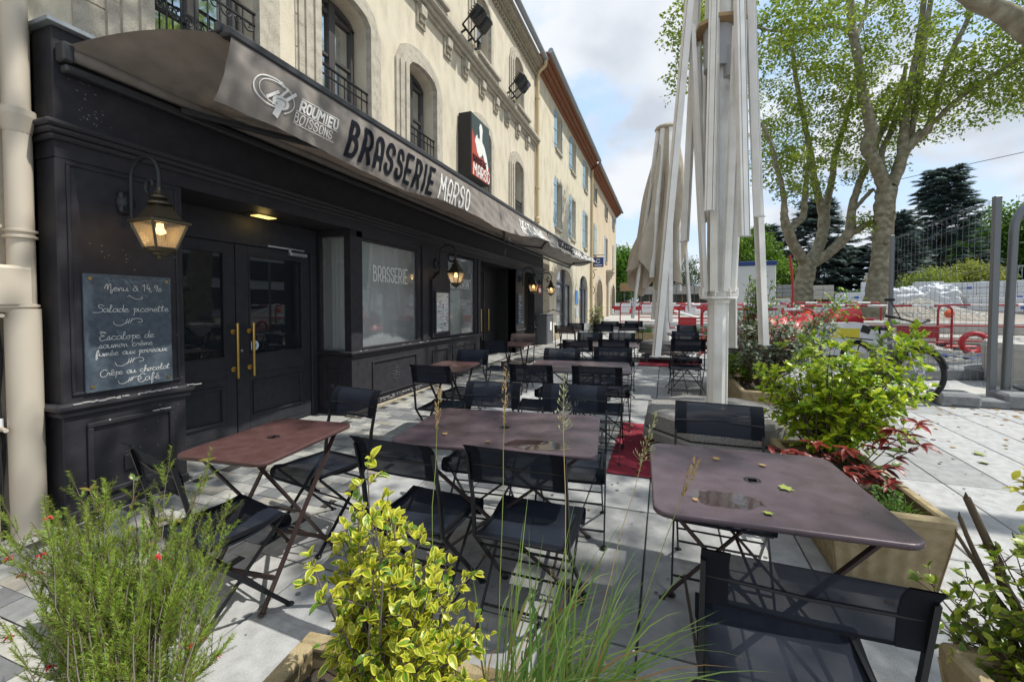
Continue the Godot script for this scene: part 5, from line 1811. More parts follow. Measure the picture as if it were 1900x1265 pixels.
func make_table(w: float, d: float, along_x: bool, m_top: Material, label: String, group := "folding metal terrace tables") -> Node3D:   # origin on the ground below the centre
	var T := thing("terrace_table", label, "table", Vector3(), 0, group)
	var h := .74
	var b := MB.new()
	var out := rounded(w, d, .055)
	var hole := PackedVector2Array()
	var n := out.size()
	for j in n:
		var a := atan2(out[j].y, out[j].x)
		hole.append(Vector2(cos(a), sin(a)) * .022)
	for j in n:
		var j2 := (j + 1) % n
		var o0 := Vector3(out[j].x, h, out[j].y)
		var o1 := Vector3(out[j2].x, h, out[j2].y)
		b.quad(o1, o0, Vector3(hole[j].x, h, hole[j].y), Vector3(hole[j2].x, h, hole[j2].y))
	# rolled lip
	var rims := [[0.0, 0.0], [.004, -.002], [.006, -.007], [.006, -.014], [.002, -.020], [-.006, -.022]]
	for q in rims.size() - 1:
		var ra := rounded(w + rims[q][0] * 2, d + rims[q][0] * 2, .055 + rims[q][0])
		var rb := rounded(w + rims[q + 1][0] * 2, d + rims[q + 1][0] * 2, .055 + rims[q + 1][0])
		for j in n:
			var j2 := (j + 1) % n
			b.quad2(Vector3(ra[j].x, h + rims[q][1], ra[j].y), Vector3(ra[j2].x, h + rims[q][1], ra[j2].y), Vector3(rb[j2].x, h + rims[q + 1][1], rb[j2].y), Vector3(rb[j].x, h + rims[q + 1][1], rb[j].y), Vector3(ra[j].x, .02, ra[j].y))
	for j in n:
		var j2 := (j + 1) % n
		b.quad(Vector3(out[j].x, h - .008, out[j].y), Vector3(out[j2].x, h - .008, out[j2].y), Vector3(hole[j2].x, h - .008, hole[j2].y), Vector3(hole[j].x, h - .008, hole[j].y))
	var top := obj("table_top", b, m_top, T)
	b = MB.new()
	b.lathe([[.021, -.03], [.021, .0], [.026, .0015], [.030, .0015], [.032, .0005]], 20, Vector3(0, h, 0))
	obj("hole_ring", b, M.chair_frame, top)
	# folding crosses
	var la := (w if along_x else d) * .5 - .06
	var sa := (d if along_x else w) * .5 - .07
	var v := func(a: float, y: float, c: float) -> Vector3: return Vector3(a, y, c) if along_x else Vector3(c, y, a)
	for s in [-1.0, 1.0]:
		for q in [-1.0, 1.0]:
			b = MB.new()
			var off = s * (sa - (.02 if q > 0 else 0.0))
			b.bar(v.call(q * la, h - .025, off), v.call(-q * la, .008, off), .010, .021, v.call(0, 0, 1))
			b.box(v.call(-q * la, .008, off), Vector3(.03, .014, .03), .005)
			obj("leg", b, M.table_leg, T)
	b = MB.new()
	for q in [-1.0, 1.0]:
		var t := .16
		b.bar(v.call(q * lerpf(la, -la, t), lerpf(0.008, h - .025, t), -sa), v.call(q * lerpf(la, -la, t), lerpf(.008, h - .025, t), sa), .010, .022)
		b.bar(v.call(q * la, h - .03, -sa), v.call(q * la, h - .03, sa), .014, .014)
	b.tube([v.call(0, (h - .02) / 2, -sa), v.call(0, (h - .02) / 2, sa)], .007, 6)
	pieces(T, "crossbar", b, M.table_leg, false)
	return T

func fallen_leaf(b: MB, p: Vector3, s: float, turn: float, tilt := .1) -> void:
	var bas := Basis(Vector3.UP, turn) * Basis(Vector3.RIGHT, tilt)
	var o := []
	for q in [[0, -.5], [.22, -.3], [.5, -.25], [.3, .0], [.42, .3], [.15, .25], [0, .55], [-.15, .25], [-.42, .3], [-.3, .0], [-.5, -.25], [-.22, -.3]]:
		o.append(p + bas * Vector3(q[0] * s, .004 + .06 * s * absf(q[0]), q[1] * s))
	var c := p + Vector3(0, .004, 0)
	for j in 12: b.tri(c, o[(j + 1) % 12], o[j])

func terrace() -> void:
	# tables
	var tabs := [
		[.50, .68, false, M.table_red, Vector2(-1.96, -1.72), 6.0, "small red brown folding table nearest the doorway, chair pulled up at either end"],
		[1.03, .74, true, M.table_top, Vector2(-.845, -2.26), 7.0, "long plum brown table in the middle with a puddle at its right corner"],
		[.76, .76, true, M.table_top, Vector2(.335, -1.92), 3.0, "square plum brown table at right front with fallen leaves and a puddle"],
		[.46, .72, false, M.table_red, Vector2(-2.17, -4.11), 5.0, "small dark table between two chairs beside the bay window"],
		[1.02, .80, true, M.table_top, Vector2(-.84, -4.50), 7.0, "long plum table in the second row, right behind the middle table"],
		[.42, .64, false, M.table_red, Vector2(-2.17, -6.32), 5.0, "small red brown table before the second doorway"],
		[1.00, .80, true, M.table_top, Vector2(-.88, -6.66), 7.0, "long table in the third row of the terrace"],
		[.50, .60, false, M.table_red, Vector2(-1.95, -9.15), 5.0, "small dark table before the stone pier of the next house"],
		[1.15, .70, true, M.table_top, Vector2(-.98, -10.05), 7.0, "long table in the farthest row, beside the grass planter"],
		[.66, .66, true, M.table_top, Vector2(.31, -7.1), 4.0, "square table behind the near parasol, between two black chairs"],
		[.60, .60, true, M.table_top, Vector2(.35, -8.75), 4.0, "farthest square table, past the second parasol's red mat"],
	]
	var T := []
	for q in tabs:
		var t := make_table(q[0], q[1], q[2], q[3], q[6])
		t.position = Vector3(q[4].x, gy(q[4].y), q[4].y)
		t.rotation.y = deg_to_rad(q[5])
		T.append(t)
	# puddles and leaves lying on the tables
	var pd := [[1, Vector2(.22, .27), .17, .075, "shallow rain puddle near the front right corner of the long middle table"], [2, Vector2(-.14, .22), .12, .07, "shallow rain puddle near the front edge of the right hand table"]]
	for q in pd:
		var b := MB.new()
		var f := FastNoiseLite.new()
		f.seed = q[0]
		f.frequency = 1.2
		var t: Node3D = T[q[0]]
		var c := t.transform * Vector3(q[1].x, .7415, q[1].y)
		var prev := Vector3()
		for j in 49:
			var a := TAU * j / 48
			var r := 1.0 + .28 * f.get_noise_2d(cos(a) * 1.4, sin(a) * 1.4) + .08 * f.get_noise_2d(cos(a) * 7, sin(a) * 7)
			var p: Vector3 = t.transform * Vector3(q[1].x + cos(a) * q[2] * r, .7415, q[1].y + sin(a) * q[3] * r)
			if j: b.tri(c + Vector3(0, .001, 0), p, prev)
			prev = p
		var w := obj("puddle", b, M.water)
		tag(w, q[4], "puddle")
	var lv := [[2, Vector2(.10, .06), .055, 1.2, "leaf_fallen", "green plane leaf lying right in front of the hole of the right hand table"], [2, Vector2(-.10, -.21), .036, .3, "leaf_dry", "dry leaf near the far left corner of the right hand table"], [2, Vector2(.08, -.18), .036, 2.1, "leaf_dry", "dry leaf near the far edge of the right hand table"], [2, Vector2(-.02, .30), .035, 2.6, "leaf_fallen", "small green leaf at the puddle's end on the right hand table"], [2, Vector2(-.24, .26), .025, .6, "leaf_dry", "tiny dry scrap left of the puddle on the right hand table"], [1, Vector2(-.28, .20), .035, .9, "leaf_dry", "small dry leaf on the left front of the long middle table"], [1, Vector2(-.02, .28), .03, 2.9, "leaf_dry", "small tan leaf on the front edge of the long middle table"], [4, Vector2(.0, -.1), .05, .5, "leaf_dry", "dry leaf on the long table in the second row"], [4, Vector2(.36, .12), .05, 1.5, "leaf_dry", "dry leaf at the right end of the second row table"]]
	for q in lv:
		var b := MB.new()
		fallen_leaf(b, T[q[0]].transform * Vector3(q[1].x, .7415, q[1].y), q[2], q[3], .12)
		tag(obj("fallen_leaf", b, M[q[4]]), q[5], "leaf", "leaves lying on the tables")
	# chairs: back-top middle, facing, label
	var black := make_chair(M.chair_frame, M.sling, M.sling_hem, "terrace_chair", "black mesh folding chair half hidden by the red flowered shrub at front left")
	var chairs := [
		[-2.0, -1.13, 0.0 - 12.0, 1.0, ""],
		[-1.98, -2.42, 172.0, 1.0, "black mesh chair at the far end of the small red brown table by the doorway"],
		[-1.11, -1.54, -3.0, 1.0, "black mesh chair behind the yellow shrub, near side of the middle table"],
		[-.57, -1.60, 0.0, 1.02, "black mesh chair behind the tall grass, near side of the middle table"],
		[-1.17, -2.90, 186.0, .97, "black mesh chair on the far side of the middle table, left one"],
		[-.59, -2.98, 186.0, 1.06, "black mesh chair on the far side of the middle table, right one"],
		[-1.98, -3.36, 2.0, .95, "black mesh chair at the near end of the small table by the bay window"],
		[-2.12, -4.62, 184.0, .92, "black mesh chair at the far end of the small table by the bay window"],
		[-1.13, -3.66, 3.0, .95, "black mesh chair on the near side of the second row table, left one"],
		[-.55, -3.72, 3.0, 1.03, "black mesh chair on the near side of the second row table, right one"],
		[-1.14, -5.0, 182.0, 1.03, "black mesh chair on the far side of the second row table, left one"],
		[-.58, -5.24, 182.0, 1.06, "black mesh chair on the far side of the second row table, right one"],
		[-1.14, -5.90, 3.0, 1.0, "black mesh chair on the near side of the third row table, left one"],
		[-.66, -6.02, 3.0, 1.0, "black mesh chair on the near side of the third row table, right one"],
		[-1.18, -7.25, 183.0, 1.0, "black mesh chair on the far side of the third row table, left one"],
		[-.67, -7.36, 183.0, 1.0, "black mesh chair on the far side of the third row table, right one"],
		[-2.22, -5.50, 5.0, .92, "black mesh chair at the near end of the table before the second doorway"],
		[-1.24, -9.32, 4.0, 1.0, "black mesh chair on the near side of the farthest long table, left one"],
		[-.74, -9.68, 4.0, 1.0, "black mesh chair on the near side of the farthest long table, right one"],
		[-1.24, -10.52, 184.0, 1.0, "black mesh chair on the far side of the farthest long table, left one"],
		[-.71, -10.82, 184.0, 1.0, "black mesh chair on the far side of the farthest long table, right one"],
		[.29, -2.70, 177.0, 1.08, "black mesh chair between the right hand table and the pebbled parasol base"],
		[.32, -1.115, -2.0, 1.10, "large black mesh chair in the right foreground, its back to the viewer"],
		[.31, -6.42, 3.0, 1.08, "black mesh chair left of the white parasol pole, back to the viewer"],
		[.33, -7.95, 183.0, 1.03, "black mesh chair facing the viewer across the square table behind the parasol pole"],
		[.42, -9.5, 182.0, .9, "small far black chair beyond the second parasol's base"],
		[-1.90, -9.68, 185.0, .9, "dark chair on the far side of the small table by the stone pier"],
	]
	for k in chairs.size():
		var q: Array = chairs[k]
		var a := deg_to_rad(q[2])
		var f := Vector3(-sin(a), 0, -cos(a))
		var p := Vector3(q[0], 0, q[1]) + f * .27
		p.y = gy(p.z)
		var c: Node3D = black
		if k == 0:
			c.position = p
			c.rotation.y = a
		else:
			c = dup(black, p, a, q[4])
		c.scale.x = q[3]
	var br := make_chair(M.chair_brown, M.sling_brown, M.chair_brown, "brown_chair", "red brown folding chair at the far end of the table before the second doorway")
	br.position = Vector3(-2.20, gy(-6.5), -6.5)
	br.rotation.y = PI
	dup(br, Vector3(-1.95, gy(-8.95), -8.95), 0, "brown folding chair on the near side of the small table by the stone pier")
	# parasols
	parasol_bare()
	parasol_canvas()
	# red mats with litter
	mat_red(Vector3(-.27, 0, -4.35), .36, 1.5, -.06, "deep red doormat with leaf litter under the near parasol base")
	mat_red(Vector3(.10, 0, -9.85), 1.25, 1.0, -.03, "deep red doormat under the second parasol base")
	# leaves and twigs on the paving
	var r := RandomNumberGenerator.new()
	r.seed = 77
	var b := MB.new()
	for k in 420:
		var z := -r.randf_range(1.3, 9.5)
		var x := r.randf_range(-1.8, .62 * -z + .4)
		if k > 60:
			x = r.randf_range(2.0, 4.6)
			z = -r.randf_range(5.2, 7.4)
			if r.randf() > exp(-pow((z + 6.9 - (x - 3.4) * .1) / .35, 2.0)) and r.randf() > .12: continue
		fallen_leaf(b, Vector3(x, gy(z) + .002, z), r.randf_range(.014, .05) * (1.5 if k > 60 else 1.0), r.randf() * TAU, r.randf_range(-.2, .2))
	obj("leaf_litter", b, M.leaf_dry).set_meta("kind", "stuff")
	get_node("leaf_litter").set_meta("label", "scattered dry leaf litter on the paving")
	b = MB.new()   # old gum and drip spots on the slabs
	for k in 300:
		var z := -r.randf_range(1.2, 9.0)
		var x := r.randf_range(-2.1, .6 * -z + 1.0)
		var rad := r.randf_range(.004, .014) * (2.2 if k % 15 == 0 else 1.0)
		var prev := Vector3()
		for j in 9:
			var a := TAU * j / 8
			var p := Vector3(x + cos(a) * rad * r.randf_range(.8, 1.2), gy(z) + .0045, z + sin(a) * rad)
			if j: b.tri(Vector3(x, gy(z) + .0047, z), p, prev)
			prev = p
	var gum := obj("gum_spots", b, mat("gum", lin(.13, .13, .13), .9))
	gum.set_meta("kind", "stuff")
	gum.set_meta("label", "small dark gum and drip spots on the paving")
	for q in [[Vector2(-1.55, -1.63), .055, .4, "fallen green leaf on the pale slabs in front of the small red brown table"], [Vector2(-1.38, -1.18), .075, 1.9, "fallen plane leaf on the slabs between red flowered shrub and stone planter"], [Vector2(2.72, -5.1), .10, 1.1, "fallen green leaf on the open slabs right of the lime shrub"], [Vector2(2.62, -4.85), .09, 2.0, "fallen grey green leaf on the open slabs, nearer than the green one"]]:
		b = MB.new()
		fallen_leaf(b, Vector3(q[0].x, gy(q[0].y) + .004, q[0].y), q[1], q[2], .2)
		tag(obj("ground_leaf", b, M.leaf_fallen), q[3], "leaf")

func mat_red(p: Vector3, w: float, d: float, turn: float, label: String) -> void:
	var b := MB.new()
	var f := FastNoiseLite.new()
	f.seed = 9
	f.frequency = 3.0
	b.grid(func(u, v):
		var x = (u - .5) * w + (.012 * f.get_noise_2d(v * 6.0, u * 3) if (u < .01 or u > .99) else 0.0)
		var z = (v - .5) * d
		return Vector3(p.x + x, gy(p.z + z) + .012 + .006 * f.get_noise_2d(x * 3, z * 3), p.z + z), 20, 40)
	var o := obj("doormat", b, M.red_mat)
	tag(o, label, "mat")
	var r := RandomNumberGenerator.new()
	r.seed = 12
	b = MB.new()
	for k in 26:
		var q := p + Vector3(r.randf_range(-.5, .5) * w * .95, 0, r.randf_range(-.5, .5) * d * .95)
		q.y = gy(q.z) + .020
		fallen_leaf(b, q, r.randf_range(.02, .05), r.randf() * TAU, .3)
	var l := obj("mat_litter", b, M.leaf_dry)
	l.set_meta("kind", "stuff")
	l.set_meta("label", "dry leaves lying on the red mat, %s" % ("near one" if p.z > -6 else "far one"))

func octagon_base(c: Vector3, r: float, label: String) -> Node3D:
	var B := thing("parasol_base", label, "parasol base", c)
	var b := MB.new()
	b.lathe([[0, .205], [r - .02, .205], [r, .19], [r, .125], [r - .04, .12]], 8, Vector3(0, .06, 0), PI / 8, true)
	var f := FastNoiseLite.new()
	obj("lower_slab", b, M.pebbledash, B)
	b = MB.new()
	b.lathe([[r - .05, .268], [r - .02, .285], [r - .03, .40], [r - .07, .425], [0, .43]], 8, Vector3(0, 0, 0), PI / 8, true)
	obj("upper_slab", b, M.pebbledash, B)
	b = MB.new()
	for k in 4:
		var a := PI / 4 + k * PI / 2
		var d := Vector3(cos(a), 0, sin(a))
		b.bar(d * .05 + Vector3(0, .15, 0), d * (r + .03) + Vector3(0, .15, 0), .09, .06, Vector3.UP, .006)
		b.box(d * (r - .06) + Vector3(0, .065, 0), Vector3(.09, .13, .09), .006)
	obj("steel_cross", b, M.steel_dark, B)
	return B

func channel(b: MB, a: Vector3, e: Vector3, w: float, t: float, out: Vector3) -> void:   # a U-shaped aluminium rib, open side inward
	var d := (e - a).normalized()
	var side := d.cross(out).normalized()
	var o := side.cross(d).normalized()
	if o.dot(out) < 0: o = -o
	b.bar(a, e, w, t * .22, o)
	for s in [-1.0, 1.0]:
		b.bar(a + side * s * w * .46 - o * t * .5, e + side * s * w * .46 - o * t * .5, w * .10, t, o)
	b.bar(a + side * w * .18 + o * t * .13, e + side * w * .18 + o * t * .13, w * .05, t * .06, o)

func parasol_bare() -> void:
	var c := Vector3(.46, gy(-4.36), -4.36)
	octagon_base(c, .69, "octagonal pebbled concrete parasol base in two layers, under the bare white parasol")
	var P := thing("bare_parasol", "large closed white aluminium parasol frame without canopy, tallest thing on the terrace", "parasol", c + Vector3(0, .43, 0))
	var b := MB.new()
	var g := Vector3(c.x, 0, c.z)
	var y0 := c.y + .43
	b.lathe([[.082, y0 - .02], [.082, 1.54]], 8, g, PI / 8, true)
	b.lathe([[.09, y0], [.09, y0 + .012], [.082, y0 + .012]], 8, g, PI / 8, true)
	for k in 4: b.box(g + Vector3(cos(k * PI / 2 + .4) * .083, (y0 + 1.5) / 2, sin(k * PI / 2 + .4) * .083), Vector3(.012, 1.5 - y0, .022), .003, Basis(Vector3.UP, -(k * PI / 2 + .4)))
	b.lathe([[.072, 1.5], [.068, 5.9]], 12, g)
	wp(P, "pole", b, M.alu_white)
	b = MB.new()
	b.lathe([[.095, 1.50], [.10, 1.53], [.165, 1.545], [.165, 1.562], [.06, 1.562]], 8, g, PI / 8, true)
	for k in 8:
		var a := k * PI / 4 + .25
		var d := Vector3(cos(a), 0, sin(a))
		b.box(g + d * .14 + Vector3(0, 1.60, 0), Vector3(.05, .075, .012), .004, Basis(Vector3.UP, -a))
		b.tube([g + d * .14 + Vector3(0, 1.605, 0) - d.cross(Vector3.UP) * .02, g + d * .14 + Vector3(0, 1.605, 0) + d.cross(Vector3.UP) * .02], .012, 8)
	wp(P, "runner", b, M.alu_white)
	b = MB.new()
	b.lathe([[.0, 3.62], [.12, 3.60], [.125, 3.95], [.0, 3.95]], 12, g + Vector3(-.03, 0, .02))
	b.lathe([[.0, 3.50], [.07, 3.50], [.07, 3.75], [0, 3.75]], 12, g + Vector3(.08, 0, .07))
	wp(P, "winch_drum", b, mat("drum_grey", lin(.42, .42, .43), .4))
	b = MB.new()
	b.lathe([[.0, 3.95], [.235, 3.955], [.235, 3.985], [0, 3.99]], 8, g, .2, true)
	wp(P, "winch_plate", b, M.wood_pale)
	b = MB.new()
	b.box(g + Vector3(.09, 3.42, .09), Vector3(.05, .05, .08), .01)
	for k in 6: b.tube([g + Vector3(.10 + .01 * (k % 2), 3.37 - k * .035, .11), g + Vector3(.10 - .01 * (k % 2), 3.35 - k * .035, .13)], .014, 6)
	wp(P, "pulley", b, M.galv)
	b = MB.new()
	b.lathe([[.0, 5.78], [.19, 5.78], [.21, 5.82], [.19, 5.9], [.05, 5.98], [0, 6.0]], 16, g)
	wp(P, "crown", b, M.alu_white)
	# eight ribs hang from the crown, long and short by turns, each with its strut to the runner
	var feet := [[203.0, .60, 1.02], [248.0, .30, 2.30], [292.0, .42, 2.05], [338.0, .34, 2.25], [24.0, .47, 1.12], [68.0, .52, 1.06], [113.0, .30, 2.30], [158.0, .33, 2.10]]
	for q in feet:
		var a := deg_to_rad(q[0])
		var d := Vector3(cos(a), 0, -sin(a))
		var top := g + d * .19 + Vector3(0, 5.80, 0)
		var foot: Vector3 = g + d * q[1] + Vector3(0, q[2], 0)
		b = MB.new()
		channel(b, top, foot, .072, .05, d)
		var rib := wp(P, "rib", b, M.alu_white)
		b = MB.new()
		b.bar(foot + (top - foot).normalized() * .001, foot - (top - foot).normalized() * .004, .08, .05, d)
		obj("end_cap", b, M.white_plastic, rib)
		b = MB.new()
		var ax := (foot - top).normalized()
		var sd := ax.cross(d).normalized()
		for e in [-.40, .22]: b.bar(top + sd * .072 * e + d * .0052, foot + sd * .072 * e + d * .0052, .004, .003, d)
		pieces(rib, "groove", b, M.steel_dark)
		b = MB.new()
		var j := top.lerp(foot, .38 if q[2] < 1.5 else .52) - d * .05
		channel(b, j, g + d * .145 + Vector3(0, 1.61, 0), .058, .035, d)
		obj("strut", b, M.alu_white, rib)
		b = MB.new()
		b.box(j, Vector3(.075, .12, .02), .006, Basis(Vector3.UP, a))
		obj("bracket", b, M.alu_white, rib)
	# loop of white cord lying on the base
	b = MB.new()
	var pts := []
	for k in 26: 
		var t := k / 25.0
		pts.append(c + Vector3(.06 + .46 * sin(t * 3.0), .438, .22 + .10 * sin(t * 7.0) + .06 * t))
	b.tube(pts, .006, 6)
	tag(obj("cord", b, M.rope), "white cord looped on top of the near pebbled parasol base", "cord")

func parasol_canvas() -> void:
	var c := Vector3(.02, gy(-10.3), -10.3)
	octagon_base(c, .62, "octagonal pebbled concrete base on steel feet, under the furled cream parasol")
	var P := thing("furled_parasol", "closed parasol with furled cream canvas and white ribs, behind the bare one", "parasol", c + Vector3(0, .43, 0))
	var g := Vector3(c.x, 0, c.z)
	var b := MB.new()
	b.lathe([[.075, c.y + .42], [.07, 5.5]], 10, g)
	wp(P, "pole", b, M.alu_white)
	b = MB.new()
	b.lathe([[.0, 5.50], [.26, 5.44], [.28, 5.40], [.25, 5.37], [.1, 5.35]], 14, g)
	wp(P, "cap", b, M.canvas)
	b = MB.new()
	var hem := func(a: float) -> float: return 2.15 + .30 * sin(a * 2.0 + .6) + .16 * sin(a * 5.0)
	b.grid(func(u, v):
		var a = u * TAU
		var y := lerpf(5.38, hem.call(a), v)
		var fold := sin(a * 8.0 + .5 * sin(v * 3.0))
		var r = lerpf(.20, .44, pow(v, .85)) * (1.0 + .30 * fold * smoothstep(.0, .35, v)) + .10 * v * sin(v * 9.0 + a * 3.0)
		var lean := Vector3(-.22 * v * v - .26 * smoothstep(.55, .9, v) * exp(-pow((wrapf(a - 2.7, -PI, PI)) / .6, 2.0)), 0, 0)
		return g + Vector3(cos(a) * r, y, -sin(a) * r) + lean, 128, 40)
	wp(P, "canopy", b, M.canvas)
	for k in 8:
		var a := k * PI / 4 + .3
		var d := Vector3(cos(a), 0, -sin(a))
		b = MB.new()
		var y = [1.35, 2.0, 1.15, 1.9, 1.2, 2.1, 1.15, 1.8][k]
		channel(b, g + d * .24 + Vector3(0, 5.36, 0), g + d * (.66 if y < 1.5 else .45) + Vector3(-.1, y, 0), .085, .05, d)
		wp(P, "rib", b, M.alu_white)

func leaf_mesh(l: float, w: float, curl: float, fold: float, inner: Color, rim: Color, rimw := .32, seg := 4) -> ArrayMesh:   # grows along +y from the stalk, face towards +z
	var b := MB.new()
	var prof := []
	for k in seg + 1:
		var t := float(k) / seg
		var hw := w * .5 * pow(sin(PI * pow(t, .85)), .75) if k < seg else 0.0
		if k == 0: hw = w * .06
		prof.append([t * l, hw, -curl * t * t * l])
	for k in seg:
		var p: Array = prof[k]
		var q: Array = prof[k + 1]
		for s in [-1.0, 1.0]:
			var m0 := Vector3(0, p[0], p[2])
			var m1 := Vector3(0, q[0], q[2])
			var i0 := Vector3(s * p[1] * (1 - rimw), p[0], p[2] + fold * p[1] * (1 - rimw))
			var i1 := Vector3(s * q[1] * (1 - rimw), q[0], q[2] + fold * q[1] * (1 - rimw))
			var e0 := Vector3(s * p[1], p[0], p[2] + fold * p[1])
			var e1 := Vector3(s * q[1], q[0], q[2] + fold * q[1])
			b.col = inner
			if s > 0: b.quad(m0, i0, i1, m1)
			else: b.quad(i0, m0, m1, i1)
			b.col = rim
			if s > 0: b.quad(i0, e0, e1, i1)
			else: b.quad(e0, i0, i1, e1)
	return b.mesh()

func simple_leaf(b: MB, p: Vector3, d: Vector3, up: Vector3, l: float, w: float) -> void:   # six faces, folded along the midrib
	var s := d.cross(up).normalized() * w * .5
	var n := s.cross(d).normalized() * w * .16
	var m := p + d * l * .45
	var t := p + d * l
	b.tri(p, m + s + n, m); b.tri(m, m + s + n, t)
	b.tri(p, m, m - s + n); b.tri(m, t, m - s + n)

func many(parent: Node, called: String, mesh: Mesh, list: Array, m: Material, cols := PackedColorArray()) -> MultiMeshInstance3D:
	var mm := MultiMesh.new()
	mm.transform_format = MultiMesh.TRANSFORM_3D
	mm.use_colors = not cols.is_empty()
	mm.mesh = mesh
	mm.instance_count = list.size()
	for k in list.size():
		mm.set_instance_transform(k, list[k])
		if mm.use_colors: mm.set_instance_color(k, cols[k])
	var o := MultiMeshInstance3D.new()
	o.multimesh = mm
	o.material_override = m
	o.name = called
	o.set_meta("kind", "stuff")
	parent.add_child(o, true)
	return o

func facing(p: Vector3, d: Vector3, up: Vector3, s: float) -> Transform3D:   # +y along d, +z near up
	var y := d.normalized()
	var x := y.cross(up)
	if x.length() < .05: x = y.cross(Vector3.RIGHT)
	x = x.normalized()
	return Transform3D(Basis(x * s, y * s, x.cross(y) * s), p)

func stem_line(r: RandomNumberGenerator, a: Vector3, e: Vector3, k := 7, wob := .03, rise := .4) -> Array:
	var m := a.lerp(e, .45) + Vector3(0, (e - a).length() * rise * .3, 0)
	var o := []
	var len := (e - a).length()
	for j in k:
		var t := float(j) / (k - 1)
		var p := a.lerp(m, t).lerp(m.lerp(e, t), t)
		if j > 0 and j < k - 1: p += Vector3(r.randf_range(-1, 1), r.randf_range(-1, 1), r.randf_range(-1, 1)) * wob * len
		o.append(p)
	return o

func put_leaves(root: Node3D, list: Array, meshes: Array, m: Material, single: int) -> void:   # the leaves nearest the camera are pieces of their own, the rest one part
	var eye := Vector3(0, 1.48, 0)
	list.sort_custom(func(a, b): return (a[0] as Transform3D).origin.distance_squared_to(eye) < (b[0] as Transform3D).origin.distance_squared_to(eye))
	var rest := []
	for k in meshes.size(): rest.append([])
	for k in list.size():
		var q: Array = list[k]
		if k < single:
			var o := obj("leaf", meshes[q[1]], m, root)
			o.transform = q[0]
			o.position -= root.position
		else:
			var t: Transform3D = q[0]
			t.origin -= root.position
			rest[q[1]].append(t)
	for k in meshes.size():
		if rest[k].size(): many(root, "foliage", meshes[k], rest[k], m)

func planter_box(at: Vector3, w: float, d: float, h: float, turn: float, label: String) -> Node3D:
	var P := thing("planter", label, "planter", at, turn, "sandstone coloured planters")
	var b := MB.new()
	var t := .055
	# outer faces fluted, tapering downwards
	for s in 4:
		var long: float = w if s % 2 == 0 else d
		var deep: float = d if s % 2 == 0 else w
		var bas := Basis(Vector3.UP, s * PI / 2)
		var n := int(long / .012)
		var f := func(u: float, v: float) -> Vector3:
			var x := (u - .5) * long
			var flute := .006 * cos(x * TAU / .085) * smoothstep(.0, .12, v) * smoothstep(.0, .10, .84 - v) * smoothstep(0.0, .09, .5 - absf(u - .5))
			var tap := lerpf(.045, 0, v)
			return bas * Vector3(x * (1.0 - tap * 2.0 / long), v * (h - .05), deep / 2 - tap + flute - .008)
		b.grid(func(u, v): return f.call(u, v), maxi(n, 8), 10)
	b.bx(-w / 2, w / 2, h - .055, h, d / 2 - t, d / 2, .012)
	b.bx(-w / 2, w / 2, h - .055, h, -d / 2, -d / 2 + t, .012)
	b.bx(-w / 2, -w / 2 + t, h - .056, h - .001, -d / 2 + t - .01, d / 2 - t + .01, .01)
	b.bx(w / 2 - t, w / 2, h - .056, h - .001, -d / 2 + t - .01, d / 2 - t + .01, .01)
	# inner faces
	b.quad(Vector3(-w / 2 + t, h - .1, d / 2 - t), Vector3(w / 2 - t, h - .1, d / 2 - t), Vector3(w / 2 - t, h - .02, d / 2 - t), Vector3(-w / 2 + t, h - .02, d / 2 - t))
	b.quad(Vector3(-w / 2 + t, h - .1, -d / 2 + t), Vector3(w / 2 - t, h - .1, -d / 2 + t), Vector3(w / 2 - t, h - .02, -d / 2 + t), Vector3(-w / 2 + t, h - .02, -d / 2 + t))
	b.quad(Vector3(-w / 2 + t, h - .1, -d / 2 + t), Vector3(-w / 2 + t, h - .1, d / 2 - t), Vector3(-w / 2 + t, h - .02, d / 2 - t), Vector3(-w / 2 + t, h - .02, -d / 2 + t))
	b.quad(Vector3(w / 2 - t, h - .1, -d / 2 + t), Vector3(w / 2 - t, h - .1, d / 2 - t), Vector3(w / 2 - t, h - .02, d / 2 - t), Vector3(w / 2 - t, h - .02, -d / 2 + t))
	obj("trough", b, M.sand_planter, P)
	b = MB.new()
	var f2 := FastNoiseLite.new()
	f2.seed = int(w * 100)
	f2.frequency = 9.0
	b.grid(func(u, v): return Vector3(lerpf(-w / 2 + t, w / 2 - t, u), h - .075 + .02 * f2.get_noise_2d(u * w, v * d), lerpf(-d / 2 + t, d / 2 - t, v)), 30, 20)
	obj("soil", b, M.earth, P).set_meta("kind", "stuff")
	return P

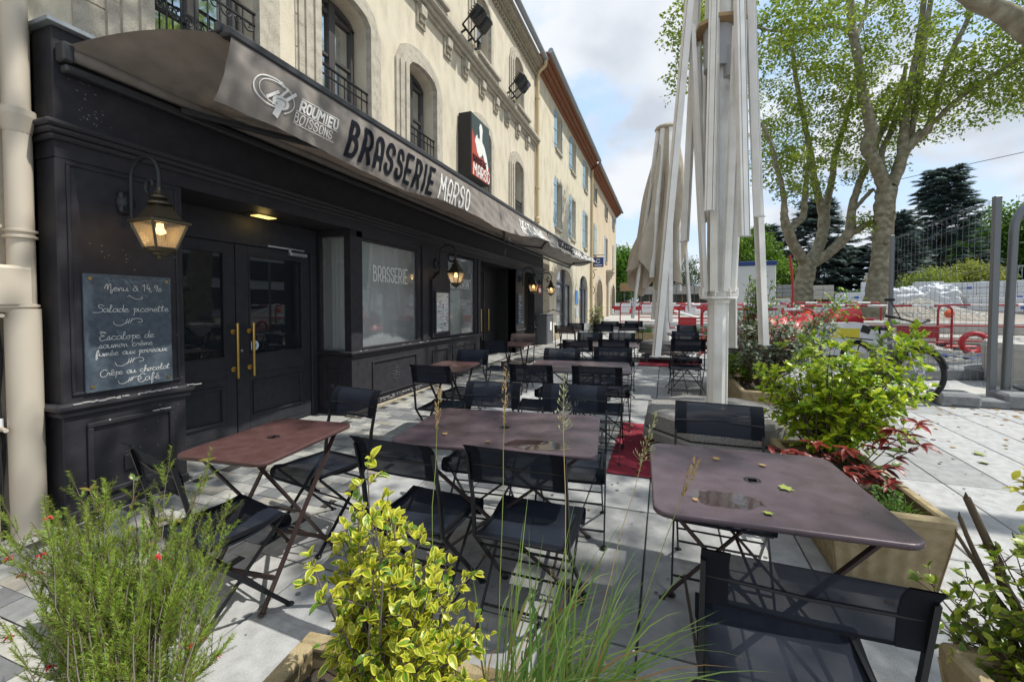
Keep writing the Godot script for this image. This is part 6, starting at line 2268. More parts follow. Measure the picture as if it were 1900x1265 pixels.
func planters() -> void:
	planter_box(Vector3(1.05, gy(-3.2), -3.2), .52, 1.22, .38, .02, "long tan planter beside the right hand table, lime shrub and red leaved shrub in it")
	planter_box(Vector3(-.53, .02, -.86), .98, .46, .45, .11, "tan planter at the bottom centre holding the yellow shrub and tall grass")
	planter_box(Vector3(1.16, .03, -1.43), .72, .46, .45, .10, "tan planter in the bottom right corner under the cut back shrub")
	planter_box(Vector3(1.06, gy(-5.8), -5.8), .54, 1.15, .42, 0, "tan planter with a grey leaved shrub right of the white parasol pole")
	planter_box(Vector3(1.06, gy(-7.35), -7.35), .54, 1.15, .42, 0, "tan planter with a silvery bush, half hidden behind the parasol pole")
	planter_box(Vector3(-.55, gy(-13), -13.0), .55, .5, .40, 0, "far tan planter topped with a tuft of fine grass, left of the second parasol")
	planter_box(Vector3(.98, gy(-12.9), -12.9), .55, .5, .40, 0, "far tan planter with fine grass, seen behind the bare parasol's pole")
	planter_box(Vector3(-1.2, .0, -.42), .7, .42, .42, .1, "tan planter under the red flowered shrub at bottom left")
	golden_shrub()
	tall_grass()
	grevillea()
	lime_shrub()
	photinia()
	corner_shrub()
	grey_shrubs()
	# small things in the far planters
	for q in [[Vector3(-.55, gy(-13) + .36, -13.0), "tuft of fine blue green grass in the far left planter"], [Vector3(.98, gy(-12.9) + .36, -12.9), "tuft of fine blue green grass in the far right planter"]]:
		var r := RandomNumberGenerator.new()
		r.seed = 31
		var b := MB.new()
		for k in 700:
			var a := r.randf() * TAU
			var rr := r.randf_range(.02, .2)
			var p0: Vector3 = q[0] + Vector3(cos(a) * rr, 0, sin(a) * rr)
			var e := p0 + Vector3(cos(a) * r.randf_range(.05, .3), r.randf_range(.12, .34), sin(a) * r.randf_range(.05, .3))
			b.col = lin(.05, .11, .05).lerp(lin(.14, .20, .10), r.randf())
			var s := Vector3(-sin(a), 0, cos(a)) * .006
			b.tri(p0 - s, p0 + s, e)
		tag(obj("grass_tuft", b, M.leaf), q[1], "grass")
	bamboo()

func golden_shrub() -> void:
	var r := RandomNumberGenerator.new()
	r.seed = 101
	var o := Vector3(-.66, .40, -.90)
	var G := thing("golden_shrub", "bushy shrub with yellow edged green leaves in the bottom centre planter", "shrub", o)
	var list := []
	var st := MB.new()
	for k in 110:
		var a := r.randf() * TAU
		var rad := sqrt(r.randf()) * .165
		var top := r.randf_range(.14, .56) * (1.0 - rad * 1.0)
		if k < 5: top = r.randf_range(.54, .62)
		var lean := Vector3(cos(a) * rad * 1.15 + (.06 if top < .4 else -.02), top, sin(a) * rad * .8)
		if k == 0: lean = Vector3(-.05, .67, .0)
		var line := stem_line(r, o + Vector3(cos(a) * .03, 0, sin(a) * .03), o + lean, 7, .02, .5)
		st.tube(line, [.004, .004, .0035, .003, .0025, .002, .0012], 5, false)
		for j in range(1, 7):
			for t in 2:
				if r.randf() < .12 * (6 - j): continue
				var p: Vector3 = line[j - 1].lerp(line[j], r.randf())
				var d: Vector3 = (line[j] - line[j - 1]).normalized()
				var b2 := r.randf() * TAU
				var side := d.cross(Vector3.UP).normalized().rotated(d, b2)
				var tw := p + (side * .7 + d * .6).normalized() * r.randf_range(.02, .07)
				st.tube([p, tw], .0013, 4, false)
				for q in r.randi_range(4, 7):
					var u := r.randf_range(.2, 1.0)
					var b3 := r.randf() * TAU
					var dd := (tw - p).normalized()
					var s2 := dd.cross(Vector3(.3, .9, .2)).normalized().rotated(dd, b3)
					var ld := (dd * .7 + s2 * .8 + Vector3(0, .25, 0)).normalized()
					list.append([facing(p.lerp(tw, u), ld, Vector3(r.randf_range(-.4, .4), 1.0, r.randf_range(-.1, .7)), r.randf_range(.42, 1.25)), r.randi() % 7])
		for q in 5:
			var ld = ((line[6] - line[5]).normalized() + Vector3(r.randf_range(-.8, .8), r.randf_range(-.1, .5), r.randf_range(-.8, .8))).normalized()
			list.append([facing(line[6], ld, Vector3(0, 1, .3), r.randf_range(.5, .95)), r.randi() % 6])
	wp(G, "stems", st, M.twig_grey)
	var meshes := []
	for k in 6:
		var g := lin(.16, .28, .018).lerp(lin(.38, .42, .025), k / 5.0)
		var y := lin(.64, .58, .03).lerp(lin(.72, .66, .10), r.randf())
		meshes.append(leaf_mesh(.028, .0165, .25 + .1 * (k % 3), .25, g, y, .36 + .1 * (k % 2)))
	meshes.append(leaf_mesh(.026, .015, .45, .35, lin(.10, .20, .02), lin(.22, .32, .03), .2))
	put_leaves(G, list, meshes, M.leaf_gloss, 300)
	# a low plain yellow sprig at the front
	list = []
	for k in 16:
		var a := r.randf() * TAU
		var p := Vector3(-.70 + r.randf_range(-.07, .07), .43 + r.randf_range(0, .07), -.80 + r.randf_range(-.03, .03))
		list.append([facing(p, Vector3(cos(a), .5, sin(a) * .6).normalized(), Vector3(0, 1, .3), r.randf_range(.8, 1.1)), 0])
	var Y := thing("yellow_sprig", "low sprig of plain yellow leaves at the foot of the yellow edged shrub", "plant", Vector3(-.70, .41, -.80))
	put_leaves(Y, list, [leaf_mesh(.036, .022, .2, .15, lin(.45, .46, .03), lin(.56, .52, .05))], M.leaf_gloss, 60)

func blade(b: MB, pts: Array, w: float, up: Vector3) -> void:
	for j in pts.size() - 1:
		var t0 := 1.0 - float(j) / (pts.size() - 1)
		var t1 := 1.0 - float(j + 1) / (pts.size() - 1)
		var d: Vector3 = (pts[j + 1] - pts[j]).normalized()
		var s := d.cross(up).normalized()
		var w0 := w * minf(1.0, t0 * 2.2) * .5
		var w1 := w * minf(1.0, t1 * 2.2) * .5
		b.quad(pts[j] - s * w0, pts[j] + s * w0, pts[j + 1] + s * w1, pts[j + 1] - s * w1)

func tall_grass() -> void:
	var r := RandomNumberGenerator.new()
	r.seed = 55
	var o := Vector3(-.30, .40, -.98)
	var G := thing("tall_grass", "clump of tall green grass leaning right in the bottom centre planter", "grass", o)
	var b := MB.new()
	for k in 185:
		var p := o + Vector3(r.randf_range(-.12, .14), 0, r.randf_range(-.10, .10))
		var right := r.randf_range(-.10, .16) if k % 2 else r.randf_range(.05, .42)
		var h := r.randf_range(.22, .60) * (1.0 - maxf(0, right) * .8)
		var e := p + Vector3(right, h, r.randf_range(-.16, .06))
		var pts := []
		var droop := r.randf_range(0, .10)
		for j in 8:
			var t := j / 7.0
			pts.append(p.lerp(e, t) + Vector3(0, sin(t * PI) * .05 + (-droop * t * t * t), 0) + Vector3(droop * t * t * .8, 0, 0))
		b.col = lin(.09, .21, .035).lerp(lin(.31, .43, .11), r.randf())
		if r.randf() < .10: b.col = lin(.34, .20, .07)
		blade(b, pts, r.randf_range(.0022, .0055), Vector3(r.randf_range(-.5, .5), .3, 1).normalized())
	wp(G, "blades", b, M.leaf).set_meta("kind", "stuff")
	b = MB.new()
	for k in 240:   # straw at the foot
		var p := o + Vector3(r.randf_range(-.10, .22), .02, r.randf_range(-.12, .16))
		var a := r.randf() * TAU
		var e := p + Vector3(cos(a) * .12, r.randf_range(-.03, .09), sin(a) * .12)
		b.tube([p, p.lerp(e, .5) + Vector3(0, .03, 0), e], .0012, 3, false)
	wp(G, "dry_straw", b, M.straw).set_meta("kind", "stuff")
	# seed stalks
	var heads := [[Vector3(-.58, .45, -.95), Vector3(-.575, 1.255, -1.03), .115, "tan seed head on a thin stalk, leftmost of the three before the middle table", 0], [Vector3(-.40, .45, -1.0), Vector3(-.415, 1.305, -1.12), .155, "long tan seed head standing tallest before the middle table's centre", 0], [Vector3(-.22, .45, -1.0), Vector3(-.26, 1.29, -1.16), .15, "open pale green oat like seed head before the middle table's right half", 1], [Vector3(-.22, .42, -1.0), Vector3(-.02, 1.19, -1.22), .14, "slanting dry seed head over the red mat, left of the right hand table", 1], [Vector3(-.15, .42, -1.0), Vector3(.07, 1.13, -1.05), .09, "short slanting grass stalk crossing the left edge of the right hand table", 0]]
	for q in heads:
		var S := thing("seed_stalk", q[3], "grass stalk", q[0])
		b = MB.new()
		var line := stem_line(r, q[0], q[1], 9, .004, .1)
		b.tube(line, [.0013, .0012, .0012, .0011, .001, .001, .0009, .0007, .0005], 5, false)
		wp(S, "stalk", b, M.leaf_fallen if q[4] == 0 else M.straw)
		b = MB.new()
		var d: Vector3 = (q[1] - line[7]).normalized()
		for k in (70 if q[4] == 0 else 44):
			var t := r.randf()
			var a := r.randf() * TAU
			var s := d.cross(Vector3.RIGHT).normalized().rotated(d, a)
			var spread: float = .006 * sin(PI * minf(1.0, t + .12)) if q[4] == 0 else .028 * t
			var p: Vector3 = q[1] - d * t * q[2] + s * spread
			if q[4] == 1: b.tube([q[1] - d * t * q[2] - d * .01, p], .0006, 3, false)
			b.col = lin(.40, .27, .13) if q[4] == 0 else lin(.38, .40, .20)
			simple_leaf(b, p, (d + s * .6).normalized(), s, .012, .0045)
		wp(S, "seed_head", b, M.leaf)
	b = MB.new()
	for k in 26:
		var p := Vector3(-.03 + r.randf_range(-.07, .10), .42, -.98 + r.randf_range(-.05, .05))
		var e := p + Vector3(r.randf_range(-.02, .26), r.randf_range(.02, .2), r.randf_range(-.05, .1))
		var pts := []
		for j in 7: pts.append(p.lerp(e, j / 6.0) + Vector3(0, .06 * sin(PI * j / 6.0), 0))
		b.col = lin(.07, .17, .03).lerp(lin(.20, .30, .06), r.randf())
		blade(b, pts, .008, Vector3(0, .5, 1))
	var lg := obj("low_grass", b, M.leaf)
	tag(lg, "low spray of grass at the planter's right end, before the foreground chair", "grass")

func grevillea() -> void:
	var r := RandomNumberGenerator.new()
	r.seed = 202
	var o := Vector3(-1.15, .36, -.60)
	var G := thing("needle_shrub", "airy fine needled shrub with small red flowers at bottom left", "shrub", o)
	var spray := []
	for v in 3:   # a shoot set with needles
		var b := MB.new()
		b.col = lin(.16, .10, .05)
		b.tube([Vector3(), Vector3(.004, .05, .002), Vector3(0, .10, 0)], [.0012, .001, .0006], 4, false)
		for k in 54:
			var t := r.randf_range(.05, 1.0)
			var a := k * 2.4 + v
			var d := Vector3(cos(a) * .8, .75, sin(a) * .8).normalized()
			var l := r.randf_range(.016, .026) * (1.0 - t * .35)
			b.col = lin(.10, .20, .018).lerp(lin(.34, .46, .055), r.randf() * .6 + t * .4)
			var p := Vector3(0, t * .10, 0)
			var s := d.cross(Vector3(.2, .3, 1)).normalized() * .0011
			b.tri(p - s, p + s, p + d * l)
		spray.append(b.mesh())
	var st := MB.new()
	var lists := [[], [], []]
	var fl := []
	for k in 150:
		var u := r.randf()
		var e := Vector3(-1.92 + .50 * r.randf() + .06 * u, .40 + .40 * u, -.92 + r.randf_range(-.12, .18))
		if k % 3 == 0: e = Vector3(r.randf_range(-1.75, -1.26), r.randf_range(.30, .58), r.randf_range(-.98, -.62))
		if k % 7 == 0: e = Vector3(r.randf_range(-2.05, -1.65), r.randf_range(.62, .84), r.randf_range(-.95, -.7))
		if k < 3: e = [Vector3(-1.66, .90, -1.02), Vector3(-1.50, .90, -1.04), Vector3(-1.95, .84, -.90)][k]
		var line := stem_line(r, o + Vector3(r.randf_range(-.08, .08), 0, r.randf_range(-.05, .05)), e, 9, .012, .25)
		st.tube(line, [.0026, .0024, .0021, .0018, .0016, .0013, .0011, .0009, .0006], 4, false)
		for j in range(3, 9):
			for q in (2 if j < 5 else 4):
				var p: Vector3 = line[j - 1].lerp(line[j], r.randf())
				var d: Vector3 = (line[j] - line[j - 1]).normalized()
				var side := d.cross(Vector3.UP).normalized().rotated(d, r.randf() * TAU)
				lists[r.randi() % 3].append(facing(p - o, (d + side * r.randf_range(.2, .9) + Vector3(0, .2, 0)), side, r.randf_range(.5, 1.0)))
		lists[0].append(facing(line[8] - o, line[8] - line[7], Vector3(0, 0, 1), 1.0))
		if k % 3 == 0: fl.append(line[r.randi_range(5, 8)])
	wp(G, "stems", st, M.twig_grey)
	for v in 3: many(G, "needles", spray[v], lists[v], M.leaf)
	for p in fl:
		var b := MB.new()
		for k in 9:
			var a := r.randf() * TAU
			var d := Vector3(cos(a), r.randf_range(-.6, .8), sin(a)).normalized()
			b.tube([p, p + d * .008, p + d * .013 + Vector3(0, -.004, 0)], [.0016, .002, .001], 4, false)
		wp(G, "flower", b, M.red_plastic)
	# the bronze tipped twig that sticks out at the upper left
	var B := thing("bronze_twig", "thin twigs with bronze green leaves rising left above the needled shrub", "plant", Vector3(-1.5, .5, -.85))
	var list := []
	st = MB.new()
	for e in [Vector3(-1.78, .86, -.98), Vector3(-1.87, .84, -.90), Vector3(-1.68, .80, -1.0), Vector3(-1.60, .90, -1.12)]:
		var line := stem_line(r, Vector3(-1.45, .42, -.8), e, 7, .02, .2)
		st.tube(line, .0018, 4, false)
		for j in range(4, 7):
			for q in 5: list.append([facing(line[j], Vector3(r.randf_range(-1, 1), r.randf_range(0, .8), r.randf_range(-1, 1)), Vector3(0, 1, .2), r.randf_range(.7, 1.1)), r.randi() % 2])
	wp(B, "stems", st, M.twig)
	put_leaves(B, list, [leaf_mesh(.03, .016, .2, .2, lin(.16, .17, .03), lin(.24, .13, .03)), leaf_mesh(.028, .015, .3, .2, lin(.10, .18, .03), lin(.17, .20, .04))], M.leaf_gloss, 60)

func bush(root: Node3D, seed_: int, o: Vector3, ctr: Vector3, rad: Vector3, n: int, per: int, meshes: Array, m: Material, single: int, stem_m: Material, stem_r := .006, hollow := .3, tuft := .05) -> void:   # stems from o to tips spread through an ellipsoid, leaves on side twigs
	var r := RandomNumberGenerator.new()
	r.seed = seed_
	var st := MB.new()
	var list := []
	for k in n:
		var d := Vector3(r.randfn(), r.randfn(), r.randfn()).normalized()
		var e := ctr + d * rad * pow(r.randf(), hollow)
		var line := stem_line(r, o + Vector3(d.x * .04, 0, d.z * .04), e, 7, .022, .35)
		var rr := []
		for j in 7: rr.append(stem_r * (1.0 - j / 7.5))
		st.tube(line, rr, 5, false)
		for j in range(3, 7):
			var twigs := 2
			for t in twigs:
				var p: Vector3 = line[j - 1].lerp(line[j], r.randf())
				var dir: Vector3 = (line[j] - line[j - 1]).normalized()
				var side := dir.cross(Vector3.UP).normalized().rotated(dir, r.randf() * TAU)
				var tw := p + (side + dir * .5).normalized() * r.randf_range(.4, 1.3) * tuft * 1.6
				st.tube([p, tw], stem_r * .2, 3, false)
				for q in per:
					var s2 := side.rotated(dir, r.randf() * TAU)
					var ld := ((tw - p).normalized() * .5 + s2 * .8 + Vector3(0, r.randf_range(-.1, .5), 0)).normalized()
					list.append([facing(p.lerp(tw, r.randf_range(.2, 1.0)), ld, Vector3(r.randf_range(-.5, .5), 1, r.randf_range(-.3, .6)), r.randf_range(.6, 1.15)), r.randi() % meshes.size()])
		for q in per + 1: list.append([facing(line[6], ((line[6] - line[5]).normalized() + Vector3(r.randf_range(-.8, .8), r.randf_range(-.2, .6), r.randf_range(-.8, .8))).normalized(), Vector3(0, 1, .2), r.randf_range(.6, 1.0)), r.randi() % meshes.size()])
	wp(root, "stems", st, stem_m)
	put_leaves(root, list, meshes, m, single)

func lime_shrub() -> void:
	var o := Vector3(1.06, .40, -3.55)
	var S := thing("lime_shrub", "large lime green shrub rising from the far end of the right hand planter", "shrub", o)
	var meshes := []
	for k in 5:
		var g := lin(.18, .34, .016).lerp(lin(.54, .62, .035), k / 4.0)
		meshes.append(leaf_mesh(.056, .026, .2, .2, g, g * 1.1, .3, 3))
	bush(S, 303, o, Vector3(1.15, .95, -3.60), Vector3(.52, .46, .44), 112, 8, meshes, M.leaf_gloss, 280, M.twig, .006, .42, .065)
	var T := thing("lime_branch", "slender leafy branch leaning right out of the lime shrub", "branch", Vector3(1.2, .6, -3.5))
	bush(T, 304, Vector3(1.15, .6, -3.55), Vector3(1.66, 1.25, -3.85), Vector3(.18, .13, .16), 16, 4, meshes, M.leaf_gloss, 40, M.twig, .006, .4, .05)

func photinia() -> void:
	var o := Vector3(1.06, .40, -3.12)
	var S := thing("red_shrub", "shrub with glossy dark red young leaves in the planter beside the right hand table", "shrub", o)
	var r := RandomNumberGenerator.new()
	r.seed = 404
	var list := []
	var st := MB.new()
	var tips := [Vector3(1.40, 0.79, -3.15), Vector3(1.38, 0.69, -3.07), Vector3(1.28, 0.75, -3.12), Vector3(1.20, 0.59, -2.95), Vector3(1.08, 0.56, -2.89), Vector3(0.96, 0.55, -2.87), Vector3(0.86, 0.55, -2.95), Vector3(0.78, 0.59, -3.03), Vector3(0.72, 0.55, -3.12), Vector3(0.88, 0.63, -3.12), Vector3(1.03, 0.63, -3.07), Vector3(1.16, 0.51, -2.87), Vector3(0.64, 0.57, -3.17), Vector3(0.98, 0.49, -2.79)]
	for k in tips.size():
		var line := stem_line(r, o, tips[k], 7, .02, .2)
		st.tube(line, [.004, .004, .0035, .003, .0028, .0024, .002], 5, false)
		for j in range(4, 7):
			for q in (4 if j < 6 else 8):
				var a := r.randf() * TAU
				var ld := Vector3(cos(a), r.randf_range(-.35, .6), sin(a)).normalized()
				list.append([facing(line[j], ld, Vector3(r.randf_range(-.3, .3), 1, r.randf_range(-.1, .6)), r.randf_range(.75, 1.2)), 4 if (k in [1, 3] and q == 0) else r.randi() % 4])
	wp(S, "stems", st, M.twig)
	var meshes := []
	for k in 4: 
		var c := lin(.10, .014, .014).lerp(lin(.26, .035, .028), k / 3.0)
		meshes.append(leaf_mesh(.085, .028, .35, .25, c, c * 1.15, .4))
	meshes.append(leaf_mesh(.075, .036, .3, .2, lin(.10, .17, .03), lin(.13, .19, .04), .3))
	put_leaves(S, list, meshes, M.leaf_gloss, 300)
	var W := thing("planter_weeds", "small green weeds and grass in the near end of the right hand planter", "plant", Vector3(1.08, .40, -2.8))
	bush(W, 405, Vector3(1.1, .40, -2.82), Vector3(1.1, .46, -2.82), Vector3(.10, .07, .12), 16, 3, [leaf_mesh(.022, .014, .2, .2, lin(.10, .22, .03), lin(.12, .25, .04), .3, 3)], M.leaf, 60, M.twig, .002, .4, .03)
	var b := MB.new()
	for k in 40:
		var p := Vector3(1.14 + r.randf_range(-.06, .06), .40, -2.70 + r.randf_range(-.03, .03))
		b.col = lin(.12, .26, .03).lerp(lin(.22, .36, .06), r.randf())
		var e := p + Vector3(r.randf_range(-.08, .08), r.randf_range(.05, .11), r.randf_range(-.06, .06))
		blade(b, [p, p.lerp(e, .5) + Vector3(0, .02, 0), e], .004, Vector3(0, 0, 1))
	wp(W, "grass_blades", b, M.leaf)

func corner_shrub() -> void:
	var o := Vector3(1.02, .40, -1.52)
	var S := thing("corner_shrub", "cut back green and yellow leaved shrub with bare broken stems at bottom right", "shrub", o)
	var meshes := []
	var r := RandomNumberGenerator.new()
	r.seed = 9
	for k in 5:
		var g := lin(.10, .19, .016).lerp(lin(.30, .38, .03), k / 4.0)
		meshes.append(leaf_mesh(.036, .019, .25, .22, g, g.lerp(lin(.46, .46, .06), .35 + .12 * k), .25))
	bush(S, 505, o, Vector3(.96, .58, -1.62), Vector3(.24, .24, .16), 52, 4, meshes, M.leaf_gloss, 260, M.twig, .006, .45, .05)
	for q in [[Vector3(1.06, .42, -1.70), Vector3(.88, .89, -1.70), .013], [Vector3(1.0, .45, -1.68), Vector3(.86, .83, -1.69), .008], [Vector3(1.04, .46, -1.72), Vector3(.85, .78, -1.68), .007], [Vector3(1.1, .5, -1.62), Vector3(.97, .80, -1.66), .006]]:
		var b := MB.new()
		var line := stem_line(r, q[0], q[1], 9, .012, .0)
		var rr := []
		for j in 9: rr.append(q[2] * (1.25 - j * .06))
		b.tube(line, rr, 8)
		b.tube([line[8], line[8] + (line[8] - line[7]).normalized() * .02 + Vector3(.004, 0, 0)], [q[2] * .6, .001], 5, false)
		wp(S, "bare_stem", b, M.twig)
	var Y := thing("yellow_tip", "yellow leaf sprig poking in at the right edge", "sprig", Vector3(1.06, .95, -1.72))
	bush(Y, 506, Vector3(1.14, .75, -1.70), Vector3(1.05, .95, -1.72), Vector3(.04, .04, .04), 4, 3, [leaf_mesh(.04, .02, .2, .2, lin(.50, .48, .03), lin(.58, .54, .06))], M.leaf_gloss, 40, M.twig, .002, .4, .03)

func grey_shrubs() -> void:
	var o := Vector3(1.08, .50, -5.75)
	var S := thing("grey_leaved_shrub", "multi stemmed shrub with grey green leaves in the planter right of the parasol pole", "shrub", o)
	var gm := []
	for k in 4:
		var g := lin(.15, .20, .12).lerp(lin(.42, .48, .37), k / 3.0)
		gm.append(leaf_mesh(.062, .034, .2, .2, g, g * 1.15, .3, 3))
	bush(S, 606, o, Vector3(1.30, 1.20, -5.78), Vector3(.66, .34, .42), 60, 4, gm, M.leaf, 120, M.twig, .011, .4, .09)
	var T := thing("green_sucker", "upright bright green leafy shoots behind the hanging parasol ribs", "shrub", Vector3(1.05, .5, -6.1))
	var mm := []
	for k in 3:
		var g := lin(.11, .24, .015).lerp(lin(.28, .42, .03), k / 2.0)
		mm.append(leaf_mesh(.055, .024, .2, .2, g, g * 1.1, .3, 3))
	bush(T, 607, Vector3(1.0, .5, -6.1), Vector3(1.12, 1.62, -6.15), Vector3(.22, .42, .22), 34, 4, mm, M.leaf_gloss, 80, M.twig, .008, .6, .08)
	bush(thing("green_shoot", "bright green shoots in front of the first plane trunk", "shrub", Vector3(1.4, .6, -5.9)), 611, Vector3(1.3, .7, -5.9), Vector3(1.92, 1.52, -5.95), Vector3(.26, .16, .2), 12, 4, mm, M.leaf_gloss, 40, M.twig, .006, .5, .08)
	var V := thing("silver_bush", "silvery bush left of the grey leaved shrub", "shrub", Vector3(.95, .6, -7.2))
	var sm := []
	for k in 3:
		var g := lin(.16, .17, .15).lerp(lin(.42, .43, .42), k / 2.0)
		sm.append(leaf_mesh(.05, .016, .2, .2, g, g * 1.1, .3, 3))
	bush(V, 608, Vector3(.95, .55, -7.2), Vector3(.98, 1.10, -7.2), Vector3(.46, .38, .36), 60, 5, sm, M.leaf, 40, M.twig_grey, .006, .5, .07)
	var W := thing("low_green_bush", "low green bush below the silvery one, beside the parasol pole", "shrub", Vector3(.9, .55, -6.2))
	bush(W, 609, Vector3(.9, .5, -6.1), Vector3(.92, .76, -6.1), Vector3(.24, .2, .26), 26, 5, mm, M.leaf, 30, M.twig, .004, .5, .06)

func bamboo() -> void:
	var S := thing("bamboo_plant", "tall thin leafy plant in a pot among the far chairs, before the corner house", "plant", Vector3(-1.75, gy(-11.5), -11.5))
	var mm := []
	for k in 3:
		var g := lin(.16, .20, .05).lerp(lin(.34, .34, .14), k / 2.0)
		mm.append(leaf_mesh(.11, .03, .2, .2, g, g * 1.1, .3, 3))
	bush(S, 610, Vector3(-1.75, gy(-11.5) + .3, -11.5), Vector3(-1.72, 1.10, -11.5), Vector3(.22, .52, .22), 26, 4, mm, M.leaf, 0, M.twig, .008, .6, .09)
	var b := MB.new()
	b.lathe([[.0, .0], [.16, .0], [.20, .34], [.21, .36], [.18, .36], [.0, .33]], 16, Vector3(-1.75, gy(-11.5), -11.5))
	tag(obj("plant_pot", b, M.brick_red), "round plant pot under the thin leafy plant by the far chairs", "pot")

func cluster(seed_: int, n: int, rad: float, l: float, lo: Color, hi: Color) -> ArrayMesh:   # a spray of leaves
	var r := RandomNumberGenerator.new()
	r.seed = seed_
	var b := MB.new()
	for k in n:
		var d := Vector3(r.randfn(), r.randfn() * .7, r.randfn()).normalized()
		var p := d * rad * pow(r.randf(), .6)
		b.col = lo.lerp(hi, r.randf())
		var ld := (Vector3(r.randfn(), r.randfn() * .6 - .3, r.randfn()) + d * .5).normalized()
		var up := Vector3(r.randfn() * .5, 1, r.randfn() * .5)
		simple_leaf(b, p, ld, up, l * r.randf_range(.7, 1.2), l * r.randf_range(.6, .95))
	return b.mesh()

func plane_tree(label: String, limbs: Array, vols: Array, seed_: int, lsize: float, lo: Color, hi: Color, knots := true) -> void:
	var r := RandomNumberGenerator.new()
	r.seed = seed_
	var base := Vector3(limbs[0][0][0], limbs[0][0][1], limbs[0][0][2])
	var T := thing("plane_tree", label, "tree", base, 0, "plane trees along the building site")
	var nodes := PackedVector3Array()
	var nrad := PackedFloat32Array()
	for k in limbs.size():
		var b := MB.new()
		var pts := []
		var rr := []
		var L: Array = limbs[k]
		for j in L.size() - 1:
			var p0 := Vector3(L[maxi(j - 1, 0)][0], L[maxi(j - 1, 0)][1], L[maxi(j - 1, 0)][2])
			var p1 := Vector3(L[j][0], L[j][1], L[j][2])
			var p2 := Vector3(L[j + 1][0], L[j + 1][1], L[j + 1][2])
			var p3 := Vector3(L[mini(j + 2, L.size() - 1)][0], L[mini(j + 2, L.size() - 1)][1], L[mini(j + 2, L.size() - 1)][2])
			for i in 5:
				var t := i / 5.0
				pts.append(p1.cubic_interpolate(p2, p0, p3, t) + Vector3(r.randf_range(-1, 1), 0, r.randf_range(-1, 1)) * .015)
				rr.append(lerpf(L[j][3], L[j + 1][3], t) * r.randf_range(.93, 1.08))
		var e: Array = L[L.size() - 1]
		pts.append(Vector3(e[0], e[1], e[2]))
		rr.append(e[3])
		b.tube(pts, rr, 14 if k == 0 else 10)
		if knots and k < 3:
			for q in 4:
				var j := r.randi_range(3, pts.size() - 3)
				var a := r.randf() * TAU
				var d := Vector3(cos(a), .25, sin(a))
				b.tube([pts[j] + d * rr[j] * .5, pts[j] + d * rr[j] * .95, pts[j] + d * rr[j] * 1.22], [rr[j] * .5, rr[j] * .34, rr[j] * .08], 8)
		wp(T, "trunk" if k == 0 else "limb", b, M.bark_plane)
		if k > 0:
			for j in range(2, pts.size()):
				nodes.append(pts[j]); nrad.append(rr[j])
	# attractors through the crown; each is reached by a twig from the nearest branch
	var at := []
	for v in vols:
		for k in v[2]:
			var d := Vector3(r.randfn(), r.randfn(), r.randfn()).normalized()
			at.append(v[0] + d * v[1] * pow(r.randf(), .42))
	var order := []
	for p in at:
		var best := 1e9
		for q in nodes: best = minf(best, p.distance_squared_to(q))
		order.append([best, p])
	order.sort_custom(func(a, b): return a[0] < b[0])
	var tw := MB.new()
	var spots := []
	for it in order:
		var p: Vector3 = it[1]
		var bi := 0
		var bd := 1e9
		for q in nodes.size():
			var dd := p.distance_squared_to(nodes[q])
			if dd < bd:
				bd = dd
				bi = q
		var a := nodes[bi]
		var len := sqrt(bd)
		var k := clampi(int(len / .5) + 2, 3, 7)
		var line := stem_line(r, a, p, k, .05, .25)
		var r0 := minf(nrad[bi] * .55, .012 + .012 * len)
		var rr := []
		for j in k: rr.append(lerpf(r0, .006, float(j) / (k - 1)))
		tw.tube(line, rr, 4, false)
		for j in range(1, k):
			nodes.append(line[j]); nrad.append(rr[j])
		spots.append(p)
		if k > 3: spots.append(line[k - 2] + Vector3(r.randf_range(-.2, .2), r.randf_range(-.2, .1), r.randf_range(-.2, .2)))
		for e in 2: spots.append(p + Vector3(r.randfn(), r.randfn() * .7, r.randfn()) * .28)
	wp(T, "twigs", tw, M.bark_dark).set_meta("kind", "stuff")
	for v in 3:
		var list := []
		var cols := PackedColorArray()
		for k in range(v, spots.size(), 3):
			var s := r.randf_range(.75, 1.3)
			list.append(Transform3D(Basis(Vector3.UP, r.randf() * TAU).scaled(Vector3(s, s, s)), spots[k] - base))
			var t := r.randf_range(.75, 1.2)
			cols.append(Color(t, t, t * .9))
		many(T, "foliage", cluster(seed_ + v, 17, .34, lsize, lo, hi), list, M.leaf, cols)

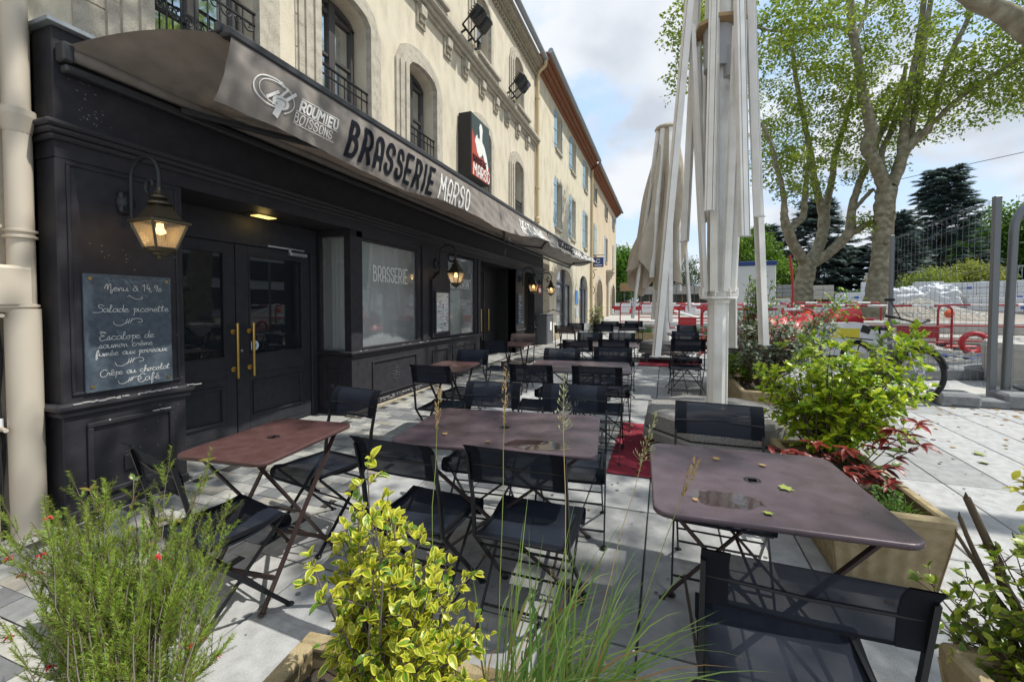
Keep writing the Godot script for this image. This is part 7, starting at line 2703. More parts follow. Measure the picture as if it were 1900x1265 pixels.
func trees() -> void:
	var lo := lin(.13, .21, .018)
	var hi := lin(.37, .45, .06)
	plane_tree("plane tree with a low fork, mottled trunk, standing left of its straight neighbour", [
		[[5.87, 0.46, -23.29, 0.56], [5.98, 1.41, -23.35, 0.45], [6.04, 2.28, -23.4, 0.4], [6.16, 3.03, -23.46, 0.375], [6.24, 3.51, -23.51, 0.36]],
		[[6.17, 3.41, -23.48, 0.25], [5.56, 4.1, -22.86, 0.221], [5.14, 4.82, -22.31, 0.216], [4.93, 5.33, -22.04, 0.166], [4.92, 5.92, -22.05, 0.119], [4.78, 6.58, -21.81, 0.108], [4.5, 7.46, -21.52, 0.093], [4.18, 8.43, -21.23, 0.078], [3.7, 9.11, -20.65, 0.059]],
		[[5.14, 4.82, -22.31, 0.168], [5.54, 5.22, -22.67, 0.158], [5.85, 5.48, -23.0, 0.159], [5.93, 5.94, -23.05, 0.135], [5.99, 6.92, -23.1, 0.113], [6.08, 7.78, -23.16, 0.098], [6.11, 9.0, -23.21, 0.074]],
		[[6.25, 3.46, -23.51, 0.25], [6.8, 4.21, -24.15, 0.242], [7.07, 5.01, -24.49, 0.245], [7.17, 5.67, -24.65, 0.259], [7.02, 6.32, -24.61, 0.181], [6.77, 7.23, -24.55, 0.155], [6.56, 8.36, -24.4, 0.142], [6.29, 9.6, -24.24, 0.128], [6.03, 10.54, -23.97, 0.114], [5.65, 11.9, -23.55, 0.1], [5.39, 13.28, -23.29, 0.074]],
		[[7.17, 5.67, -24.65, 0.207], [7.38, 6.63, -24.96, 0.157], [7.63, 7.7, -25.19, 0.144], [7.74, 8.75, -25.26, 0.131], [8.1, 10.06, -25.43, 0.118], [8.41, 11.38, -25.58, 0.105], [8.65, 12.43, -25.7, 0.079]],
		[[6.43, 3.41, -23.57, 0.225], [7.0, 3.83, -23.57, 0.21], [7.5, 4.35, -23.56, 0.208], [7.83, 4.85, -23.48, 0.218], [7.87, 5.53, -23.51, 0.17], [8.04, 6.5, -23.6, 0.145], [8.44, 7.59, -23.78, 0.133], [8.98, 8.93, -24.01, 0.109], [9.53, 10.38, -24.25, 0.097], [10.04, 11.83, -24.47, 0.073]],
		[[7.83, 4.76, -23.47, 0.17], [8.13, 4.89, -23.37, 0.156], [8.33, 5.09, -23.24, 0.119]],
		[[7.95, 5.77, -23.55, 0.097], [8.28, 6.21, -23.46, 0.084], [8.63, 6.64, -23.39, 0.071]],
	], [[Vector3(6.1, 10.4, -23.4), Vector3(3.3, 4.2, 3.0), 210], [Vector3(4.9, 7.9, -21.8), Vector3(1.5, 2.0, 1.5), 40], [Vector3(8.9, 9.0, -24.2), Vector3(1.8, 2.4, 1.8), 50], [Vector3(8.5, 5.2, -23.3), Vector3(.5, .3, .5), 10]], 71, .122, lo, hi)
	plane_tree("taller plane tree with straight pale trunk and spreading crown, between the barriers and stone pallets", [
		[[8.16, 0.44, -22.5, 0.54], [8.41, 1.3, -22.62, 0.416], [8.6, 2.34, -22.72, 0.382], [8.74, 3.49, -22.8, 0.37], [8.83, 4.88, -22.88, 0.37], [8.85, 5.81, -22.91, 0.37], [8.97, 6.55, -22.98, 0.36]],
		[[8.88, 6.45, -22.94, 0.278], [8.57, 7.16, -22.75, 0.241], [8.21, 7.82, -22.54, 0.24], [8.06, 8.27, -22.49, 0.275], [8.16, 8.96, -22.44, 0.216], [7.94, 9.83, -22.39, 0.193], [7.76, 10.63, -22.35, 0.182], [7.62, 11.65, -22.33, 0.159], [7.41, 12.79, -22.3, 0.159], [7.28, 13.7, -22.27, 0.148], [7.18, 15.06, -22.28, 0.136], [6.95, 16.88, -22.25, 0.102], [6.82, 18.93, -22.27, 0.068]],
		[[7.52, 12.74, -22.33, 0.091], [6.8, 13.07, -21.87, 0.072], [5.99, 13.03, -21.37, 0.067], [5.17, 12.68, -20.75, 0.057], [4.02, 12.3, -19.8, 0.047], [2.95, 12.2, -18.98, 0.038], [1.6, 11.9, -18.4, .028]],
		[[7.44, 12.56, -22.3, 0.091], [7.9, 13.73, -22.92, 0.079], [8.28, 14.94, -23.52, 0.071], [8.45, 16.37, -23.62, 0.057]],
		[[9.06, 6.61, -23.01, 0.278], [9.34, 7.19, -23.13, 0.231], [9.55, 8.0, -23.23, 0.208], [9.58, 8.7, -23.26, 0.185], [9.74, 9.66, -23.45, 0.14], [9.99, 11.23, -23.69, 0.129], [10.3, 12.92, -23.96, 0.117], [10.56, 14.64, -24.21, 0.106], [10.84, 16.84, -24.48, 0.083]],
		[[9.57, 7.89, -23.23, 0.185], [9.97, 8.62, -23.18, 0.172], [10.39, 8.92, -23.23, 0.159], [10.55, 9.49, -23.31, 0.125], [10.8, 10.63, -23.43, 0.114], [11.28, 12.1, -23.65, 0.102], [11.91, 13.47, -23.91, 0.091], [12.33, 14.6, -24.1, 0.08], [13.06, 16.42, -24.41, 0.059]],
		[[9.61, 8.53, -23.26, 0.139], [10.0, 9.2, -23.53, 0.128], [10.17, 10.48, -23.63, 0.116], [10.37, 12.1, -23.75, 0.107], [10.61, 13.96, -23.89, 0.098], [10.94, 16.29, -24.08, 0.07]],
		[[9.82, 8.2, -23.22, 0.126], [10.23, 8.84, -22.96, 0.113], [10.83, 9.55, -22.77, 0.099], [11.38, 10.06, -22.56, 0.086], [12.1, 10.55, -22.41, 0.076], [12.87, 11.05, -22.27, 0.061], [13.96, 11.82, -22.25, 0.048]],
		[[8.9, 6.96, -22.97, 0.139], [8.91, 8.06, -23.53, 0.119], [9.54, 9.41, -24.22, 0.109], [10.02, 10.72, -24.64, 0.098], [10.34, 12.54, -25.03, 0.074]],
	], [[Vector3(9.6, 13.6, -23.4), Vector3(5.6, 5.6, 4.2), 290], [Vector3(12.6, 10.4, -22.6), Vector3(3.4, 1.7, 2.4), 130], [Vector3(4.3, 12.6, -20.0), Vector3(2.7, 1.7, 1.8), 80], [Vector3(1.3, 12.1, -18.4), Vector3(1.5, 1.7, 1.5), 62], [Vector3(.55, 10.4, -18.0), Vector3(.5, .6, .5), 7], [Vector3(10.2, 10.2, -24.3), Vector3(2.4, 1.6, 2), 50], [Vector3(14.0, 12.8, -22.2), Vector3(2.8, 2.6, 2.2), 90]], 72, .122, lo, hi)
	plane_tree("near plane tree at the right whose thick limb crosses the upper right corner", [
		[[11.0, 0.25, -13.3, 0.6], [10.9, 1.8, -13.3, .5], [10.6, 3.4, -13.2, .45], [10.1, 4.3, -13.1, .40]],
		[[10.1, 4.2, -13.1, 0.36], [9.36, 4.93, -12.98, 0.338], [8.29, 6.17, -12.64, 0.292], [7.43, 6.96, -12.36, 0.247], [6.9, 7.41, -12.18, 0.214], [6.36, 7.72, -12.0, 0.18], [5.83, 8.0, -11.82, 0.146], [5.2, 8.7, -11.4, 0.115], [4.47, 9.8, -10.8, 0.083]],
		[[10.2, 4.3, -13.0, .3], [9.8, 6.2, -12.0, .24], [8.6, 8.2, -10.4, .18], [7.4, 9.8, -8.6, .12], [6.2, 10.8, -6.8, .08]],
		[[10.4, 4.3, -13.2, .3], [11.2, 7.0, -13.4, .2], [11.6, 10.0, -13.8, .12], [11.4, 12.5, -13.6, .07]],
	], [[Vector3(5.4, 11.2, -9.6), Vector3(3.4, 1.8, 3.2), 95], [Vector3(11, 11, -13.0), Vector3(2.2, 2.5, 2.5), 60]], 73, .14, lo, hi)
	plane_tree("plane tree beyond the right edge of the view, shading the near terrace", [
		[[9.8, 0.1, -3.4, 0.55], [9.6, 2.0, -3.5, .45], [9.3, 3.8, -3.6, .40]],
		[[9.3, 3.7, -3.6, .30], [8.2, 6.0, -4.2, .24], [7.0, 8.0, -4.6, .17], [5.6, 9.4, -4.9, .11], [4.2, 10.3, -5.2, .07]],
		[[9.2, 3.8, -3.6, .28], [9.0, 6.5, -2.6, .2], [7.9, 8.8, -2.0, .13], [6.4, 10.2, -1.6, .08]],
	], [[Vector3(5.2, 10.8, -4.6), Vector3(2.8, 1.5, 2.4), 36], [Vector3(.8, 10, -2.9), Vector3(2.2, 1.2, 1.2), 22], [Vector3(9.5, 9, -2.6), Vector3(2, 1.8, 2), 30]], 74, .14, lo, hi)
	# park trees behind the site
	leafy("bright green tree behind the far end of the street, left of the furled parasol", Vector3(-5.6, 1.6, -58), .3, 3.0, [[Vector3(-5.6, 5.4, -58), Vector3(3.0, 3.8, 3.0), 170], [Vector3(-7.4, 4.4, -57), Vector3(2.4, 3.0, 2.4), 90]], 81, lin(.06, .15, .012), lin(.17, .33, .03), .9)
	leafy("thin dull green tree between the bright street-end tree and the furled parasol", Vector3(-2.0, 1.7, -64), .22, 4.0, [[Vector3(-2.4, 6.2, -64), Vector3(2.8, 3.4, 2.4), 70], [Vector3(1.6, 5.4, -66), Vector3(4, 3.0, 3), 90]], 82, lin(.045, .085, .02), lin(.12, .17, .04), .7)
	leafy("fresh green tree seen between the parasol ribs", Vector3(7.4, .9, -44), .2, 3.2, [[Vector3(7.2, 4.9, -44), Vector3(2.3, 3.2, 2), 150], [Vector3(9.4, 3.4, -42), Vector3(1.4, 1.6, 1.4), 60]], 83, lin(.07, .16, .012), lin(.22, .36, .03), .7)
	leafy("bright green tree at the right edge behind the fence", Vector3(36, 1.2, -62), .4, 3.5, [[Vector3(38, 8.2, -62), Vector3(6.5, 4.4, 4.5), 260], [Vector3(33.2, 6.2, -63), Vector3(3.2, 2.6, 3), 110], [Vector3(44, 9.8, -64), Vector3(6, 5, 4), 150]], 84, lin(.05, .13, .012), lin(.17, .31, .03), 1.1)
	leafy("round yellow green shrub behind the stone pallets", Vector3(20.0, .9, -44), .1, 1.0, [[Vector3(20.0, 2.5, -44), Vector3(1.9, 1.9, 1.6), 120]], 85, lin(.14, .20, .02), lin(.34, .40, .05), .5)
	leafy("loose yellow flowering shrub right of the round one", Vector3(23.8, .9, -46), .1, 1.0, [[Vector3(23.6, 3.4, -46), Vector3(2.8, 1.6, 1.6), 110]], 86, lin(.18, .22, .03), lin(.42, .44, .08), .5)
	leafy("mid green bushes at the foot of the cedars", Vector3(18.2, .9, -43), .1, .8, [[Vector3(17.0, 1.9, -43), Vector3(2.4, 1.0, 1.4), 70], [Vector3(24, 1.9, -43.5), Vector3(4.0, .9, 1.2), 70]], 87, lin(.06, .12, .02), lin(.16, .24, .05), .5)
	conifer("wide dark cedar behind the low forked plane tree", Vector3(15.4, 1.0, -55), 12.4, 7.2, 91, true)
	conifer("second dark cedar at left, its tiers showing between the plane limbs", Vector3(10.2, 1.0, -56), 9.8, 8.0, 92, true)
	conifer("tall dense dark conifer right of the straight plane trunk", Vector3(27.2, 1.2, -57.5), 14.6, 5.6, 93, false)
	conifer("slim dark conifer at the left of the tall dense one", Vector3(21.8, 1.1, -54), 9.8, 2.8, 94, false)
	conifer("dark cedar filling the gap behind the straight plane trunk", Vector3(20.0, 1.1, -60), 7.5, 6.5, 95, true)

func leafy(label: String, base: Vector3, tr: float, th: float, vols: Array, seed_: int, lo: Color, hi: Color, size: float) -> void:
	var T := thing("park_tree" if th > 1.5 else "park_shrub", label, "tree" if th > 1.5 else "shrub", base)
	var r := RandomNumberGenerator.new()
	r.seed = seed_
	var b := MB.new()
	b.tube([base, base + Vector3(.1, th * .6, 0), base + Vector3(0, th, .1)], [tr, tr * .8, tr * .6], 8)
	for v in vols:
		for k in 7:
			var d := Vector3(r.randfn(), r.randfn(), r.randfn()).normalized()
			b.tube(stem_line(r, base + Vector3(0, th * .9, 0), v[0] + d * v[1] * .75, 6, .04, .2), [tr * .5, tr * .4, tr * .3, tr * .22, tr * .15, tr * .08], 5, false)
	wp(T, "trunk", b, M.bark_dark)
	for v in 3:
		var list := []
		var cols := PackedColorArray()
		for q in vols:
			for k in int(q[2] * 3 / 3.0):
				var d := Vector3(r.randfn(), r.randfn(), r.randfn()).normalized()
				var p: Vector3 = q[0] + d * q[1] * (pow(r.randf(), .35) + .13 * sin(d.x * 7.0 + d.y * 5.0 + seed_))
				var s := r.randf_range(.7, 1.35)
				list.append(Transform3D(Basis.from_euler(Vector3(r.randf(), r.randf() * TAU, r.randf())).scaled(Vector3(s, s, s)), p - base))
				var t := r.randf_range(.6, 1.25)
				cols.append(Color(t, t, t))
		many(T, "crown", cluster(seed_ + v, 46, size, size * .26, lo, hi), list, M.leaf, cols)

func conifer(label: String, base: Vector3, h: float, w: float, seed_: int, tiers: bool) -> void:
	var T := thing("conifer", label, "tree", base)
	var r := RandomNumberGenerator.new()
	r.seed = seed_
	var b := MB.new()
	b.tube([base, base + Vector3(0, h * .5, 0), base + Vector3(0, h * .97, 0)], [.45, .28, .04], 8)
	var sp := MB.new()   # a flat spray of needle twigs
	for k in 60:
		var a := r.randf_range(-1.2, 1.2)
		var t := r.randf()
		sp.col = lin(.08, .12, .115).lerp(lin(.22, .28, .25), r.randf())
		var p := Vector3(r.randf_range(-.3, .3) * (1.0 - t), r.randf_range(-.05, .05), -t * 1.0)
		simple_leaf(sp, p, Vector3(sin(a), r.randf_range(-.25, .15), -cos(a)).normalized(), Vector3.UP, .36, .12)
	var list := []
	var cols := PackedColorArray()
	var n := 900 if w > 4.0 else 480
	for k in n:
		var t := pow(r.randf(), .8)
		var y := lerpf(h * .10, h * .99, t)
		if tiers: y = lerpf(h * .10, h * .99, (floor(t * 11.0) + .35 * r.randf()) / 11.0)
		var prof := (1.0 - pow(y / h, 1.5)) if tiers else pow(1.0 - y / h, .62)
		var a := r.randf() * TAU
		var lobes := 1.0 + .22 * sin(a * 3.0 + y * 1.3 + seed_) + .12 * sin(a * 7.0 + y * 2.1)
		var rr := w * .5 * prof * lobes * pow(r.randf(), .45) * 1.25
		var p := base + Vector3(cos(a) * rr, y - rr * .10, sin(a) * rr)
		var s := r.randf_range(.8, 1.5)
		var bas := Basis(Vector3.UP, -a - PI / 2 + r.randf_range(-.6, .6)) * Basis(Vector3.RIGHT, r.randf_range(-.3, .25))
		list.append(Transform3D(bas.scaled(Vector3(s, s, s)), p - base))
		var q := r.randf_range(.6, 1.4)
		cols.append(Color(q, q, q))
		if k % 9 == 0: b.tube([base + Vector3(0, maxf(y - .4, .5), 0), p], [.07, .02], 4, false)
	wp(T, "trunk", b, M.bark_dark)
	many(T, "crown", sp.mesh(), list, M.leaf, cols)

func make_barrier(label: String, w: float) -> Node3D:   # red tubular site barrier, 1.1 m high, long side along x, origin at its foot
	var B := thing("site_barrier", label, "barrier", Vector3(), 0, "red tubular site barriers")
	var b := MB.new()
	var h := 1.14
	var arc_pts := [Vector3(-w / 2, .0, 0), Vector3(-w / 2, h - .14, 0)]
	for k in 6: arc_pts.append(Vector3(-w / 2 + .14 - cos(k * PI / 10) * .14, h - .14 + sin(k * PI / 10) * .14, 0))
	for k in 6: arc_pts.append(Vector3(w / 2 - .14 + sin(k * PI / 10) * .14, h - .14 + cos(k * PI / 10) * .14, 0))
	arc_pts.append(Vector3(w / 2, 0, 0))
	b.tube(arc_pts, .026, 8)
	b.tube([Vector3(-w / 2, .62, 0), Vector3(w / 2, .62, 0)], .020, 8)
	b.tube([Vector3(-w / 2, .24, 0), Vector3(w / 2, .24, 0)], .022, 8)
	for s in [-1.0, 1.0]:
		b.tube([Vector3(s * w / 2, .03, -.28), Vector3(s * w / 2, .03, .28)], .02, 8)
	obj("frame", b, M.red_metal, B)
	b = MB.new()
	for k in 3: b.tube([Vector3(-w * .3 + k * w * .28, h, 0), Vector3(-w * .3 + k * w * .28 + w * .13, h, 0)], .028, 8)
	for k in 2: b.tube([Vector3(-w * .2 + k * w * .3, .24, 0), Vector3(-w * .2 + k * w * .3 + w * .1, .24, 0)], .024, 8)
	pieces(B, "white_band", b, M.white_paint, false)
	b = MB.new()
	b.box(Vector3(w * .30, .47, 0), Vector3(w * .26, .26, .012), .01)
	obj("plate", b, M.red_metal, B)
	return B

func pallet(label: String, p: Vector3, s: Vector3, courses: int, m: Material, labels := true, turn := 0.0) -> void:
	var P := thing("stone_pallet", label, "pallet", p, turn, "wrapped pallets of paving stone")
	var b := MB.new()
	for k in 3: b.box(Vector3((k - 1) * s.x * .4, .06, 0), Vector3(.12, .12, s.z), .005)
	b.box(Vector3(0, .13, 0), Vector3(s.x, .025, s.z), .003)
	obj("pallet", b, M.wood_pale, P)
	var n := maxi(1, int(s.x / .5))
	for c in courses:
		for k in n:
			b = MB.new()
			var ch := (s.y - .15) / courses
			b.box(Vector3((k + .5 - n * .5) * s.x / n, .145 + ch * (c + .5), 0), Vector3(s.x / n - .012, ch - .012, s.z), .012)
			obj("block", b, m, P)
	if labels:
		for k in 2:
			b = MB.new()
			b.box(Vector3(s.x * (.12 + .18 * k), .15 + (s.y - .15) * (.75 - .45 * k), s.z / 2 + .006), Vector3(.22, .14, .006))
			obj("blue_label", b, M.blue_label, P)

func building_site() -> void:
	# red barriers in a row before the plane trees
	var bl := [[Vector3(4.97, .34, -13.5), 3.2, .05, "red and white tubular barrier behind the bicycle, with a red plate"], [Vector3(8.1, .36, -13.9), 3.0, .12, "red tubular barrier at the right edge before the gravel heap"], [Vector3(2.55, .40, -16.4), 2.6, .06, "red barrier before the first plane tree, left of the heaped barriers"], [Vector3(5.3, .44, -17.2), 2.6, .04, "red barrier before the straight plane trunk"], [Vector3(1.95, .26, -11.3), 2.3, .36, "nearest red barrier, left of the white plastic barrier and behind the grey leaved shrub"], [Vector3(.15, .42, -17.2), 2.2, .1, "red barrier farther back, between the parasol pole and the grey leaved shrub"], [Vector3(1.35, .38, -14.6), 1.9, -.2, "short red barrier behind the green shoots, right of the parasol pole"], [Vector3(-.9, .5, -21.0), 2.2, 0, "far red barrier seen beside the parasol pole"]]
	for q in bl:
		var B := make_barrier(q[3], q[1])
		B.position = q[0]
		B.rotation.y = -q[2]
	var B2 := make_barrier("red barrier set end on, between the bicycle and the white plastic barrier", 1.2)
	B2.position = Vector3(3.45, .33, -13.4)
	B2.rotation.y = 1.2
	# orange lamps and red plastic cube feet on the barriers
	for q in [[Vector3(3.55, 1.28, -13.2), "orange warning lamp on the left end of the barrier behind the bicycle"], [Vector3(6.6, 1.28, -13.6), "orange warning lamp where two barriers meet, right of the bicycle"]]:
		var b := MB.new()
		b.lathe([[0, -.10], [.06, -.09], [.09, -.02], [.09, .03], [.05, .09], [0, .10]], 14, q[0])
		tag(obj("warning_lamp", b, M.orange), q[1], "lamp")
	# heap of red plastic barriers
	var r := RandomNumberGenerator.new()
	r.seed = 5
	var heap := [[Vector3(2.65, 0.30, -12.50), .1, 0.0, "bottom of the heap, left"], [Vector3(3.35, 0.32, -12.80), -.2, .1, "bottom of the heap, right"], [Vector3(2.95, 0.64, -12.70), .3, -.12, "middle of the heap"], [Vector3(3.65, 0.78, -12.90), -.25, .2, "leaning on top of the heap"], [Vector3(1.95, 0.31, -12.40), .5, .05, "apart at the left of the heap"]]
	for q in heap:
		var P := thing("plastic_barrier", "red plastic road barrier with hollow ends, " + q[3], "barrier", q[0], q[1], "red plastic barriers heaped before the plane trees")
		var b := MB.new()
		var bas := Basis(Vector3.BACK, q[2])
		b.xf = Transform3D(bas, Vector3())
		b.grid(func(u, v):
			var a = v * TAU
			var x = (u - .5) * 1.5
			var sq := .30 - .06 * sin(u * PI * 3.0) * sin(u * PI * 3.0)
			return Vector3(x, .22 + sin(a) * .19 + .03 * sin(u * 20.0), cos(a) * sq * (.9 - .3 * sin(a))), 24, 14)
		b.box(Vector3(-.6, .22, 0), Vector3(.3, .3, .3), .08)
		b.box(Vector3(.6, .22, 0), Vector3(.3, .3, .3), .08)
		obj("shell", b, M.red_plastic, P)
		P.scale = Vector3(1.25, 1.3, 1.25)
	var b := MB.new()
	b.bar(Vector3(3.0, .95, -12.8), Vector3(2.85, 1.42, -12.85), .10, .05, Vector3.BACK, .015)
	b.bar(Vector3(2.85, 1.42, -12.85), Vector3(3.1, 1.15, -12.8), .06, .05, Vector3.BACK, .015)
	tag(obj("broken_barrier", b, M.red_plastic), "pointed red plastic piece sticking up from the red heap", "barrier")
	# white plastic barrier with yellow board and blue walking sign
	var W := thing("white_barrier", "white plastic barrier with a yellow panel and round blue walking sign, before the red heap", "barrier", Vector3(3.85, .34, -12.0))
	W.scale = Vector3(.78, .82, .8)
	b = MB.new()
	var prof := PackedVector2Array([Vector2(-1.0, .15), Vector2(-.86, .0), Vector2(.86, .0), Vector2(1.0, .2), Vector2(1.05, .62), Vector2(.92, .78), Vector2(.4, .93), Vector2(-.4, .9), Vector2(-.95, .72), Vector2(-1.08, .62), Vector2(-.9, .5)])
	b.prism(prof, func(a, q, d): return Vector3(a, q, d - .002 * q), -.22, .22)
	obj("shell", b, M.white_plastic, W)
	b = MB.new()
	b.bx(-.35, .40, .50, .76, .222, .232)
	b.box(Vector3(.2, .15, .228), Vector3(.7, .06, .01), 0, Basis(Vector3.BACK, -.35))
	obj("yellow_panel", b, M.yellow, W)
	b = MB.new()
	b.box(Vector3(.55, .74, .228), Vector3(.22, .2, .01), 0, Basis(Vector3.BACK, -.3))
	obj("black_panel", b, M.black, W)
	b = MB.new()
	b.tube([Vector3(-.42, .62, .225), Vector3(-.42, .62, .245)], .105, 20)
	var sg := obj("walking_sign", b, M.blue_sign, W)
	b = MB.new()
	b.tube([Vector3(-.41, .685, .245), Vector3(-.41, .685, .249)], .016, 10)
	for q in [[-.41, .665, -.425, .615], [-.425, .615, -.40, .56], [-.425, .615, -.455, .565], [-.415, .655, -.385, .62], [-.415, .655, -.45, .63]]:
		b.bar(Vector3(q[0], q[1], .2475), Vector3(q[2], q[3], .2475), .016, .003, Vector3.BACK)
	obj("pictogram", b, M.white_paint, sg)
	# tall red pole bending up behind the heap
	b = MB.new()
	var pts := []
	for k in 10: pts.append(Vector3(3.75 + .10 * sin(k * .35) , .4 + k * .30, -16.0))
	b.tube(pts, .035, 8)
	tag(obj("red_pole", b, M.red_metal), "tall thin red pole standing before the first plane tree", "pole")
	# pallets of stone, bulk bags
	var pl := [
		["wrapped pale stone pallet left of the first plane tree", Vector3(6.4, .62, -30), Vector3(2.0, 1.32, 1.2), 5, "wrap", true],
		["grey block stack on pallets behind the left pale pallet", Vector3(6.3, 1.9, -31.6), Vector3(2.6, .9, 1.2), 3, "block_grey", false],
		["beige slab stack right of the first plane trunk, upper tier", Vector3(9.0, 1.75, -31.8), Vector3(1.6, 1.0, 1.2), 3, "concrete", false],
		["pale wrapped stack under the beige slabs, right of the first plane trunk", Vector3(8.9, .62, -31.7), Vector3(1.7, 1.12, 1.2), 3, "wrap", true],
		["low beam stack between the plane trees", Vector3(9.2, .6, -29.4), Vector3(2.6, .62, .9), 2, "concrete", false],
		["white wrapped pallet with two blue labels between the plane trees", Vector3(10.9, .95, -32.2), Vector3(1.7, 1.35, 1.2), 4, "wrap", true],
		["long wrapped row below the labelled pallet, between the plane trees", Vector3(10.8, .55, -30.4), Vector3(3.4, .62, 1.0), 2, "wrap", false],
		["taller wrapped pallet touching the straight plane trunk", Vector3(12.4, 1.5, -33.2), Vector3(1.3, 1.5, 1.2), 4, "wrap", false],
		["broken beige slabs on top of the pallet beside the straight trunk", Vector3(12.5, 3.0, -33.2), Vector3(1.2, .42, 1.1), 2, "concrete", false],
		["grey wrapped pallet right of the white bulk bags", Vector3(15.6, 1.40, -34.4), Vector3(1.3, 1.6, 1.2), 4, "wrap", false],
		["long wrapped stone pallet with blue label behind the fence, left half", Vector3(17.6, 1.40, -35.2), Vector3(2.4, 1.55, 1.2), 4, "wrap", true],
		["long wrapped stone pallet with two blue labels behind the fence, right half", Vector3(20.0, 1.45, -36.0), Vector3(2.2, 1.6, 1.2), 4, "wrap", true],
		["pale concrete kerb stack in front of the labelled pallets", Vector3(16.3, 1.20, -32.6), Vector3(2.7, .9, .8), 2, "concrete", false],
		["low dark wrapped pallet with blue label at the front right", Vector3(17.5, 1.00, -31.6), Vector3(2.6, .95, 1.0), 3, "wrap", true],
		["grey pallet far right beside the fence post", Vector3(21.6, 1.35, -36.2), Vector3(1.2, 1.5, 1.2), 4, "wrap", false],
	]
	for q in pl: pallet(q[0], q[1] + Vector3(0, -.02, 0), q[2], q[3], M[q[4]], q[5], -.3)
	for q in [[Vector3(12.6, 1.45, -30.2), Vector3(1.9, 1.0, 1.0), "crumpled white bulk bag left of the fence post, on the gravel heap"], [Vector3(14.3, 1.45, -30.6), Vector3(2.0, 1.15, 1.0), "crumpled white bulk bag behind the fence mesh, right one"]]:
		b = MB.new()
		var f := FastNoiseLite.new()
		f.seed = int(q[0].x * 10)
		f.frequency = 1.6
		b.grid(func(u, v):
			var a = u * TAU
			var t = v * PI * .5
			var d := Vector3(cos(a) * cos(t), sin(t), sin(a) * cos(t))
			d.x = signf(d.x) * pow(absf(d.x), .6); d.z = signf(d.z) * pow(absf(d.z), .6)
			var n := 1.0 + .28 * f.get_noise_3dv(d * 1.6) + .1 * f.get_noise_3dv(d * 5.0)
			return q[0] + d * q[1] * Vector3(.5, 1, .5) * n, 40, 16)
		tag(obj("bulk_bag", b, M.wrap), q[2], "bag")
	b = MB.new()
	b.grid(func(u, v):
		var e := smoothstep(0.0, .25, u) * smoothstep(0.0, .25, 1.0 - u) * smoothstep(0.0, .3, v) * smoothstep(0.0, .3, 1.0 - v)
		return Vector3(lerpf(12.0, 25.0, u), .55 + .78 * e, lerpf(-29.0, -39.0, v)), 20, 16)
	struct("rubble_bank", b, M.gravel)
	# gravel heap
	b = MB.new()
	var f := FastNoiseLite.new()
	f.seed = 21
	f.frequency = .9
	b.grid(func(u, v):
		var x = (u - .5) * 2.0
		var z = (v - .5) * 2.0
		var h := maxf(0.0, 1.0 - sqrt(x * x + z * z))
		return Vector3(10.9 + x * 3.6, .42 + 1.35 * pow(h, .8) + .12 * f.get_noise_2d(x * 3, z * 3) * smoothstep(0.0, .1, h) - (.1 if h <= 0.0 else 0.0), -24.6 + z * 2.4), 60, 40)
	tag(obj("gravel_heap", b, M.gravel), "heap of pale gravel right of the straight plane trunk, behind the fence", "gravel heap")
	b = MB.new()
	b.grid(func(u, v):
		var x = (u - .5) * 2.0
		var z = (v - .5) * 2.0
		var h := maxf(0.0, 1.0 - sqrt(x * x + z * z))
		return Vector3(15.0 + x * 3.0, .35 + 1.3 * pow(h, .9) + .1 * f.get_noise_2d(x * 3 + 9, z * 3) * smoothstep(0.0, .1, h) - (.1 if h <= 0.0 else 0.0), -21.0 + z * 2.0), 40, 30)
	tag(obj("sand_heap", b, M.block_grey), "heap of dark grey sand at the right edge behind the barriers", "sand heap")
	# loose stones on the gravel
	var stone := MB.new()
	stone.lathe([[0, -.03], [.04, -.02], [.05, .0], [.035, .025], [0, .032]], 6, Vector3(), .3, true)
	var list := []
	for k in 5200:
		var p := Vector3(r.randf_range(4.0, 16.0), 0, r.randf_range(-9.4, -22.0))
		if k < 2600:
			var a := r.randf() * TAU
			var q := sqrt(r.randf())
			p = Vector3(10.9 + cos(a) * q * 3.4, .44 + 1.33 * pow(1.0 - q, .8), -24.6 + sin(a) * q * 2.2)
		else: p.y = gy(p.z) + .06
		var s := r.randf_range(.6, 1.9)
		list.append(Transform3D(Basis.from_euler(Vector3(r.randf() * 6, r.randf() * 6, r.randf() * 6)).scaled(Vector3(s * 1.3, s, s)), p))
	var ls := many(self, "loose_stones", stone.mesh(), list, M.concrete)
	ls.set_meta("label", "loose pale stones scattered over the building site")
	# low concrete wall and kerb beams
	for q in [[Vector3(6.8, .72, -19.6), Vector3(5.4, .5, .4), .02, "long pale concrete kerb beam behind the barriers, between the plane trunks"], [Vector3(7.0, .85, -15.9), Vector3(4.6, .34, .5), -.08, "pale concrete beam behind the barrier with the red plate, upper one"], [Vector3(7.2, .55, -15.2), Vector3(4.4, .22, .5), -.06, "pale concrete beam lying below the upper beam"]]:
		b = MB.new()
		b.box(q[0], q[1], .04, Basis(Vector3.UP, q[2]))
		tag(obj("concrete_beam", b, M.concrete), q[3], "concrete beam")
	b = MB.new()
	b.box(Vector3(4.6, .32, -9.7), Vector3(2.4, .20, .75), .03, Basis(Vector3.UP, .35))
	tag(obj("concrete_slab", b, M.block_grey), "grey concrete kerb slab lying behind the fence foot", "concrete slab")
	b = MB.new()
	b.box(Vector3(5.0, .19, -8.6), Vector3(4.4, .07, .45), .01, Basis(Vector3.UP, .42))
	tag(obj("kerb_strip", b, M.concrete), "pale kerb strip running to the fence foot at right", "kerb")
	# round concrete basin at the right edge
	b = MB.new()
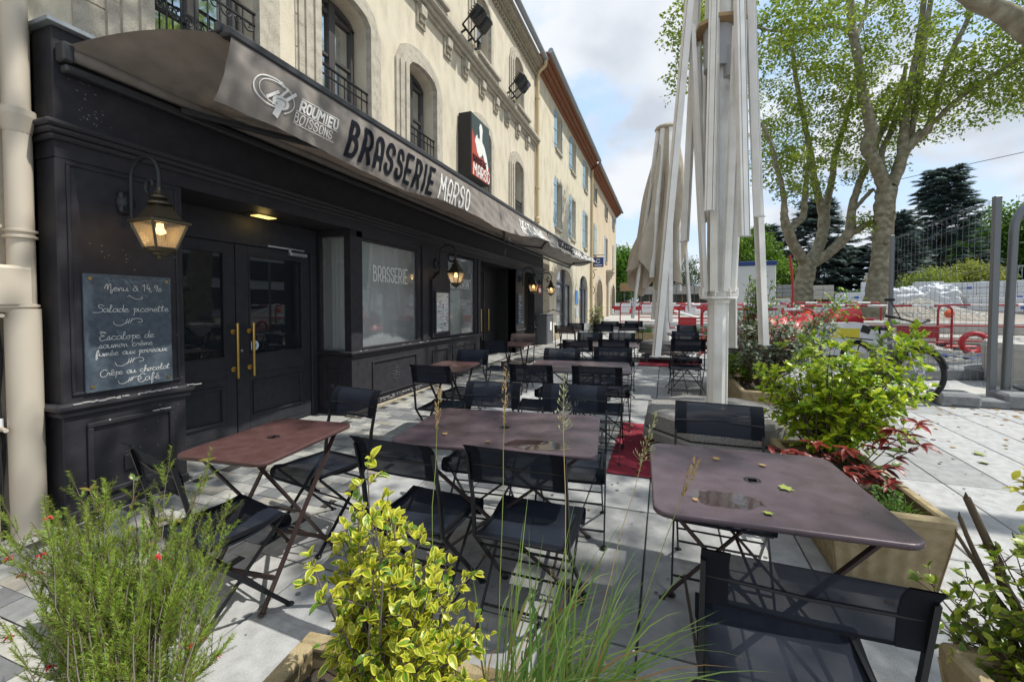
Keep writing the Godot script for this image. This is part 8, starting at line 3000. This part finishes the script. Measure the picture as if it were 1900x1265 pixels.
	b.lathe([[1.35, .0], [1.4, .62], [1.36, .70], [1.18, .72], [1.12, .66], [1.08, .2], [0, .2]], 40, Vector3(6.35, .2, -9.0))
	tag(obj("concrete_basin", b, M.concrete), "round pale concrete basin at the right edge behind the fence", "basin")
	# blue sheet and pipes
	b = MB.new()
	b.grid(func(u, v): return Vector3(lerpf(2.9, 8.6, u), .37 + .02 * sin(u * 40.0) + .02 * sin(v * 9.0 + u * 11.0), lerpf(-12.6, -12.0, v) + .25 * sin(u * 4.0)), 60, 6)
	tag(obj("blue_sheet", b, M.blue_sheet), "strip of blue plastic sheet on the ground at the foot of the barriers", "plastic sheet")
	for k in 4:
		b = MB.new()
		b.tube([Vector3(6.6, .42 + .02 * k, -13.0 - k * .35), Vector3(9.0, .46, -13.3 - k * .4), Vector3(12.5, .5, -14.2 - k * .45)], .045, 8)
		var at: String = ["nearest", "second", "third", "farthest"][k]
		tag(obj("site_pipe", b, M.rubber if k % 2 else M.red_metal), "%s long %s pipe lying right of the barriers" % [at, "black" if k % 2 else "red"], "pipe")
	b = MB.new()
	pts = []
	for k in 14: pts.append(Vector3(6.75 + cos(k * .45) * .22, .62 + sin(k * .45) * .22, -12.9 - k * .01))
	b.tube(pts, .06, 8)
	tag(obj("red_duct", b, M.red_plastic), "coil of red duct at the foot of the barrier, right of the bicycle", "duct")
	fence()
	bicycle()

func fence_mesh(b: MB, a: Vector3, e: Vector3, y0: float, y1: float, nx: int, ny: int, folds := true) -> void:
	for k in nx + 1:
		var p := a.lerp(e, float(k) / nx)
		b.tube([Vector3(p.x, y0, p.z), Vector3(p.x, y1, p.z)], .0022, 4, false)
	for k in ny + 1:
		var y := lerpf(y0, y1, float(k) / ny)
		b.tube([Vector3(a.x, y, a.z), Vector3(e.x, y, e.z)], .0026, 4, false)
	if folds:
		var d := (e - a).normalized()
		var o := Vector3(-d.z, 0, d.x) * .06
		for y in [y1 - .05, y0 + 1.0]:
			for k in nx:
				var p := a.lerp(e, (k + .5) / nx)
				b.tube([Vector3(p.x, y - .06, p.z), Vector3(p.x, y, p.z) + o, Vector3(p.x, y + .06, p.z)], .0018, 4, false)
			b.tube([Vector3(a.x, y, a.z) + o, Vector3(e.x, y, e.z) + o], .0022, 4, false)

func fence() -> void:
	var A := Vector3(4.55, .27, -11.4)
	var B := Vector3(4.14, .18, -7.58)
	var F := thing("mesh_fence", "grey welded mesh fence panel between a far and a near square post", "fence", A)
	var b := MB.new()
	b.bar(A, Vector3(A.x, 2.98, A.z), .07, .06, Vector3.BACK, .006)
	wp(F, "post", b, M.galv)
	b = MB.new()
	b.bar(B, Vector3(B.x, 2.93, B.z), .075, .07, Vector3.BACK, .006)
	wp(F, "post", b, M.galv)
	b = MB.new()
	fence_mesh(b, A, B, .34, 2.90, 22, 11)
	wp(F, "mesh", b, M.fence_wire).set_meta("kind", "stuff")
	var G := thing("site_fence", "temporary tubular site fence with bent top at the right edge", "fence", Vector3(4.30, .2, -7.55))
	b = MB.new()
	var pts := [Vector3(4.27, .25, -7.56), Vector3(4.33, 2.45, -7.60)]
	for k in 7:
		var a := k * PI / 12
		pts.append(Vector3(4.33 + .42 * (1.0 - cos(a)), 2.45 + .48 * sin(a), -7.60 - .05 * k / 6.0))
	pts.append(Vector3(6.6, 3.02, -7.9))
	b.tube(pts, .047, 12)
	b.tube([Vector3(4.35, .42, -7.55), Vector3(4.6, .32, -7.3), Vector3(5.3, .26, -7.0)], .03, 10)
	wp(G, "tube", b, M.galv)
	b = MB.new()
	fence_mesh(b, Vector3(4.38, 0, -7.62), Vector3(6.6, 0, -7.92), .5, 2.92, 12, 8, false)
	wp(G, "mesh", b, M.fence_wire).set_meta("kind", "stuff")
	var K := thing("fence_foot", "grey stepped concrete fence foot block on the paving at right", "fence foot", Vector3(4.1, .18, -7.4))
	b = MB.new()
	var bas := Basis(Vector3.UP, -.05)
	b.box(Vector3(3.62, .255, -7.33), Vector3(.42, .17, .40), .035, bas)
	b.box(Vector3(3.95, .225, -7.33), Vector3(.34, .11, .34), .02, bas)
	b.box(Vector3(4.28, .27, -7.36), Vector3(.40, .20, .40), .03, bas)
	b.box(Vector3(4.65, .225, -7.36), Vector3(.50, .11, .36), .02, bas)
	b.box(Vector3(3.46, .20, -7.18), Vector3(.12, .06, .12), .02, bas)
	wp(K, "block", b, M.block_grey)

func bicycle() -> void:
	var o := Vector3(3.10, gy(-7.9), -7.94)
	var B := thing("bicycle", "grey electric bicycle with black tyres parked behind the lime shrub", "bicycle", o, -1.22)
	var tilt := Basis(Vector3.RIGHT, -.10)
	var s := 1.0
	var T := func(x: float, y: float, z := 0.0) -> Vector3: return tilt * (Vector3(x, y, z) * s)
	for wx in [-.54, .54]:
		var b := MB.new()
		var ring := []
		for k in 37: ring.append(T.call(wx + cos(TAU * k / 36) * .33, .35 + sin(TAU * k / 36) * .33))
		b.tube(ring, .030, 8, false)
		var wh := obj("wheel", b, M.rubber, B)
		b = MB.new()
		ring = []
		for k in 33: ring.append(T.call(wx + cos(TAU * k / 32) * .295, .35 + sin(TAU * k / 32) * .295))
		b.tube(ring, .012, 6, false)
		obj("rim", b, M.silver, wh)
		b = MB.new()
		for k in 20:
			var a := TAU * k / 20
			b.tube([T.call(wx, .35, .02 if k % 2 else -.02), T.call(wx + cos(a) * .29, .35 + sin(a) * .29)], .0016, 3, false)
		b.tube([T.call(wx, .35, -.05), T.call(wx, .35, .05)], .03, 10)
		obj("spokes", b, M.silver, wh)
		b = MB.new()
		ring = []
		for k in 15: ring.append(T.call(wx + cos(deg_to_rad(20.0 + k * 10)) * .37, .35 + sin(deg_to_rad(20.0 + k * 10)) * .37))
		b.tube(ring, .022, 6)
		obj("mudguard", b, M.rubber, wh)
	var b := MB.new()
	b.tube([T.call(-.02, .32), T.call(.36, .86)], .034, 10)
	b.tube([T.call(-.02, .32), T.call(-.17, .86)], .022, 10)
	b.tube([T.call(-.14, .70), T.call(.36, .84)], .022, 10)
	b.tube([T.call(-.54, .35, .05), T.call(-.02, .32, .03)], .012, 8)
	b.tube([T.call(-.54, .35, -.05), T.call(-.02, .32, -.03)], .012, 8)
	b.tube([T.call(-.54, .35, .05), T.call(-.14, .70, .02)], .010, 8)
	b.tube([T.call(-.54, .35, -.05), T.call(-.14, .70, -.02)], .010, 8)
	obj("frame", b, M.silver, B)
	b = MB.new()
	b.tube([T.call(.40, .96), T.call(.35, .80), T.call(.38, .70)], .024, 8)
	b.tube([T.call(.38, .70, .06), T.call(.54, .35, .06)], .016, 8)
	b.tube([T.call(.38, .70, -.06), T.call(.54, .35, -.06)], .016, 8)
	obj("fork", b, M.silver, B)
	b = MB.new()
	b.tube([T.call(.24, 1.12, -.30), T.call(.34, 1.10, -.22), T.call(.41, 1.06, -.06), T.call(.41, 1.06, .06), T.call(.34, 1.10, .22), T.call(.24, 1.12, .30)], .014, 8)
	b.tube([T.call(.40, .96), T.call(.41, 1.06)], .018, 8)
	b.tube([T.call(.24, 1.12, -.32), T.call(.32, 1.105, -.24)], .022, 8)
	b.tube([T.call(.24, 1.12, .32), T.call(.32, 1.105, .24)], .022, 8)
	b.tube([T.call(.36, 1.10, .2), T.call(.33, 1.32, .34)], .007, 6)
	b.lathe([[0, -.02], [.06, -.01], [.06, .02], [0, .03]], 12, T.call(.33, 1.34, .36))
	obj("handlebar", b, M.rubber, B)
	b = MB.new()
	b.xf = Transform3D(tilt, Vector3())
	b.box(Vector3(-.20, .95, 0) * s, Vector3(.27, .06, .16), .03)
	b.box(Vector3(-.08, .955, 0) * s, Vector3(.16, .045, .07), .02)
	b.tube([Vector3(-.17, .84, 0) * s, Vector3(-.19, .93, 0) * s], .014, 8)
	obj("saddle", b, M.rubber, B)
	b = MB.new()
	b.xf = Transform3D(tilt, Vector3())
	b.box(Vector3(-.55, .76, 0) * s, Vector3(.40, .02, .14), .006)
	for q in [-.12, .12]: b.tube([Vector3(-.55 + q, .76, .06) * s, Vector3(-.54, .36, .05) * s], .008, 6)
	b.box(Vector3(.17, .60, 0) * s, Vector3(.08, .36, .09), .02, Basis(Vector3.BACK, -.6))
	obj("rack", b, M.rubber, B)
	b = MB.new()
	b.tube([T.call(-.02, .32, -.04), T.call(-.02, .32, .04)], .10, 20)
	b.tube([T.call(-.02, .32, .06), T.call(.08, .19, .06)], .012, 6)
	b.tube([T.call(-.02, .32, -.06), T.call(-.12, .45, -.06)], .012, 6)
	b.bar(T.call(.08, .19, .06), T.call(.08, .19, .15), .07, .02)
	b.bar(T.call(-.12, .45, -.06), T.call(-.12, .45, -.15), .07, .02)
	obj("crank", b, M.chair_frame, B)

func far_things() -> void:
	# dark timber hut and road barriers at the end of the street
	var H := thing("timber_hut", "weathered dark timber hut at the far end of the street", "hut", Vector3(.0, 1.75, -48))
	var b := MB.new()
	b.bx(-2.6, 4.0, 1.7, 2.75, -50, -47)
	wp(H, "wall", b, M.wood_old)
	b = MB.new()
	b.prism(PackedVector2Array([Vector2(-46.6, 2.65), Vector2(-48.5, 3.55), Vector2(-50.4, 2.65)]), func(a, q, d): return Vector3(d, q, a), -3.0, 4.4)
	wp(H, "roof", b, M.wood_old)
	b = MB.new()
	for k in 8: b.bx(-2.4 + k * .8, -2.3 + k * .8, 1.7, 2.6, -46.98, -46.9)
	pieces(H, "board", b, M.wood_pale)
	for k in 7:
		var F := thing("road_barrier", ["first", "second", "third", "fourth", "fifth", "sixth", "seventh"][k] + " small red barrier from the left along the far road", "barrier", Vector3(-3.4 + k * 1.55, .84, -34.4), .1 * (k % 3), "small red barriers along the far road")
		b = MB.new()
		b.box(Vector3(-.25, .45, 0), Vector3(.75, .32, .04), .02)
		b.tube([Vector3(.15, 0, 0), Vector3(.15, .95, 0)], .03, 8)
		b.box(Vector3(.15, .03, 0), Vector3(.3, .06, .5), .02)
		obj("panel", b, M.red_metal, F)
		b = MB.new()
		b.box(Vector3(-.55, .20, .05), Vector3(.36, .38, .3), .04)
		obj("weight", b, M.white_plastic if k % 2 == 0 else M.red_plastic, F)
	b = MB.new()
	for k in 12: b.tube([Vector3(-5.0 + k * 1.2, 1.38 - .04 * (k % 2), -34.9), Vector3(-3.8 + k * 1.2, 1.38 - .04 * ((k + 1) % 2), -34.9)], .02, 5, false)
	tag(obj("barrier_tape", b, M.red_metal), "red tape stretched along the far road above the barriers", "tape")
	b = MB.new()
	for k in 9: b.bx(-6 + k * 1.7, -5.3 + k * 1.7, 1.38, 1.44, -39.0, -38.9)
	tag(obj("lane_marker", b, M.white_paint), "dashed white line of markers on the far road", "road marking")
	F_mesh(Vector3(-9, 1.9, -46.2), Vector3(4.4, 1.75, -46.2), "wire fence in front of the timber hut")
	F_mesh(Vector3(8.0, .9, -38.4), Vector3(24.0, .9, -40.5), "wire fence behind the stone pallets, before the cedars")
	# brown road sign at the corner
	var S := thing("road_sign", "back of a small brown road sign beyond the corner house", "sign", Vector3(-2.75, 1.3, -39))
	b = MB.new()
	b.tube([Vector3(-2.75, 1.2, -39), Vector3(-2.75, 3.6, -39)], .04, 8)
	wp(S, "pole", b, M.galv)
	b = MB.new()
	b.box(Vector3(-3.1, 3.1, -39), Vector3(1.3, .7, .05), .01)
	wp(S, "board", b, M.wood_pale)
	# site cabin
	var C := thing("site_cabin", "white site cabin with blue top edge behind the hanging parasol ribs", "cabin", Vector3(4.6, .7, -30))
	b = MB.new()
	b.bx(3.0, 6.2, .7, 3.9, -32, -29.4, .03)
	wp(C, "wall", b, M.cabin_white)
	b = MB.new()
	b.bx(2.95, 6.25, 3.9, 4.15, -32.05, -29.35, .02)
	wp(C, "roof", b, M.blue_sign)
	# white telescopic site machine far left of the pole, small
	b = MB.new()
	b.bar(Vector3(.55, 1.15, -29.0), Vector3(2.3, .62, -28.4), .25, .12, Vector3.UP, .03)
	tag(obj("white_beam", b, M.white_plastic), "slanting white beam on the ground left of the parasol pole, far off", "beam")
	# glazed building on the rise at right
	var G := thing("glazed_building", "flat roofed building with blue grey glazing above the trees at right", "building", Vector3(56, 1, -104))
	b = MB.new()
	b.bx(44, 80, 1, 13.2, -112, -102.5)
	wp(G, "wall", b, M.concrete)
	b = MB.new()
	b.bx(43, 81, 15.2, 15.7, -113, -100.8, .05)
	b.bx(43.5, 80, 13.0, 13.25, -112, -101.5)
	wp(G, "roof", b, M.steel_dark)
	for k in 22:
		b = MB.new()
		b.bx(44.1 + k * 1.6, 45.6 + k * 1.6, 13.25, 15.2, -102.5, -102.4)
		wp(G, "pane", b, M.steel_glass)
	b = MB.new()
	for k in 23: b.bx(43.95 + k * 1.6, 44.1 + k * 1.6, 13.25, 15.2, -102.45, -102.3)
	pieces(G, "mullion", b, M.white_plastic)
	var R := thing("park_railing", "grey blue railing along a bank below the bright trees at right", "railing", Vector3(30, 3, -52))
	b = MB.new()
	for k in 40: b.bx(26 + k * .34, 26.05 + k * .34, 3.6 + k * .03, 4.7 + k * .03, -52.0 - k * .1, -51.95 - k * .1)
	b.bar(Vector3(26, 4.7, -52), Vector3(39.6, 5.9, -56), .06, .06)
	b.bar(Vector3(26, 3.3, -52), Vector3(39.6, 4.5, -56), .3, .3)
	pieces(R, "bar", b, M.zinc)
	b = MB.new()
	b.bx(24, 44, .8, 3.2, -60, -52.5)
	tag(obj("dark_underpass", b, M.black), "dark recess under the bank with the railing", "wall")
	var N := thing("orange_bundle", "small orange and white bundle hanging on the fence at the right edge", "bundle", Vector3(22.3, 2.9, -35.8))
	b = MB.new()
	for k in 6: b.box(Vector3(22.1 + .22 * k, 3.05 + .12 * sin(k * 2.0), -35.8), Vector3(.3, .34, .2), .1, Basis(Vector3.BACK, k * .8))
	wp(N, "orange_cloth", b, M.orange)
	b = MB.new()
	for k in 3: b.box(Vector3(22.6 + .2 * k, 2.6, -35.8), Vector3(.16, .34, .2), .07)
	wp(N, "white_cloth", b, M.white_plastic)
	# overhead wire
	b = MB.new()
	b.tube([Vector3(9.4, 6.9, -23.2), Vector3(14, 7.6, -22.6), Vector3(20, 9.2, -21.8)], .012, 4, false)
	tag(obj("overhead_wire", b, M.rubber), "thin wire running right from the straight plane trunk", "wire")
	# modern block opposite, out of view, mirrored in the shopfront's glass
	var Q := thing("opposite_block", "white modern block with dark window bands across the square, mirrored in the door glass", "building", Vector3(30, 0, -22))
	b = MB.new()
	b.bx(27, 40, 0, 9.0, -36, -10)
	wp(Q, "wall", b, M.cabin_white)
	for k in 3:
		b = MB.new()
		b.bx(26.9, 27.05, 1.2 + k * 2.6, 3.0 + k * 2.6, -35.5, -10.5)
		wp(Q, "window_band", b, M.black)

func F_mesh(a: Vector3, e: Vector3, label: String) -> void:
	var F := thing("wire_fence", label, "fence", a)
	var b := MB.new()
	for k in 9:
		var p := a.lerp(e, k / 8.0)
		b.tube([p, p + Vector3(0, 1.7, 0)], .035, 6)
	pieces(F, "post", b, M.galv)
	b = MB.new()
	for k in 100:
		var p := a.lerp(e, k / 99.0)
		b.tube([p, p + Vector3(0, 1.6, 0)], .006, 3, false)
	for k in 5: b.tube([a + Vector3(0, k * .4, 0), e + Vector3(0, k * .4, 0)], .008, 3, false)
	wp(F, "mesh", b, M.galv).set_meta("kind", "stuff")
